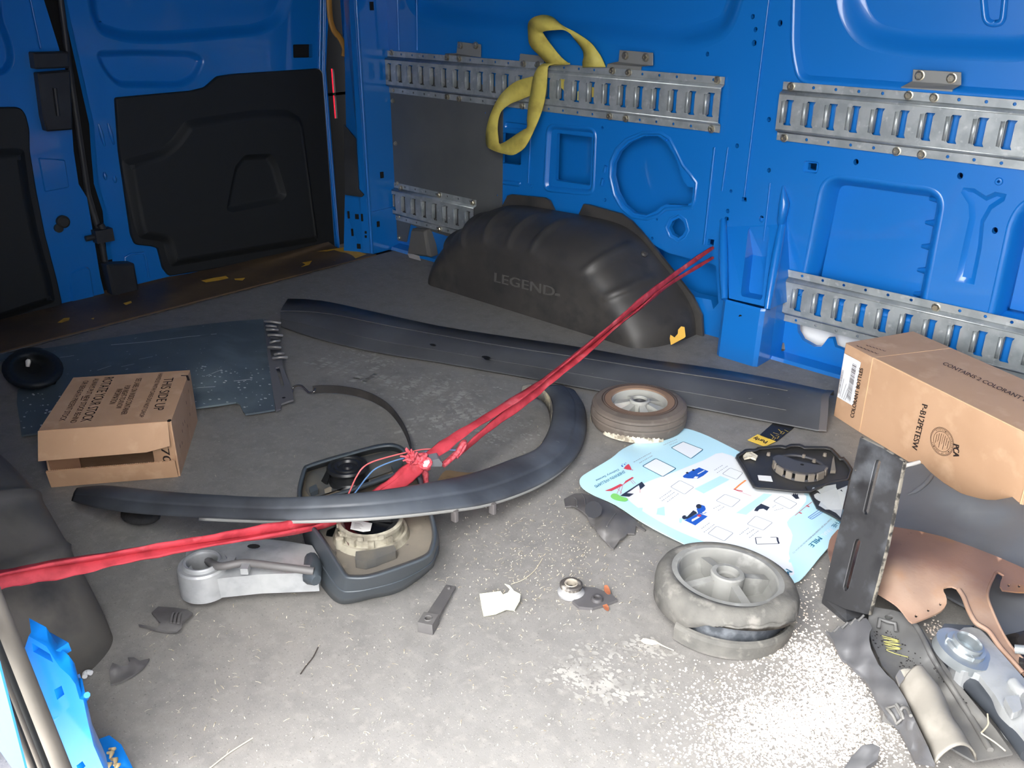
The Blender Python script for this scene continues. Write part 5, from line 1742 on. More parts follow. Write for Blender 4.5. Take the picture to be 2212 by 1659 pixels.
build('paint_smear', mb, CREAM, t)['label'] = 'dried cream paint smeared on the tread'
mb = MB()
q = [c + Vector((0.0, 0.0, hh - 0.012)) + Vector((math.cos(a) * r, math.sin(a) * r, 0)) for a, r in ((3.5, .030), (3.7, .05), (4.0, .052), (4.15, .036), (4.3, .040), (4.4, .024), (4.0, .02), (3.7, .022))]
mb.prism(q, (0, 0, -0.006))
build('paint_blob', mb, mat('blob_white', (226, 220, 212), 0.5), t)

near = P(1545, 1422, 0)
dr = Vector((near.x - CAM.x, near.y - CAM.y, 0)).normalized()
R = 0.101
c = near + dr * R
t = thing('dolly_wheel', 'pale grey caster wheel with its tyre torn open, nearest the door', 'wheel', c)
TT = mat('tyre_pale', (104, 102, 98), 0.85, 0, 0, var=[((84, 83, 80), 20, 0.4, 0.62), ((124, 121, 116), 45, 0.55, 0.72)], bump=(240, 0.6, 0.0012))
CORE = mat('tyre_core', (58, 62, 68), 0.6, 0, 0, var=((96, 100, 106), 60, 0.45, 0.65), bump=(200, 0.5, 0.001))
HUB2 = mat('hub_pale', (138, 138, 135), 0.6, 0, 0, var=[((116, 116, 114), 12, 0.4, 0.66), ((158, 158, 155), 30, 0.55, 0.72)], bump=(200, 0.3, 0.0006))
tilt = Matrix.Rotation(math.radians(3), 3, dr) @ Matrix.Rotation(math.radians(4.5), 3, Vector((-dr.y, dr.x, 0)))
hh = 0.054
zl = Z * 0.012
ax = (tilt @ Vector((1, 0, 0)), tilt @ Vector((0, 1, 0)), tilt @ Z)
c0 = c + zl
base = math.atan2(-dr.y, -dr.x)


def wp(r, a, z):
    return c0 + ax[0] * (r * math.cos(a)) + ax[1] * (r * math.sin(a)) + ax[2] * z


def tear(a):
    """0 away from the tear, 1 in the middle of it"""
    d = (a - base - 0.42 + math.pi) % (2 * math.pi) - math.pi
    return max(0.0, 1 - (d / 0.92) ** 4) if abs(d) < 0.92 else 0.0


N = 120
rows = []
for k, (r, z, lift) in enumerate(((0.078, hh - 0.004, 0), (0.080, hh + 0.001, 0), (0.088, hh + 0.001, 0.2), (0.096, hh - 0.004, 0.5), (0.1005, hh - 0.013, 0.7), (0.1015, hh - 0.022, 1), (0.100, 0.006, 2))):
    row = []
    for i in range(N):
        a = 2 * math.pi * i / N
        w = tear(a)
        d = (a - base + math.pi) % (2 * math.pi) - math.pi
        flare_ = math.exp(-((d - 1.0) / 0.45) ** 2)
        zz, rr = z, r
        if lift == 2:
            zz = 0.006 + w * (hh - 0.024 + 0.002 * math.sin(a * 23) + 0.010 * math.sin(d * 1.6))
            rr = r + 0.004 * w
        rr += 0.007 * flare_ * (1 if lift >= 0.2 else 0)
        zz += 0.010 * flare_ * (1 if lift in (0.2, 0.5, 0.7) else 0)
        if lift in (0.2,):
            rr -= 0.012 * flare_
        row.append(wp(rr, a, zz))
    rows.append(row)
rows.append([wp(0.094, 2 * math.pi * i / N, 0.004 + tear(2 * math.pi * i / N) * (hh - 0.024)) for i in range(N)])
mb = MB()
mb.loft(rows, True)
build('torn_tyre', mb, TT, t)
mb = MB()
mb.lathe([(0.095, 0.009), (0.099, 0.012), (0.1025, 0.010), (0.104, 0.004), (0.102, -0.016), (0.090, -0.016)], c0, ax, 72, 0, True, base - 0.62, base + 1.5)
build('torn_strip', mb, TT, t)['label'] = 'lower strip of tread hanging loose'
mb = MB()
mb.lathe([(0.0, 0.001), (0.088, 0.001), (0.0905, 0.004), (0.0905, hh - 0.012), (0.080, hh - 0.006)], c0, ax, 72)
build('tyre_core', mb, CORE, t)
mb = MB()
mb.lathe([(0.082, hh - 0.003), (0.080, hh + 0.0005), (0.072, hh + 0.0005), (0.070, hh - 0.002), (0.066, hh - 0.020), (0.060, hh - 0.034), (0.024, hh - 0.038), (0.0245, hh + 0.002), (0.0225, hh + 0.004),
          (0.0165, hh + 0.004), (0.0155, hh - 0.004), (0.0125, hh - 0.006), (0.012, hh - 0.018), (0.0, hh - 0.020)], c0, ax, 60)
for k in range(4):
    a = base + 0.55 + k * math.pi / 2
    v = (ax[0] * math.cos(a) + ax[1] * math.sin(a))
    s = ax[2].cross(v)
    b0, b1 = c0 + v * 0.023, c0 + v * 0.066
    for (h0, h1_, w0, w1_) in ((hh - 0.004, hh - 0.012, 0.006, 0.007),):
        mb.loft([[b0 + s * w0 + ax[2] * h0, b0 - s * w0 + ax[2] * h0, b0 - s * w0 + ax[2] * (hh - 0.039), b0 + s * w0 + ax[2] * (hh - 0.039)],
                 [b1 + s * w1_ + ax[2] * h1_, b1 - s * w1_ + ax[2] * h1_, b1 - s * w1_ + ax[2] * (hh - 0.034), b1 + s * w1_ + ax[2] * (hh - 0.034)]], True, (True, True), 0, False)
a = base - 0.75
q = c0 + ax[0] * (0.056 * math.cos(a)) + ax[1] * (0.056 * math.sin(a)) + ax[2] * (hh - 0.035)
mb.lathe([(0.010, -0.002), (0.010, 0.0015), (0.008, 0.0025), (0, 0.0025)], q, ax, 18)
build('hub', mb, HUB2, t)
mb = MB()
for k in range(7):
    a = k * 0.9
    q = c0 + ax[0] * (0.008 * math.cos(a)) + ax[1] * (0.008 * math.sin(a)) + ax[2] * (hh - 0.017)
    mb.lathe([(0.0024, 0.0), (0.0020, 0.0014), (0.0, 0.0022)], q, ax, 8)
mb.lathe([(0.0122, hh - 0.012), (0.0105, hh - 0.012), (0.0105, hh - 0.0175)], c0, ax, 24)
mb.lathe([(0.0045, hh - 0.0145), (0.0058, hh - 0.0145), (0.0058, hh - 0.0175)], c0, ax, 18)
build('roller_bearing', mb, mat('roller_dark', (78, 78, 80), 0.3, 0.7), t)

# ------------------------------------------------------------------ printed mat
PAPER = mat('poster_blue', (194, 234, 247), 0.45)
PWHITE = mat('poster_white', (238, 242, 246), 0.45)
PTEAL = mat('poster_teal', (14, 104, 136), 0.5)
PGREY = mat('poster_grey_print', (150, 156, 166), 0.5)
PDARK = mat('poster_dark_print', (46, 52, 70), 0.5)
PRED = mat('poster_red', (206, 70, 84), 0.5)
PBLUE = mat('poster_blue_print', (38, 92, 190), 0.5)
PGREEN = mat('poster_green', (132, 208, 112), 0.5)
PORANGE = mat('poster_orange', (236, 150, 90), 0.5)
pz = field([(1253, 1040, .014), (1330, 992, .016), (1400, 960, .003), (1478, 930, .003), (1560, 1000, .002), (1500, 1100, .003), (1400, 1060, .004), (1410, 1145, .014), (1330, 1090, .012), (1600, 1130, .002),
            (1700, 1150, .003), (1700, 1200, .004), (1712, 1257, .016), (1650, 1235, .010), (1790, 1180, .010), (1840, 1128, .004), (1620, 985, .003)])
PZ = lambda x, y, k=0.0: P(x, y, pz(x, y) + k)
t = thing('printed_mat', 'light blue printed delivery service mat lying flat on the floor', 'poster', P(1540, 1090))
po = smooth_closed([(1252, 1042), (1256, 1030), (1275, 1017), (1320, 990), (1345, 970), (1385, 953), (1440, 946), (1468, 930), (1484, 926), (1530, 942), (1600, 977), (1700, 1028), (1800, 1088), (1852, 1120), (1846, 1136),
                    (1790, 1182), (1740, 1241), (1722, 1256), (1706, 1258), (1680, 1248), (1600, 1221), (1500, 1184), (1430, 1151), (1380, 1123), (1330, 1090), (1285, 1070), (1260, 1055)], 3)
mb = MB()
drape(mb, po, pz, 0.0015, (), 22)
build('mat_sheet', mb, PAPER, t)
L1, L2_, L3 = 0.0006, 0.0009, 0.0012
c6 = lambda a: (1240 + a[0] * 0.14467, 920 + a[1] * 0.14467)
c7 = lambda a: (1500 + a[0] * 0.16277, 1000 + a[1] * 0.16277)


def flat(mb, pts, k, sp=26):
    mb.sheet(pts, [], lambda x, y: PZ(x, y, k), sp, 0, True)
    return mb


mb = MB()
flat(mb, smooth_closed([(1352, 1066), (1400, 1040), (1450, 1022), (1520, 994), (1560, 978), (1620, 1004), (1690, 1040), (1742, 1072), (1724, 1104), (1700, 1128), (1712, 1156), (1704, 1196), (1716, 1240), (1690, 1240),
                        (1640, 1222), (1590, 1198), (1540, 1178), (1490, 1158), (1450, 1140), (1410, 1118), (1372, 1092)], 3), L1)
build('white_field', mb, PWHITE, t)
mb = MB()
for q in ([(1500, 1056), (1556, 1028), (1576, 1036), (1520, 1066)], [(1590, 1108), (1650, 1066), (1668, 1068), (1612, 1112)], [(1470, 1120), (1500, 1108), (1512, 1116), (1484, 1128)]):
    flat(mb, q, L2_)
tag(build('pale_band', mb, PAPER, t), kind='stuff')
fr_ = [[c6(a) for a in ((1450, 325), (1630, 235), (1930, 352), (1745, 490))], [c6(a) for a in ((1022, 600), (1222, 485), (1525, 635), (1325, 758))], [c6(a) for a in ((1440, 910), (1580, 812), (1790, 915), (1650, 1022))],
       [c7(a) for a in ((370, 145), (475, 65), (645, 130), (560, 220))], [c7(a) for a in ((287, 500), (405, 415), (612, 488), (495, 588))], [c7(a) for a in ((1050, 508), (1150, 438), (1365, 538), (1268, 612))],
       [c7(a) for a in ((698, 812), (815, 703), (1038, 790), (915, 893))], [c7(a) for a in ((178, 937), (295, 837), (517, 930), (395, 1037))]]
for i, q in enumerate(fr_):
    mb = MB()
    o_ = rounded(q, 3, 3)
    if i < 2:
        b2 = MB()
        flat(b2, o_, L2_, None)
        build('frame_field', b2, PWHITE, t)
    polyline(mb, [PZ(x, y, L3) for x, y in o_], 0.0018 if i < 2 else 0.0011, Z)
    build('printed_frame', mb, PTEAL if i < 2 else PGREY, t)
mb = MB()
polyline(mb, [PZ(x, y, L3) for x, y in rounded([c7(a) for a in ((808, 990), (1100, 985), (1125, 1072), (825, 1077))], 2, 3)], 0.0013, Z)
polyline(mb, [PZ(*c7(a), L3) for a in ((1100, 988), (1106, 1030), (1122, 1068))], 0.003, Z, False)
build('printed_phone', mb, PDARK, t)


def prn(name, m, polys, k=L3):
    mb = MB()
    for q in polys:
        flat(mb, q, k, None)
    return build(name, mb, m, t)


van = prn('printed_van', PBLUE, [[c6(a) for a in ((1622, 752), (1660, 722), (1705, 700), (1765, 665), (1800, 652), (1868, 620), (1935, 648), (2010, 678), (1930, 742), (1850, 786), (1700, 782), (1640, 772))]])
mb = MB()
flat(mb, [c6(a) for a in ((1840, 715), (1940, 660), (1954, 668), (1852, 724))], L3 + .0003, None)
flat(mb, [c6(a) for a in ((1780, 780), (1810, 752), (1860, 760), (1832, 786))], L3 + .0003, None)
build('printed_stripe', mb, PWHITE, van)
mb = MB()
for a in ((1782, 660), (1690, 700)):
    flat(mb, [(c6(a)[0] + 3 * math.cos(k), c6(a)[1] + 2 * math.sin(k)) for k in np.linspace(0, 5.6, 9)], L3 + .0003, None)
build('printed_tyre', mb, PDARK, van)
trk = prn('printed_truck', PBLUE, [[c6(a) for a in ((1650, 1408), (1860, 1300), (1995, 1350), (1810, 1486))], [c6(a) for a in ((1850, 1300), (1830, 1240), (1860, 1195), (1900, 1178), (1950, 1195), (1968, 1240), (1940, 1290), (1985, 1290), (1940, 1315))]])
mb = MB()
for a, r in (((1862, 1200), 42), ((1650, 1365), 38)):
    flat(mb, [c6((a[0] + r * math.cos(k), a[1] + r * 0.8 * math.sin(k))) for k in np.linspace(0, 5.7, 12)], L3 + .0003, None)
flat(mb, [c6(a) for a in ((1660, 1385), (1780, 1260), (1820, 1280), (1840, 1305), (1690, 1392))], L3 + .0002, None)
build('printed_tyre', mb, PDARK, trk)
mb = MB()
flat(mb, [c6(a) for a in ((1735, 1410), (1850, 1350), (1880, 1362), (1768, 1428))], L3 + .0003, None)
flat(mb, [c6(a) for a in ((1910, 1295), (1960, 1262), (1976, 1280), (1935, 1312))], L3 + .0003, None)
build('printed_stripe', mb, PWHITE, trk)
mb = MB()
flat(mb, [c6(a) for a in ((1832, 1335), (1880, 1318), (1906, 1342), (1866, 1366))], L3 + .0003, None)
build('printed_badge', mb, PRED, trk)
bl = prn('printed_shop', PRED, [[c6(a) for a in ((458, 968), (560, 930), (690, 866), (730, 876), (770, 820), (870, 762), (896, 774), (760, 858), (720, 892), (560, 972))]])
mb = MB()
flat(mb, [c6(a) for a in ((690, 1042), (1012, 832), (1062, 892), (988, 952), (968, 880), (790, 1004), (895, 1012), (822, 1058))], L3 + .0002, None)
build('printed_roof', mb, PDARK, bl)
mb = MB()
for a, b in (((690, 905), (640, 1010)), ((640, 930), (720, 1010)), ((725, 895), (690, 1020)), ((985, 940), (985, 1000)), ((855, 790), (920, 860)), ((830, 800), (890, 870))):
    polyline(mb, [PZ(*c6(a), L3 + .0001), PZ(*c6(b), L3 + .0001)], 0.0006, Z, False)
build('printed_wall_lines', mb, PRED, bl)
mb = MB()
flat(mb, smooth_closed([c6(a) for a in ((545, 1050), (580, 1010), (640, 1015), (700, 1050), (780, 1075), (808, 1100), (760, 1128), (660, 1118), (580, 1090))], 3), L3 + .0003, None)
build('printed_bush', mb, PGREEN, bl)
prn('printed_drill', PDARK, [[c7(a) for a in ((792, 635), (820, 588), (885, 540), (1000, 588), (962, 634), (915, 606), (862, 614), (838, 642))]])
prn('printed_glove', PDARK, [[c7(a) for a in ((1278, 412), (1300, 426), (1318, 402), (1328, 424), (1340, 400), (1352, 422), (1372, 412), (1376, 440), (1395, 472), (1348, 480), (1310, 446))]])
mb = MB()
polyline(mb, [PZ(*c7(a), L3) for a in ((530, 352), (600, 290), (682, 228))], 0.0032, Z, False)
build('printed_trolley', mb, PORANGE, t)
mb = MB()
polyline(mb, [PZ(*c7(a), L3 + .0002) for a in ((520, 348), (570, 362), (640, 376))], 0.0028, Z, False)
polyline(mb, [PZ(*c7(a), L3 + .0002) for a in ((560, 366), (755, 438))], 0.0007, Z, False)
build('printed_trolley_base', mb, PRED, t)
mb = MB()
polyline(mb, [PZ(*c7(a), L3) for a in ((1335, 697), (1450, 600), (1562, 516))], 0.0008, Z, False)
for a, b in (((1485, 565), (1525, 582)), ((1390, 655), (1425, 672))):
    polyline(mb, [PZ(*c7(a), L3), PZ(*c7(b), L3)], 0.003, Z, False)
build('printed_cabinet', mb, PRED, t)
mb = MB()
for a, b in (((1508, 722), (1652, 622)), ((1530, 735), (1680, 640)), ((1556, 748), (1712, 648)), ((1556, 748), (1508, 722))):
    polyline(mb, [PZ(*c7(a), L3), PZ(*c7(b), L3)], 0.0009, Z, False)
build('printed_shelf', mb, PBLUE, t)


def ptext(s, a, b, up, m, name='printed_text', bold=0.0003, cf=c7):
    A_, B_ = cf(a), cf(b)
    d = ((B_[0] - A_[0]), (B_[1] - A_[1]))
    U_ = cf((a[0] + up[0], a[1] + up[1]))
    U_ = (U_[0] - A_[0], U_[1] - A_[1])
    v, f_ = text_shape(s)
    mb = MB()
    for k in (0, 1):
        mb.add([PZ(A_[0] + d[0] * (u + k * bold * 4) + U_[0] * w, A_[1] + d[1] * (u + k * bold * 4) + U_[1] * w, L3 + k * .0001) for u, w in v], f_)
    o = build(name, mb, m, t)
    o['label'] = 'teal company lettering' if '-' in s else 'print reading ' + s
    return o


ptext('SHERWIN-WILLIAMS', (742, 662), (300, 892), (26, 38), PTEAL, cf=c6)
ptext('Delivery Service', (660, 640), (322, 806), (16, 26), PTEAL, cf=c6)
ptext('THE', (1895, 745), (1815, 838), (58, 26), PTEAL)
ptext('FINAL', (1790, 862), (1672, 960), (52, 28), PWHITE)
ptext('MILE', (1642, 972), (1512, 1088), (62, 34), PTEAL, bold=0.004)
ptext('MIL', (1222, 1402), (1108, 1496), (86, 44), PTEAL, bold=0.006)
ptext('SCAN THE QR CODES FOR RESOURCES ON HOW TO', (1812, 732), (1300, 1192), (14, 14), PGREY)
mb = MB()
for cf, rows in ((c6, (((1535, 200), (1325, 290)), ((1545, 238), (1415, 290)), ((1150, 400), (885, 545)), ((1168, 445), (965, 562)), ((1450, 965), (1270, 1090)), ((1500, 990), (1300, 1130)), ((1560, 1010), (1385, 1140)))),
                 (c7, (((375, 30), (255, 105)), ((440, 40), (295, 135)), ((345, 560), (245, 610)), ((395, 580), (310, 635)), ((1080, 560), (1035, 590)), ((1180, 600), (1050, 635)), ((200, 795), (85, 880)), ((265, 815), (120, 925)),
                       ((720, 862), (590, 960)), ((790, 880), (690, 950)), ((850, 900), (720, 1000))))):
    for a, b in rows:
        A_, B_ = cf(a), cf(b)
        n = max(4, int(math.hypot(A_[0] - B_[0], A_[1] - B_[1]) / 4))
        for k in range(n):
            u0, u1 = k / n, (k + 0.55 + 0.2 * (k % 3 == 0)) / n
            polyline(mb, [PZ(A_[0] + (B_[0] - A_[0]) * u, A_[1] + (B_[1] - A_[1]) * u, L3) for u in (u0, u1)], 0.0013, Z, False)
tag(build('small_print', mb, PGREY, t), kind='stuff')
lg = prn('printed_emblem', PRED, [[c6(a) for a in ((740, 636), (775, 592), (815, 566), (838, 600), (862, 660), (830, 652), (790, 650))], [c6(a) for a in ((868, 648), (884, 660), (872, 668))]])
lg['label'] = 'small red and blue paint emblem'
mb = MB()
for q in (((705, 580), (735, 600), (730, 612), (708, 606)), ((745, 562), (770, 572), (760, 585), (748, 580)), ((758, 546), (782, 552), (776, 560)), ((712, 566), (730, 572), (722, 580))):
    flat(mb, [c6(a) for a in q], L3, None)
build('emblem_spots', mb, PBLUE, lg)

# ------------------------------------------------------------------ yellow and black packaging card
t = thing('packaging_card', 'yellow and black product card on the floor under the moulding end', 'card', P(1660, 945))
f5 = lambda a, k=0.0: P(1560 + a[0] * 0.14467, 930 + a[1] * 0.14467, 0.003 + k)
mb = MB()
mb.prism([f5(a) for a in ((380, 145), (530, 60), (802, 165), (640, 242))], (0, 0, 0.0008))
build('card_end', mb, mat('card_yellow', (244, 206, 76), 0.4), t)
mb = MB()
mb.prism([f5(a) for a in ((560, 70), (760, -110), (1080, -50), (820, 160), (802, 165))], (0, 0, 0.0008))
build('card_body', mb, mat('card_black', (26, 26, 28), 0.35), t)
mb = MB()
text(mb, 'Purdy', f5((682, 168)), f5((488, 100)), f5((652, 206)) - f5((682, 168)), Z * 0.0012, 0, 0.1, 0.0005)
text(mb, 'POWER', f5((700, 118)), f5((575, 72)), f5((690, 132)) - f5((700, 118)), Z * 0.0012)
build('printed_text', mb, INK, t)
mb = MB()
for pts in (((800, 110), (770, 140), (745, 120), (775, 95), (800, 110)), ((770, 95), (720, 50)), ((820, 120), (850, 85), (800, 70)), ((930, 30), (900, 55), (870, 40), (900, 10), (930, 30)), ((880, 20), (840, -20)), ((850, 60), (760, 30)), ((990, 20), (930, -10))):
    polyline(mb, [f5(a, 0.0014) for a in pts], 0.0016, Z, False)
tag(build('printed_drawing', mb, mat('card_gold', (190, 160, 74), 0.4), t), kind='stuff')
# ------------------------------------------------------------------ mirror backing plate and broken mirror glass
c5 = lambda a: (1560 + a[0] * 0.14467, 930 + a[1] * 0.14467)
BACK = mat('backing_black', (46, 46, 48), 0.5, 0, 0, var=((62, 60, 58), 14, 0.45, 0.68), speck=((130, 126, 118), 160, 0.72, 0.78))
TAPE = mat('clip_taupe', (128, 120, 110), 0.6)
t = thing('mirror_backing', 'black plastic mirror backing plate with round clip ring on the printed mat', 'mirror part', P(1715, 1015))
oo = [c5(a) for a in ((208, 410), (232, 360), (296, 330), (330, 292), (425, 276), (430, 292), (508, 280), (512, 256), (900, 224), (912, 244), (975, 240), (985, 212), (1182, 208), (1212, 244), (1560, 246), (1640, 270),
                      (1770, 412), (1806, 398), (1880, 480), (1945, 580), (1905, 690), (1890, 745), (1600, 800), (1310, 930), (1100, 920), (700, 880), (520, 868), (468, 850), (420, 770), (330, 610), (250, 480))]
o_s = resample(oo, 90)
r1, r2 = inset(o_s, 4), inset(o_s, 9)
mb = MB()
mb.loft([[P(x, y, 0.005) for x, y in inset(o_s, -1.5)], [P(x, y, 0.018) for x, y in o_s], [P(x, y, 0.021) for x, y in inset(o_s, 1.2)], [P(x, y, 0.021) for x, y in r1], [P(x, y, 0.013) for x, y in inset(o_s, 6)]], True)
mb.sheet(inset(o_s, 6), [], lambda x, y: P(x, y, 0.013), 14, 0, True)
tr_ = build('backing_tray', mb, BACK, t)
mb = MB()
mb.loft([[P(x, y, 0.010) for x, y in inset(o_s, -2.2)], [P(x, y, 0.017) for x, y in inset(o_s, -1.0)]], True)
build('outer_rim', mb, mat('rim_slate', (92, 96, 102), 0.45), t)['label'] = 'slate grey outer rim'
c = P(*c5((1150, 570)), 0.014)
ux = (P(*c5((1500, 600)), .014) - c).normalized()
uy = Vector((-ux.y, ux.x, 0))
ax_ = (ux, uy, Z)
mb = MB()
mb.lathe([(0.050, 0.0), (0.050, 0.004), (0.047, 0.004), (0.046, 0.001)], c, ax_, 40)
q = [c + ux * x + uy * y for x, y in ((-0.048, 0.012), (-0.044, -0.006), (-0.030, -0.024), (-0.008, -0.034), (0.016, -0.034), (0.038, -0.022), (0.050, -0.004), (0.030, 0.000), (0.010, 0.004), (-0.008, 0.010), (-0.020, 0.020), (-0.036, 0.026))]
mb.prism([p + Z * 0.006 for p in smooth_closed([tuple(p) for p in q], 3) for p in [Vector(p)]], (0, 0, 0.006))
build('clip_plate', mb, mat('plate_grey', (72, 72, 76), 0.5), t)
mb = MB()
mb.lathe([(0.0035, 0.0125), (0, 0.0126)], c + ux * 0.003 - uy * 0.006, ax_, 12)
build('centre_hole', mb, DARK, t)
for k in range(7):
    a = 3.35 + k * 0.42
    v = ux * math.cos(a) + uy * math.sin(a)
    s = Z.cross(v)
    mb = MB()
    mb.box(c + v * 0.048 + Z * 0.008, (0.018 if k % 2 else 0.012, 0.004, 0.014), (s, v, Z))
    build('clip', mb, TAPE, t, bevel=0.001)
mb = MB()
mb.prism([P(*c5(a), 0.0145) for a in ((1640, 470), (1660, 420), (1690, 640), (1610, 640))], (0, 0, 0.006))
build('rib', mb, TAPE, t)
mb = MB()
mb.prism([P(*c5(a), 0.0142) for a in ((528, 670), (728, 684), (756, 766), (548, 744))], (0, 0, 0.0006))
build('paper_label', mb, mat('label_plain', (226, 226, 226), 0.6), t)
mb = MB()
q = [P(*c5(a), 0.015) for a in ((310, 400), (360, 352), (440, 344), (530, 400), (500, 450), (420, 420), (330, 440))]
mb.prism(q, (0, 0, 0.004))
build('dust_patch', mb, CREAM, t)
for (x, y) in ((690, 370), (1215, 400), (1370, 470), (1530, 380), (1400, 565)):
    mb = MB()
    mb.lathe([(0.004, 0), (0.003, 0.006), (0, 0.0065)], P(*c5((x, y)), 0.014), None, 10)
    build('peg', mb, TAPE, t)

t = thing('mirror_shard', 'broken mirror glass with peeling grey backing beside the slotted steel plate', 'mirror shard', P(1790, 1080))
gz = [(1740, 1050, .016), (1833, 1037, .030), (1816, 1122, .014), (1762, 1096, .010)]
go = [c5(a) for a in ((1243, 828), (1560, 790), (1890, 745), (1850, 960), (1800, 1180), (1775, 1340), (1600, 1240), (1410, 1150), (1330, 990))]
mb = MB()
drape(mb, go, gz, 0.003, (), 14)
build('glass_back', mb, mat('shard_dark', (48, 48, 48), 0.4), t)
mb = MB()
gi = [c5(a) for a in ((1350, 850), (1420, 842), (1500, 835), (1700, 800), (1700, 850), (1720, 885), (1870, 820), (1868, 850), (1845, 962), (1795, 1180), (1768, 1300), (1700, 1230), (1600, 1180), (1540, 1180), (1480, 1140), (1440, 1120), (1470, 1060), (1420, 1040),
                       (1380, 1000), (1370, 960), (1420, 930), (1470, 945), (1430, 900), (1340, 880))]
gf = field(gz)
mb.sheet(gi, [], lambda x, y: P(x, y, gf(x, y) + 0.0006), None)
build('backing_film', mb, mat('film_grey', (186, 188, 184), 0.35, 0.2, 0, var=((206, 208, 206), 8, 0.45, 0.65)), t)['label'] = 'peeling pale grey film'

# ------------------------------------------------------------------ slotted steel plate standing on its foot
STEEL = mat('black_steel', (58, 58, 60), 0.40, 0.2, 0, var=[((92, 95, 100), 16, 0.50, 0.66), ((40, 40, 42), 22, 0.5, 0.7)], speck=[((150, 140, 122), 60, 0.70, 0.76)], rvar=(20, 0.3, 0.5), bump=(90, 0.2, 0.0006))
EDGE = mat('worn_steel_edge', (156, 150, 138), 0.5, 0.4, 0, var=((70, 68, 66), 90, 0.45, 0.58))
t = thing('slotted_bracket', 'black steel bracket with two long slots standing before the large box', 'bracket', P(1830, 1330))
BL, BR = P(1777, 1290, 0.012), P(1874, 1326, 0.012)
TL, TR = P(1858, 945, 0.25), P(1951, 998, 0.25)
pn = (TR - TL).cross(BL - TL).normalized()
if pn.dot(CAM - TL) < 0:
    pn = -pn
pp = lambda x, y: PL(x, y, TL, pn)
ex = (TR - TL).normalized()
ey = pn.cross(ex)
loc2 = lambda p: ((p - TL).dot(ex), (p - TL).dot(ey))
s1 = [loc2(pp(x, y)) for x, y in ((1890, 1001), (1893, 994), (1899, 993), (1904, 998), (1878, 1106), (1874, 1112), (1868, 1111), (1865, 1104))]
s2 = [loc2(pp(x, y)) for x, y in ((1846, 1172), (1850, 1165), (1856, 1164), (1860, 1170), (1834, 1270), (1829, 1277), (1824, 1275), (1822, 1268))]
ou = [loc2(pp(x, y)) for x, y in ((1858, 945), (1906, 968), (1951, 997), (1944, 1032), (1914, 1180), (1876, 1328), (1828, 1316), (1777, 1292), (1800, 1190), (1832, 1062))]
mb = MB()
mb.sheet(ou, [s1, s2], lambda u, v: TL + ex * u + ey * v, None, thick=lambda u, v: TL + ex * u + ey * v - pn * 0.004)
build('plate', mb, STEEL, t)
mb = MB()
foot = [P(1776, 1297, 0.006), P(1829, 1341, 0.006), P(1876, 1331, 0.006), P(1874, 1326, 0.010), P(1828, 1316, 0.014), P(1777, 1290, 0.012)]
mb.prism(foot, (0, 0, -0.005))
build('foot', mb, STEEL, t)
mb = MB()
er = [pp(x, y) for x, y in ((1951, 998), (1944, 1032), (1930, 1102), (1914, 1180), (1896, 1252), (1876, 1328))]
mb.loft([er, [p + ex * 0.0012 - pn * 0.002 for p in er], [p + ex * 0.0012 - pn * 0.0062 for p in er]], False)
et = [pp(x, y) for x, y in ((1858, 945), (1906, 968), (1951, 997))]
mb.loft([et, [p + Z * 0.002 - pn * 0.003 for p in et], [p - pn * 0.007 for p in et]], False)
build('worn_edge', mb, EDGE, t)['label'] = 'edge worn to bare metal'
for s in (s1, s2):
    mb = MB()
    mb.loft([[TL + ex * u + ey * v + pn * 0.0006 for u, v in inset(s, -0.0012)], [TL + ex * u + ey * v + pn * 0.0012 for u, v in s], [TL + ex * u + ey * v - pn * 0.006 for u, v in s]], True)
    build('slot_rim', mb, STEEL, t)

# ------------------------------------------------------------------ lower right pile
LINER = mat('liner_grey', (100, 102, 106), 0.55, 0, 0, var=[((78, 80, 84), 4, 0.42, 0.7), ((108, 110, 114), 8, 0.52, 0.75)], speck=((150, 150, 150), 120, 0.74, 0.8), rvar=(6, 0.42, 0.65))
mb = MB()
lo_ = smooth_closed([(1938, 1014), (1985, 999), (2010, 1020), (2060, 1058), (2105, 1074), (2150, 1080), (2235, 1068), (2290, 1100), (2300, 1400), (2212, 1378), (2170, 1380), (2120, 1330), (1990, 1260), (1900, 1240), (1890, 1150)], 3)
lz_ = [(1938, 1014, .045), (1985, 999, .052), (2010, 1020, .052), (2060, 1058, .056), (2105, 1074, .056), (2150, 1080, .054), (2235, 1068, .045), (2040, 1100, .030), (2150, 1140, .024), (1960, 1060, .040), (2100, 1200, .012), (2212, 1378, .008), (1990, 1260, .012), (2200, 1250, .012), (2080, 1130, .022)]
t = thing('fender_liner', 'dark grey bent plastic fender liner lying in front of the large box', 'liner', P(2060, 1150))
drape(mb, lo_, field(lz_, 700), 0.004, (), 20)
build('liner_sheet', mb, LINER, t)
lf = field(lz_, 700)
mb = MB()
mb.tube([P(x, y, lf(x, y) + 0.001) for x, y in smooth_open([(2012, 1028), (2000, 1044), (1980, 1060), (1962, 1068)], 4)], [0.004] * 10 + [0.002] * 3, 8)
build('crease', mb, LINER, t)
mb = MB()
mb.tube([P(x, y, lf(x, y) + 0.003) for x, y in ((1955, 1006), (1972, 1002), (1986, 998))], 0.004, 6)
build('torn_edge', mb, mat('torn_white', (206, 204, 200), 0.7), t)

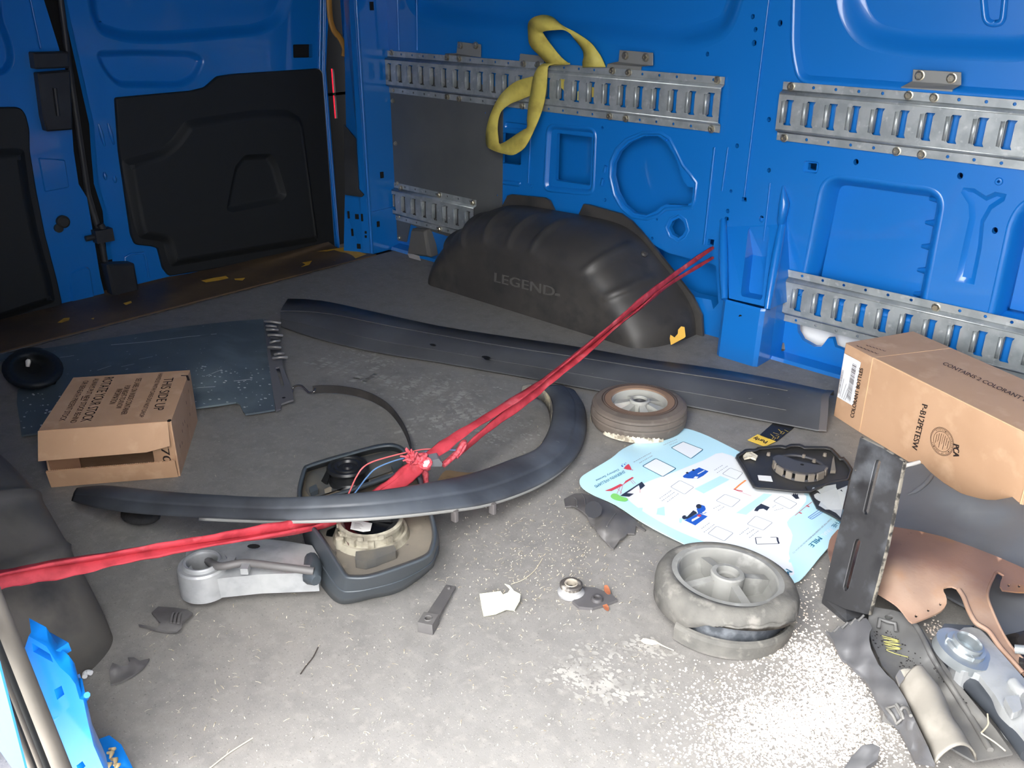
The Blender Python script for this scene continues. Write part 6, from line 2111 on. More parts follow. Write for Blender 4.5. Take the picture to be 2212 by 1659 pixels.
RUST = mat('rusty_steel', (146, 112, 95), 0.62, 0.1, 0, var=[((128, 96, 80), 7, 0.42, 0.68), ((172, 148, 130), 5, 0.50, 0.72), ((156, 114, 80), 11, 0.6, 0.78)], speck=((98, 78, 68), 110, 0.70, 0.78), bump=(180, 0.3, 0.0008))
c4 = lambda a: (1612 + a[0] * 0.36166, 1059 + a[1] * 0.36166)
ro = [(545, 235), (500, 286), (486, 350), (500, 420), (540, 500), (620, 590), (700, 618), (770, 604), (870, 665), (905, 692), (932, 722), (965, 770), (985, 790), (1005, 790), (1060, 768), (1130, 740), (1178, 712), (1202, 668),
      (1190, 620), (1170, 592), (1186, 576), (1240, 574), (1272, 596), (1300, 640), (1330, 720), (1370, 790), (1420, 822), (1455, 850), (1510, 930), (1580, 1010), (1650, 1090), (1720, 1180), (1740, 1060), (1655, 1010), (1580, 930),
      (1520, 830), (1470, 720), (1442, 640), (1450, 580), (1478, 520), (1495, 489), (1525, 490), (1536, 510), (1520, 540), (1514, 570), (1530, 596), (1610, 606), (1740, 612), (1740, 505), (1620, 448), (1480, 388), (1330, 330),
      (1180, 278), (1020, 240), (860, 214), (700, 205)]
rz = [(x, y, z) for (x, y), z in ((c4((490, 350)), .03), (c4((620, 400)), .052), (c4((800, 230)), .035), (c4((1000, 245)), .030), (c4((1180, 285)), .030), (c4((1480, 395)), .026), (c4((1740, 510)), .026), (c4((700, 205)), .033), (c4((930, 224)), .033), (c4((900, 420)), .088),
                                  (c4((1100, 420)), .080), (c4((1250, 440)), .072), (c4((1400, 480)), .060), (c4((1000, 620)), .062), (c4((1000, 785)), .034), (c4((1130, 730)), .040), (c4((1340, 560)), .075), (c4((1400, 680)), .075),
                                  (c4((1350, 720)), .060), (c4((1440, 790)), .055), (c4((1560, 960)), .045), (c4((1720, 1120)), .035), (c4((1600, 560)), .030), (c4((650, 590)), .026))]
t = thing('heat_shield', 'rusty brown steel shield with two bent arms and rivet holes', 'metal part', P(1960, 1240))
mb = MB()
h_ = [[(c4((x, y))[0] + r * math.cos(k * 0.785), c4((x, y))[1] + r * 1.1 * math.sin(k * 0.785)) for k in range(8)] for x, y, r in ((1015, 750, 3.6), (1088, 716, 3.2), (1160, 680, 3.2), (1568, 568, 3), (1630, 572, 3))]
drape(mb, resample([c4(a) for a in ro], 170), field(rz, 1400), 0.0025, h_, 15)
build('shield', mb, RUST, t)
rf = field(rz, 1400)
mb = MB()
ed = [c4(a) for a in ((1272, 596), (1300, 640), (1330, 720), (1370, 790), (1420, 822), (1455, 850), (1510, 930), (1580, 1010), (1650, 1090))]
mb.tube([P(x, y, rf(x, y)) for x, y in smooth_open(ed, 3)], 0.0035, 7)
ed = [c4(a) for a in ((1536, 510), (1495, 489), (1478, 520), (1450, 580), (1442, 640), (1470, 720), (1520, 830), (1580, 930), (1655, 1010))]
mb.tube([P(x, y, rf(x, y)) for x, y in smooth_open(ed, 3)], 0.002, 7)
build('rolled_edge', mb, RUST, t)

TRIMG = mat('trim_grey', (98, 98, 98), 0.55, 0, 0, var=[((82, 82, 83), 6, 0.42, 0.7), ((118, 116, 112), 10, 0.5, 0.75)], speck=((60, 60, 60), 90, 0.70, 0.78), rvar=(8, 0.4, 0.65))
TRIMD = mat('trim_dark', (84, 84, 87), 0.5, 0, 0, var=[((102, 102, 103), 8, 0.45, 0.7), ((70, 70, 73), 5, 0.45, 0.7)], speck=((130, 128, 122), 130, 0.72, 0.78))
TRIML = mat('trim_light', (140, 135, 127), 0.6, 0, 0, var=[((122, 118, 111), 8, 0.42, 0.68), ((156, 151, 142), 14, 0.55, 0.75)])  # paler material for the rounded lobe alone
c8 = lambda a: (1780 + a[0] * 0.1953, 1300 + a[1] * 0.1953)
# flat grey inner trim under the others
t = thing('pillar_trim', 'wide grey plastic pillar trim with yellow scribble, inner face up', 'trim', P(1950, 1430))
o_ = [c8(a) for a in ((500, 20), (560, 60), (760, 90), (905, 135), (1010, 240), (1090, 290), (1210, 490), (1300, 650), (1400, 780), (1540, 970), (1720, 1190), (1900, 1410), (2090, 1680), (1660, 1760), (1200, 1500), (900, 1000), (640, 700), (530, 450), (490, 250))]
zz = [(c8((500, 20)) + (.035,)), (c8((760, 90)) + (.030,)), (c8((700, 400)) + (.014,)), (c8((560, 450)) + (.020,)), (c8((900, 700)) + (.012,)), (c8((1010, 400)) + (.024,)), (c8((1180, 500)) + (.034,)), (c8((1400, 820)) + (.034,)), (c8((1250, 800)) + (.014,)),
      (c8((1700, 1200)) + (.03,)), (c8((1600, 1300)) + (.014,)), (c8((2000, 1600)) + (.024,)), (c8((1300, 1200)) + (.012,))]
mb = MB()
eh = [(c8((718, 168))[0] + 9.5 * math.cos(k), c8((718, 168))[1] + 6 * math.sin(k)) for k in np.linspace(0, 5.9, 14)]
drape(mb, o_, zz, 0.003, [eh], 16)
build('trim_shell', mb, TRIMG, t)
zf = field(zz)
mb = MB()
mb.tube([P(x, y, zf(x, y) + 0.002) for x, y in smooth_open([c8(a) for a in ((1012, 250), (1100, 400), (1190, 590), (1290, 760), (1420, 960), (1560, 1180), (1700, 1400), (1840, 1640))], 3)], 0.004, 8)
mb.tube([P(x, y, zf(x, y) + 0.004) for x, y in [c8(a) for a in ((604, 290), (612, 190), (700, 220), (790, 240), (798, 330))]], 0.0028, 6)
build('moulded_rib', mb, TRIMG, t)
mb = MB()
sc_ = [(640, 375), (830, 430), (650, 400), (835, 445), (660, 440), (850, 480), (665, 465), (850, 515), (685, 500), (850, 525), (690, 525), (780, 570), (930, 612)]
mb.tube([P(x, y, zf(x, y) + 0.0022) for x, y in smooth_open([c8(a) for a in sc_], 4)], 0.0007, 5)
build('crayon_scribble', mb, mat('crayon_yellow', (170, 166, 104), 0.8), t)['label'] = 'yellow crayon scribble'
mb = MB()
mb.add([P(x, y, 0.006) for x, y in [(c8((715, 165))[0] + 8.5 * math.cos(k), c8((715, 165))[1] + 5.4 * math.sin(k)) for k in np.linspace(0, 5.9, 14)]], [tuple(range(14))])
build('white_disc', mb, PLAINWHITE, t)
mb = MB()
for k in range(150):
    u = rnd.random()
    x, y = c8((620 + 420 * u + rnd.gauss(0, 60), 330 + 480 * u + rnd.gauss(0, 50))) if k < 110 else c8((1210 + (k - 110) * 9 + rnd.gauss(0, 10), 730 + (k - 110) * 10 + rnd.gauss(0, 16)))
    p = P(x, y, zf(x, y) + 0.0012)
    r = rnd.uniform(0.0006, 0.0018)
    mb.add([p + Vector((r, 0, 0)), p + Vector((0, r * 1.3, 0)), p + Vector((-r, 0, 0.0004)), p + Vector((0, -r, 0))], [(0, 1, 2, 3)])
tag(build('dirt_specks', mb, mat('dirt_black', (44, 42, 42), 0.9), t), kind='stuff')

# scooped dark trim in front with its pale rounded lobe
t = thing('pillar_trim', 'narrow scooped dark pillar trim with pale rounded lobe, nearest the granules', 'trim', P(1870, 1480))
o_ = [c8(a) for a in ((20, 318), (80, 340), (250, 232), (400, 182), (468, 180), (510, 235), (532, 290), (505, 340), (500, 420), (520, 520), (600, 690), (700, 810), (780, 880), (835, 965), (905, 1080), (1010, 1310), (1150, 1600), (1230, 1800), (1010, 1760), (955, 1650),
                      (830, 1400), (700, 1270), (600, 1120), (520, 960), (430, 830), (330, 740), (250, 660), (205, 640), (160, 560), (100, 420), (50, 350))]
zz = [(c8((60, 340)) + (.012,)), (c8((250, 232)) + (.030,)), (c8((440, 185)) + (.045,)), (c8((520, 290)) + (.050,)), (c8((500, 440)) + (.045,)), (c8((300, 430)) + (.022,)), (c8((250, 650)) + (.008,)), (c8((620, 700)) + (.040,)), (c8((430, 830)) + (.008,)),
      (c8((830, 970)) + (.045,)), (c8((600, 1100)) + (.010,)), (c8((830, 1390)) + (.010,)), (c8((1000, 1300)) + (.050,)), (c8((1150, 1600)) + (.050,)), (c8((960, 1640)) + (.010,)), (c8((500, 640)) + (.030,)), (c8((700, 1000)) + (.036,))]
mb = MB()
drape(mb, o_, field(zz, 250), 0.004, (), 13)
build('trim_shell', mb, TRIMD, t)
zf2 = field(zz, 250)
mb = MB()
for a, b in (((700, 1180), (800, 1340)), ((800, 1130), (880, 1300))):
    mb.tube([P(*c8(p), zf2(*c8(p)) + 0.002) for p in smooth_open([a, ((a[0] + b[0]) / 2 + 12, (a[1] + b[1]) / 2), b], 3)], 0.0022, 6)
mb.tube([P(*c8(p), zf2(*c8(p)) + 0.003) for p in smooth_open([(850, 1200), (870, 1170), (920, 1180), (960, 1260)], 4)], 0.0022, 6)
mb.tube([P(*c8(p), zf2(*c8(p)) + 0.002) for p in ((690, 1180), (790, 1150), (870, 1290), (800, 1350))], 0.002, 6)
for k in range(4):
    p = (110 + 90 * k, 330 - 40 * k)
    mb.tube([P(*c8(p), zf2(*c8(p)) + 0.002), P(*c8((p[0] + 60, p[1] - 60)), zf2(*c8(p)) + 0.006)], 0.0018, 6)
build('moulded_rib', mb, TRIMG, t)
mb = MB()
lob = [((838, 962), (1112, 822)), ((880, 1030), (1190, 920)), ((940, 1150), (1300, 1060)), ((1010, 1310), (1375, 1230)), ((1080, 1450), (1435, 1380)), ((1150, 1600), (1560, 1560)), ((1230, 1800), (1680, 1760))]
rg = []
for a, b in [(q[:2], q[2:]) for q in smooth_open([l[0] + l[1] for l in lob], 4)]:
    A_, B_ = P(*c8(a), 0.034), P(*c8(b), 0.034)
    rg.append([A_.lerp(B_, s) + Z * (0.026 * math.sin(math.pi * min(1, s * 1.0)) ** 0.7) for s in np.linspace(0, 1, 13)])
mb.loft(rg, False)
mb.add([p for p in rg[0]] + [p - Z * 0.02 for p in (rg[0][-1], rg[0][0])], [tuple(range(15))])
build('rounded_lobe', mb, TRIML, t, solid=0.002)['label'] = 'pale rounded lobe'
mb = MB()
mb.lathe([(0.016, 0), (0.015, 0.006), (0.008, 0.009), (0, 0.009)], P(*c8((955, 868)), 0.030), None, 20)
build('plug', mb, mat('plug_pale', (206, 200, 186), 0.6), t)
mb = MB()
mb.prism([P(*c8(a), 0.047) for a in ((790, 840), (835, 770), (885, 870), (830, 945))], (0, 0, 0.004))
build('spring_clip', mb, CLIPM, t)
mb = MB()
mb.prism([P(*c8(a), 0.004) for a in ((600, 1120), (620, 1250), (640, 1320), (760, 1380), (720, 1290), (660, 1200))], (0, 0, 0.012))
build('lower_tab', mb, TRIMG, t)

# cast arm with a pivot ring, its dark holder and a rubber grip
t = thing('cast_arm', 'silver cast arm with steel bushing lying on top of the grey trims', 'metal arm', P(2120, 1440))
mb = MB()
c = P(*c8((1535, 530)), 0.058)
ao = [c8(a) for a in ((1545, 285), (1640, 280), (1740, 312), (1840, 420), (1960, 560), (2100, 720), (2260, 900), (2420, 1080), (2420, 1700), (2212, 1470), (2120, 1370), (2060, 1310), (1960, 1150), (1880, 1010), (1810, 930), (1720, 800), (1640, 770), (1560, 782), (1470, 740), (1420, 640), (1400, 500), (1440, 360))]
az = [(c8((1545, 530)) + (.050,)), (c8((1800, 640)) + (.056,)), (c8((2000, 900)) + (.062,)), (c8((2260, 1180)) + (.058,)), (c8((1900, 560)) + (.044,)), (c8((1860, 960)) + (.044,)), (c8((2100, 1350)) + (.044,)), (c8((2200, 830)) + (.040,)), (c8((1950, 1000)) + (.056,))]
hole = [(c8((1535, 530))[0] + 15 * math.cos(k), c8((1535, 530))[1] + 18 * math.sin(k)) for k in np.linspace(0, 5.9, 16)]
drape(mb, resample(ao, 80), field(az, 900), 0.028, [hole], 14)
arm2 = build('arm_body', mb, ALU, t)
tx = Vector((0.25, 0.1, 1)).normalized()
u_ = tx.orthogonal().normalized()
axs = (u_, tx.cross(u_), tx)
c = P(*c8((1540, 535)), 0.056)
mb = MB()
mb.lathe([(0.036, -0.01), (0.036, 0.003), (0.025, 0.005), (0.024, 0.010), (0.0195, 0.010), (0.019, 0.016), (0.0165, 0.017), (0.0155, 0.014), (0.0155, -0.010)], c, axs, 36)
for k in range(3):
    a = k * 2.1 + 0.6
    v = axs[0] * math.cos(a) + axs[1] * math.sin(a)
    mb.box(c + v * 0.022 + tx * 0.008, (0.010, 0.007, 0.006), (axs[2].cross(v), v, tx))
build('bushing', mb, mat('bushing_steel', (170, 176, 180), 0.3, 0.7), t)['label'] = 'steel pivot bushing'
mb = MB()
mb.lathe([(0.0156, 0.002), (0, 0.0)], c, axs, 24)
build('bushing_floor', mb, mat('bushing_inner', (150, 162, 170), 0.4, 0.3), t)
mb = MB()
mb.tube([P(*c8(a), 0.056) for a in smooth_open([(2080, 870), (2140, 960), (2212, 1030)], 4)], [0.004] + [0.008] * 7 + [0.005], 8)
mb.prism([P(*c8(a), 0.055) for a in ((1975, 1120), (2130, 1100), (2170, 1250), (2130, 1280), (2070, 1300))], (0, 0, 0.010))
build('cast_boss', mb, ALU, arm2, bevel=0.002)
mb = MB()
ho = [(1215, 420), (1290, 300), (1330, 240), (1660, 262), (1600, 290), (1440, 330), (1380, 420), (1372, 540), (1420, 680), (1500, 770), (1490, 800), (1380, 720), (1270, 600), (1225, 520)]
drape(mb, [c8(a) for a in ho], [(c8((1215, 420)) + (.030,)), (c8((1400, 300)) + (.044,)), (c8((1490, 790)) + (.034,)), (c8((1280, 600)) + (.022,)), (c8((1660, 262)) + (.036,))], 0.018, (), 14)
build('pivot_holder', mb, mat('holder_slate', (74, 78, 86), 0.5), t)['label'] = 'dark slate plastic pivot holder'
gp = smooth_open([(1610, 890), (1700, 985), (1800, 1090), (1900, 1190), (2000, 1310), (2100, 1440), (2190, 1560), (2280, 1690)], 3)
mb = MB()
mb.tube([P(*c8(a), 0.030) for a in gp], 0.0115, 14)
solo('rubber_grip', 'thick black rubber hose lying along the silver cast arm', 'hose', mb, mat('grip_black', (52, 56, 62), 0.5, bump=(300, 0.2, 0.0004)), P(*c8((1900, 1190)), 0.02))
mb = MB()
drape(mb, [(2160, 1390), (2172, 1372), (2212, 1362), (2260, 1380), (2260, 1500), (2212, 1496), (2188, 1452), (2186, 1416)], [(2160, 1390, .02), (2212, 1362, .05), (2212, 1420, .045), (2212, 1496, .02)], 0.006, (), 12)
t = thing('plastic_bracket', 'black glossy plastic piece at the right edge beside the rusty shield', 'plastic part', P(2190, 1420))
build('bracket_body', mb, mat('gloss_black', (44, 42, 42), 0.25), t)
mb = MB()
mb.tube([P(2192, 1402, 0.055), P(2215, 1404, 0.058), P(2245, 1408, 0.058)], 0.006, 10)
build('pin', mb, GALV, t)
mb = MB()
drape(mb, [(1818, 1668), (1838, 1636), (1862, 1610), (1884, 1606), (1902, 1614), (1896, 1640), (1872, 1656), (1850, 1700)], [(1838, 1636, .02), (1884, 1606, .03), (1896, 1640, .02), (1850, 1690, .01)], 0.008, (), 10)
solo('plastic_shard', 'black angular plastic shard at the bottom edge among the granules', 'plastic shard', mb, TRIMD, P(1866, 1640))

# ------------------------------------------------------------------ small things on the floor
SHARD = mat('shard_grey', (82, 80, 81), 0.55, 0, 0, var=((98, 96, 95), 18, 0.45, 0.7))
# torn bracket under the mat
t = thing('plastic_bracket', 'torn dark plastic bracket poking out from under the printed mat', 'plastic part', P(1310, 1120))
z6 = lambda a: (1240 + a[0] * 0.14467, 920 + a[1] * 0.14467)
o_ = [z6(a) for a in ((-150, 1090), (-60, 1040), (10, 1010), (110, 1004), (250, 1030), (400, 1090), (560, 1170), (740, 1280), (900, 1390), (960, 1450), (1075, 1545), (1060, 1560), (930, 1480), (920, 1520), (905, 1605), (800, 1600), (770, 1640), (690, 1690),
                      (590, 1830), (560, 1815), (480, 1720), (330, 1560), (320, 1510), (240, 1450), (190, 1330), (130, 1270), (20, 1200), (-40, 1190), (-130, 1200))]
bz = [(z6((-150, 1100)) + (.004,)), (z6((100, 1010)) + (.012,)), (z6((250, 1250)) + (.026,)), (z6((450, 1500)) + (.028,)), (z6((600, 1400)) + (.026,)), (z6((560, 1815)) + (.006,)), (z6((900, 1600)) + (.006,)), (z6((1060, 1550)) + (.004,)), (z6((600, 1200)) + (.008,)), (z6((240, 1450)) + (.010,))]
mb = MB()
drape(mb, o_, bz, 0.003, (), 8)
build('bracket_body', mb, SHARD, t)
bf = field(bz)
mb = MB()
for pts in ([(110, 1010), (160, 1080), (170, 1150), (180, 1250), (200, 1330)], [(0, 1070), (45, 1110), (45, 1200)], [(620, 1310), (550, 1400), (490, 1500)]):
    mb.tube([P(*z6(a), bf(*z6(a)) + 0.001) for a in smooth_open(pts, 4)], 0.0010, 5)
build('moulded_rib', mb, TRIMG, t)
mb = MB()
mb.add([P(*z6((290 + 130 * math.cos(k), 1250 + 130 * math.sin(k))), 0.0292) for k in np.linspace(0, 5.9, 12)], [tuple(range(12))])
build('round_pad', mb, mat('pad_grey', (76, 76, 78), 0.5), t)
# flat bar with an eye
t = thing('flat_bar', 'short grey plastic bar with a square eye end on the open floor', 'bar', P(946, 1315))
a, b = P(922, 1356, 0.006), P(974, 1268, 0.006)
d = (b - a).normalized()
s = Vector((-d.y, d.x, 0))
L = (b - a).length
mb = MB()
mb.loft([[a + s * 0.010, a - s * 0.010, a - s * 0.010 + Z * 0.006, a + s * 0.010 + Z * 0.006], [b + s * 0.008, b - s * 0.008, b - s * 0.008 + Z * 0.003, b + s * 0.008 + Z * 0.003]], True, (True, True), 0, False)
build('bar', mb, SHARD, t, bevel=0.001)
mb = MB()
ee = a + d * 0.006
sq = lambda k, z: [ee + d * (x * k) + s * (y * k) + Z * z for x, y in ((-0.012, -0.011), (0.012, -0.011), (0.012, 0.011), (-0.012, 0.011))]
mb.loft([[p - Z * 0.005 for p in sq(1.05, 0)], sq(1.0, 0.012)], True, (True, False), 0, False)
mb.sheet([(-0.012, -0.011), (0.012, -0.011), (0.012, 0.011), (-0.012, 0.011)], [circle(0, 0, 0.0045, 14)], lambda u, v: ee + d * u + s * v + Z * 0.012)
mb.lathe([(0.0062, 0.012), (0.0056, 0.0132), (0.0045, 0.0125), (0.0045, 0.002), (0, 0.002)], ee, None, 16)
build('eye_end', mb, SHARD, t)
mb = MB()
mb.lathe([(0.003, 0), (0.0025, 0.003), (0, 0.0035)], b - d * 0.008 + Z * 0.003, None, 10)
build('stud', mb, SHARD, t)
# pale note
mb = MB()
z2_ = lambda a: (600 + a[0] * 0.36166, 900 + a[1] * 0.36166)
o_ = [z2_(a) for a in ((1205, 1058), (1330, 1042), (1345, 1062), (1375, 1050), (1388, 1030), (1355, 998), (1385, 1008), (1410, 1040), (1450, 1060), (1445, 1100), (1412, 1158), (1365, 1152), (1300, 1180), (1230, 1192), (1218, 1140))]
nz = [(z2_((1205, 1058)) + (.004,)), (z2_((1230, 1192)) + (.003,)), (z2_((1365, 998)) + (.022,)), (z2_((1450, 1060)) + (.012,)), (z2_((1412, 1158)) + (.005,)), (z2_((1320, 1110)) + (.004,)), (z2_((1380, 1060)) + (.006,))]
drape(mb, o_, nz, 0.0006, (), 10)
solo('paper_note', 'torn pale yellow paper note on the open floor', 'paper', mb, mat('note_yellow', (236, 238, 190), 0.7), P(1080, 1297))
# roller cap with plastic tab
t = thing('roller_cap', 'small grey and black round roller beside a pointed plastic tab', 'roller', P(1232, 1275))
c = P(1233, 1284, 0.0)
mb = MB()
mb.lathe([(0.010, 0.001), (0.0195, 0.002), (0.0205, 0.006), (0.0175, 0.010), (0.0165, 0.017)], c, None, 36)
build('collar', mb, mat('collar_white', (150, 150, 152), 0.5), t)
mb = MB()
mb.lathe([(0.0168, 0.014), (0.0172, 0.019), (0.015, 0.021), (0.0095, 0.021), (0.009, 0.019), (0.0085, 0.012), (0.0, 0.011)], c, None, 36)
build('rim', mb, mat('rim_dirty', (70, 66, 64), 0.6, 0, 0, var=((170, 164, 156), 60, 0.5, 0.62)), t)
mb = MB()
mb.lathe([(0.0105, 0.0205), (0.0095, 0.0222), (0.007, 0.0205), (0.006, 0.013)], c, None, 24)
build('bore_ring', mb, mat('bore_tan', (150, 142, 130), 0.6), t)
t = thing('plastic_tab', 'pointed grey plastic tab with a raised eyelet touching the roller', 'plastic tab', P(1285, 1292))
mb = MB()
o_ = [z2_(a) for a in ((1760, 1102), (1800, 1070), (1830, 1016), (1900, 1022), (1990, 1058), (2030, 1092), (1960, 1118), (1880, 1142), (1800, 1134))]
drape(mb, o_, 0.006, 0.005, (), 10)
build('tab', mb, mat('tab_grey', (84, 82, 84), 0.55), t)
mb = MB()
mb.lathe([(0.0095, 0.0), (0.008, 0.004), (0.0055, 0.0045), (0.0045, 0.001), (0.0, 0.001)], P(*z2_((1908, 1092)), 0.006), None, 20)
build('eyelet', mb, mat('eyelet_grey', (72, 70, 72), 0.5), t)
LEAF = mat('leaf_brown', (168, 104, 72), 0.7, 0, 0, var=((130, 76, 52), 60, 0.45, 0.6))


def leaf(label, pts, zz, m, rib=True, name='dry_leaf'):
    mb = MB()
    cx_, cy_ = sum(p[0] for p in pts) / len(pts), sum(p[1] for p in pts) / len(pts)
    drape(mb, smooth_closed(pts, 3), zz, 0.0005, (), 5)
    return solo(name, label, 'leaf', mb, m, P(cx_, cy_))


leaf('dry brown leaf curled above the pointed plastic tab', [z2_(a) for a in ((1950, 1010), (1968, 1006), (1982, 1030), (1988, 1056), (1972, 1060), (1952, 1042))], [(1308, 1265, .012), (1318, 1282, .006)], LEAF)
leaf('dry brown leaf below the pointed plastic tab', [z2_(a) for a in ((1940, 1122), (1962, 1116), (1978, 1140), (1974, 1160), (1952, 1148))], [(1308, 1310, .006), (1313, 1318, .003)], LEAF)
mb = MB()
lp = lambda a: (1380 + a[0] * 0.1537, 1170 + a[1] * 0.1537)
drape(mb, [lp(a) for a in ((25, 1390), (60, 1355), (200, 1380), (262, 1405), (256, 1440), (180, 1450), (70, 1425))], [(lp((25, 1390)) + (.002,)), (lp((150, 1400)) + (.006,)), (lp((260, 1420)) + (.003,))], 0.0006, (), 6)
mb.tube([P(*lp(a), 0.004) for a in ((250, 1415), (330, 1460), (420, 1500), (490, 1528))], [0.0014, 0.001, 0.0008, 0.0006], 5)
solo('dry_leaf', 'pale straw-coloured leaf with long stem in front of the torn wheel', 'leaf', mb, mat('leaf_straw', (232, 214, 190), 0.7), P(1402, 1388))
# plastic shards at lower left
mb = MB()
zl_ = lambda a: (a[0] * 0.36166, 1059 + a[1] * 0.36166)
drape(mb, [zl_(a) for a in ((826, 800), (940, 820), (960, 790), (905, 730), (945, 694), (1040, 700), (1120, 712), (1152, 732), (1120, 762), (1088, 784), (1085, 810), (1050, 842), (990, 842), (930, 830), (830, 808))],
      [(zl_((826, 804)) + (.003,)), (zl_((940, 700)) + (.010,)), (zl_((1150, 732)) + (.010,)), (zl_((1010, 800)) + (.018,)), (zl_((1050, 740)) + (.020,)), (zl_((1000, 842)) + (.004,))], 0.003, (), 8)
for k in range(3):
    mb.tube([P(*zl_((1020 + 22 * k, 790 + 2 * k)), 0.021), P(*zl_((1026 + 22 * k, 750)), 0.024), P(*zl_((1034 + 22 * k, 735)), 0.022)], 0.0022, 6)
solo('plastic_shard', 'dark plastic shard with three small ribs near the left arch cover', 'plastic shard', mb, SHARD, P(360, 1340))
mb = MB()
drape(mb, [zl_(a) for a in ((660, 1160), (652, 1075), (672, 1030), (725, 1050), (762, 1046), (776, 1020), (764, 998), (800, 998), (836, 1018), (892, 1004), (860, 1050), (800, 1100), (720, 1145))],
      [(zl_((660, 1160)) + (.003,)), (zl_((672, 1030)) + (.014,)), (zl_((800, 1000)) + (.014,)), (zl_((890, 1004)) + (.006,)), (zl_((760, 1110)) + (.004,))], 0.003, (), 8)
solo('plastic_shard', 'dark curved plastic shard with a notched edge by the left arch cover', 'plastic shard', mb, SHARD, P(275, 1450))
mb = MB()
drape(mb, smooth_closed([(945, 1042), (950, 1030), (963, 1016), (985, 1018), (1010, 1021), (1044, 1021), (1040, 1036), (1000, 1050), (960, 1050)], 2), [(950, 1040, .004), (962, 1018, .008), (1030, 1024, .006), (1000, 1040, .004)], 0.002, (), 9)
solo('bark_piece', 'flat tan scrap of cardboard beside the red knot under the flare', 'scrap', mb, mat('scrap_tan', (150, 124, 92), 0.8, 0, 0, var=((120, 98, 74), 30, 0.45, 0.65)), P(990, 1035))
mb = MB()
mb.tube(smooth_open([tuple(P(x, y, 0.006)) for x, y in ((183, 1462), (184, 1455), (190, 1452), (197, 1454))], 4), 0.0035, 7)
solo('foam_peanut', 'small white curled packing scrap beside the left arch cover', 'scrap', mb, PLAINWHITE, P(190, 1456))
# straws, twigs
STRAW = mat('straw', (200, 188, 164), 0.8)
for lab, pts, r in (('long pale straw at the bottom edge left of centre', [(452, 1660), (490, 1630), (520, 1610), (546, 1594)], 0.0009), ('thin pale grass stem above the pale paper note', [(1104, 1262), (1130, 1252), (1155, 1232), (1172, 1206)], 0.0005),
                    ('short dark twig on the floor right of the mirror arm', [(649, 1456), (660, 1440), (676, 1420), (687, 1398)], 0.0008), ('pale curved stem on the grey trim, lower right', [(2120, 1583), (2134, 1566), (2134, 1552), (2133, 1542)], 0.0010),
                    ('pale straight stem on the grey trim beside the rubber hose', [(2120, 1584), (2150, 1604), (2172, 1622)], 0.0010)):
    mb = MB()
    zq = 0.036 if pts[0][0] > 2000 else 0.002
    mb.tube(smooth_open([tuple(P(x, y, zq)) for x, y in pts], 4), r, 5)
    solo('twig' if 'dark' in lab else 'straw', lab, 'straw', mb, mat('twig_dark', (60, 52, 48), 0.8) if 'dark' in lab else STRAW, P(pts[1][0], pts[1][1], zq))

# ------------------------------------------------------------------ spilled granules, shavings, dust
rg_ = random.Random(11)
solid_zones = [[c8(a) for a in ((20, 318), (250, 232), (468, 180), (530, 290), (600, 690), (835, 965), (1010, 1310), (1230, 1800), (955, 1650), (700, 1270), (430, 830), (205, 640))]]
wc_, wr_ = (1545, 1305), 150


def grain(mb, p, r):
    s = [rg_.uniform(0.7, 1.3) for _ in range(6)]
    a = rg_.uniform(0, 3.14)
    ca, sa_ = math.cos(a) * r, math.sin(a) * r
    v = [p + Vector((ca * s[0], sa_ * s[0], 0.3 * r)), p + Vector((-sa_ * s[1], ca * s[1], 0.3 * r)), p + Vector((-ca * s[2], -sa_ * s[2], 0.3 * r)), p + Vector((sa_ * s[3], -ca * s[3], 0.3 * r)),
         p + Vector((0, 0, r * 1.2 * s[4])), p]
    mb.add(v, [(0, 1, 4), (1, 2, 4), (2, 3, 4), (3, 0, 4), (1, 0, 5), (2, 1, 5), (3, 2, 5), (0, 3, 5)])


mb = MB()
count = 0
blobs = [((1700, 1560), 75, 45, 3200), ((1640, 1580), 90, 40, 1500), ((1790, 1530), 45, 45, 1500), ((1760, 1460), 40, 40, 700), ((1735, 1415), 35, 22, 420), ((1800, 1440), 26, 26, 420), ((1850, 1520), 30, 40, 700), ((1660, 1390), 60, 40, 260), ((1880, 1600), 40, 30, 420),
         ((1720, 1340), 50, 30, 160), ((1560, 1480), 120, 40, 380), ((1760, 1270), 40, 40, 110), ((1850, 1600), 80, 30, 500), ((2010, 1500), 14, 12, 60), ((2020, 1360), 14, 10, 60), ((1700, 1640), 150, 25, 900)]
for (bx_, by_), sx_, sy_, n in blobs:
    for _ in range(n):
        x, y = rg_.gauss(bx_, sx_), rg_.gauss(by_, sy_)
        if y < 1180 or any(inside(x, y, zz_) for zz_ in solid_zones) or (x - 1545) ** 2 / 152 ** 2 + (y - 1320) ** 2 / 108 ** 2 < 1 or inside(x, y, po):
            continue
        r = rg_.choice((0.0008, 0.0010, 0.0013, 0.0017, 0.0021))
        grain(mb, P(x, y, 0.0), r)
        count += 1
g = solo('granules', 'spilled off-white granules scattered over the floor by the dark pillar trim', 'granules', mb, mat('granule_white', (226, 216, 206), 0.75, 0, 0, var=((206, 190, 176), 300, 0.45, 0.6)), P(1700, 1560))
g['kind'] = 'stuff'
mb = MB()
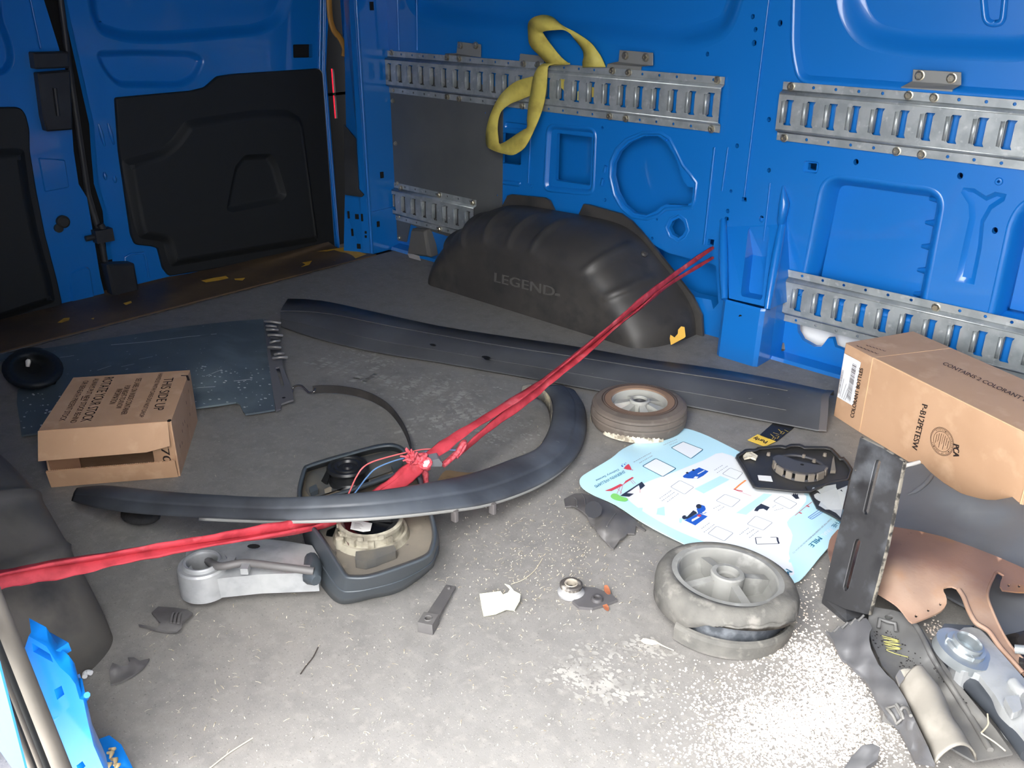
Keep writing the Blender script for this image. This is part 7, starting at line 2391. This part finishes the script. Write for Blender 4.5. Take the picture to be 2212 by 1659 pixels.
for _ in range(1900):
    m = rg_.random()
    if m < 0.45:
        x, y = rg_.gauss(1180, 130), rg_.gauss(1190, 90)
    elif m < 0.75:
        x, y = rg_.uniform(300, 1900), rg_.uniform(1150, 1690)
    else:
        x, y = rg_.uniform(400, 1850), rg_.uniform(760, 1690)
    if (x - 1545) ** 2 / 152 ** 2 + (y - 1320) ** 2 / 108 ** 2 < 1 or inside(x, y, po) or any(inside(x, y, q) for q in solid_zones):
        continue
    if y < 1150 and (640 < x < 950):
        continue
    p = P(x, y, 0.0008)
    a = rg_.uniform(0, 6.28)
    l, w = rg_.choice((0.0009, 0.0012, 0.0018, 0.003, 0.0045)), rg_.uniform(0.0003, 0.0007)
    u, v = Vector((math.cos(a), math.sin(a), 0)) * l, Vector((-math.sin(a), math.cos(a), 0)) * w
    k = Z * rg_.uniform(0.0004, 0.0016)
    mb.add([p - u - v, p + k - v, p + u - v, p + u + v, p + k + v, p - u + v], [(0, 1, 4, 5), (1, 2, 3, 4)])
g = solo('shavings', 'tiny pale shavings and flecks scattered over the whole floor', 'shavings', mb, mat('shaving_pale', (192, 184, 170), 0.8, 0, 0, var=((160, 148, 126), 200, 0.45, 0.6)), P(1180, 1190))
g['kind'] = 'stuff'
# dusty boot prints, dust smears and pale flecks on the rubber floor
DUSTFLECK = mat('floor_dust_flecks', (158, 156, 152), 0.9, 0, 0, var=((132, 130, 127), 30, 0.42, 0.60))
for (x0, y0, ang, sc_x) in ((752, 800, 0.25, 1.0), (880, 835, 0.2, 1.1), (960, 905, -0.2, 0.9)):
    mb = MB()
    o_ = P(x0, y0, 0.0006)
    dx = (P(x0 + 40, y0 + 40 * math.tan(ang), 0.0006) - o_).normalized()
    dy = Vector((-dx.y, dx.x, 0))
    for i in range(11):
        for j in range(-3, 4):
            wlim = 3.2 * math.sin(math.pi * (i + 1.2) / 13) ** 0.5 if i != 6 else 0
            if abs(j) > wlim or rg_.random() < 0.22:
                continue
            p = o_ + dx * ((i - 5) * 0.024 * sc_x + rg_.gauss(0, .001)) + dy * (j * 0.014 + rg_.gauss(0, .001))
            mb.add([p + dx * a + dy * b + Vector((rg_.gauss(0, .0008), rg_.gauss(0, .0008), 0)) for a, b in ((-.009, -.005), (.006, -.0055), (.010, .004), (-.006, .0055))], [(0, 1, 2, 3)])
    tag(build('boot_print', mb, DUSTFLECK, floor), kind='stuff')

mb = MB()
for (bx_, by_), sx_, sy_, n in (((800, 772), 40, 12, 260), ((930, 838), 60, 18, 420), ((990, 900), 50, 26, 320), ((1110, 930), 30, 22, 200), ((640, 655), 40, 10, 120), ((1260, 1450), 40, 22, 260), ((1420, 1400), 60, 14, 200), ((1330, 1490), 50, 16, 220)):
    for _ in range(n):
        x, y = rg_.gauss(bx_, sx_), rg_.gauss(by_, sy_)
        if inside(x, y, po) or (x - 1545) ** 2 / 152 ** 2 + (y - 1320) ** 2 / 108 ** 2 < 1:
            continue
        p = P(x, y, rg_.uniform(0.0004, 0.0013))
        r = rg_.uniform(0.001, 0.005)
        a0 = rg_.uniform(0, 6)
        mb.add([p + Vector((math.cos(a0 + k * 1.256) * r * rg_.uniform(.6, 1.5), math.sin(a0 + k * 1.256) * r * rg_.uniform(.4, 1.0), 0)) for k in range(5)], [(0, 1, 2, 3, 4)])
tag(build('dust_and_flecks', mb, DUSTFLECK, floor), kind='stuff')
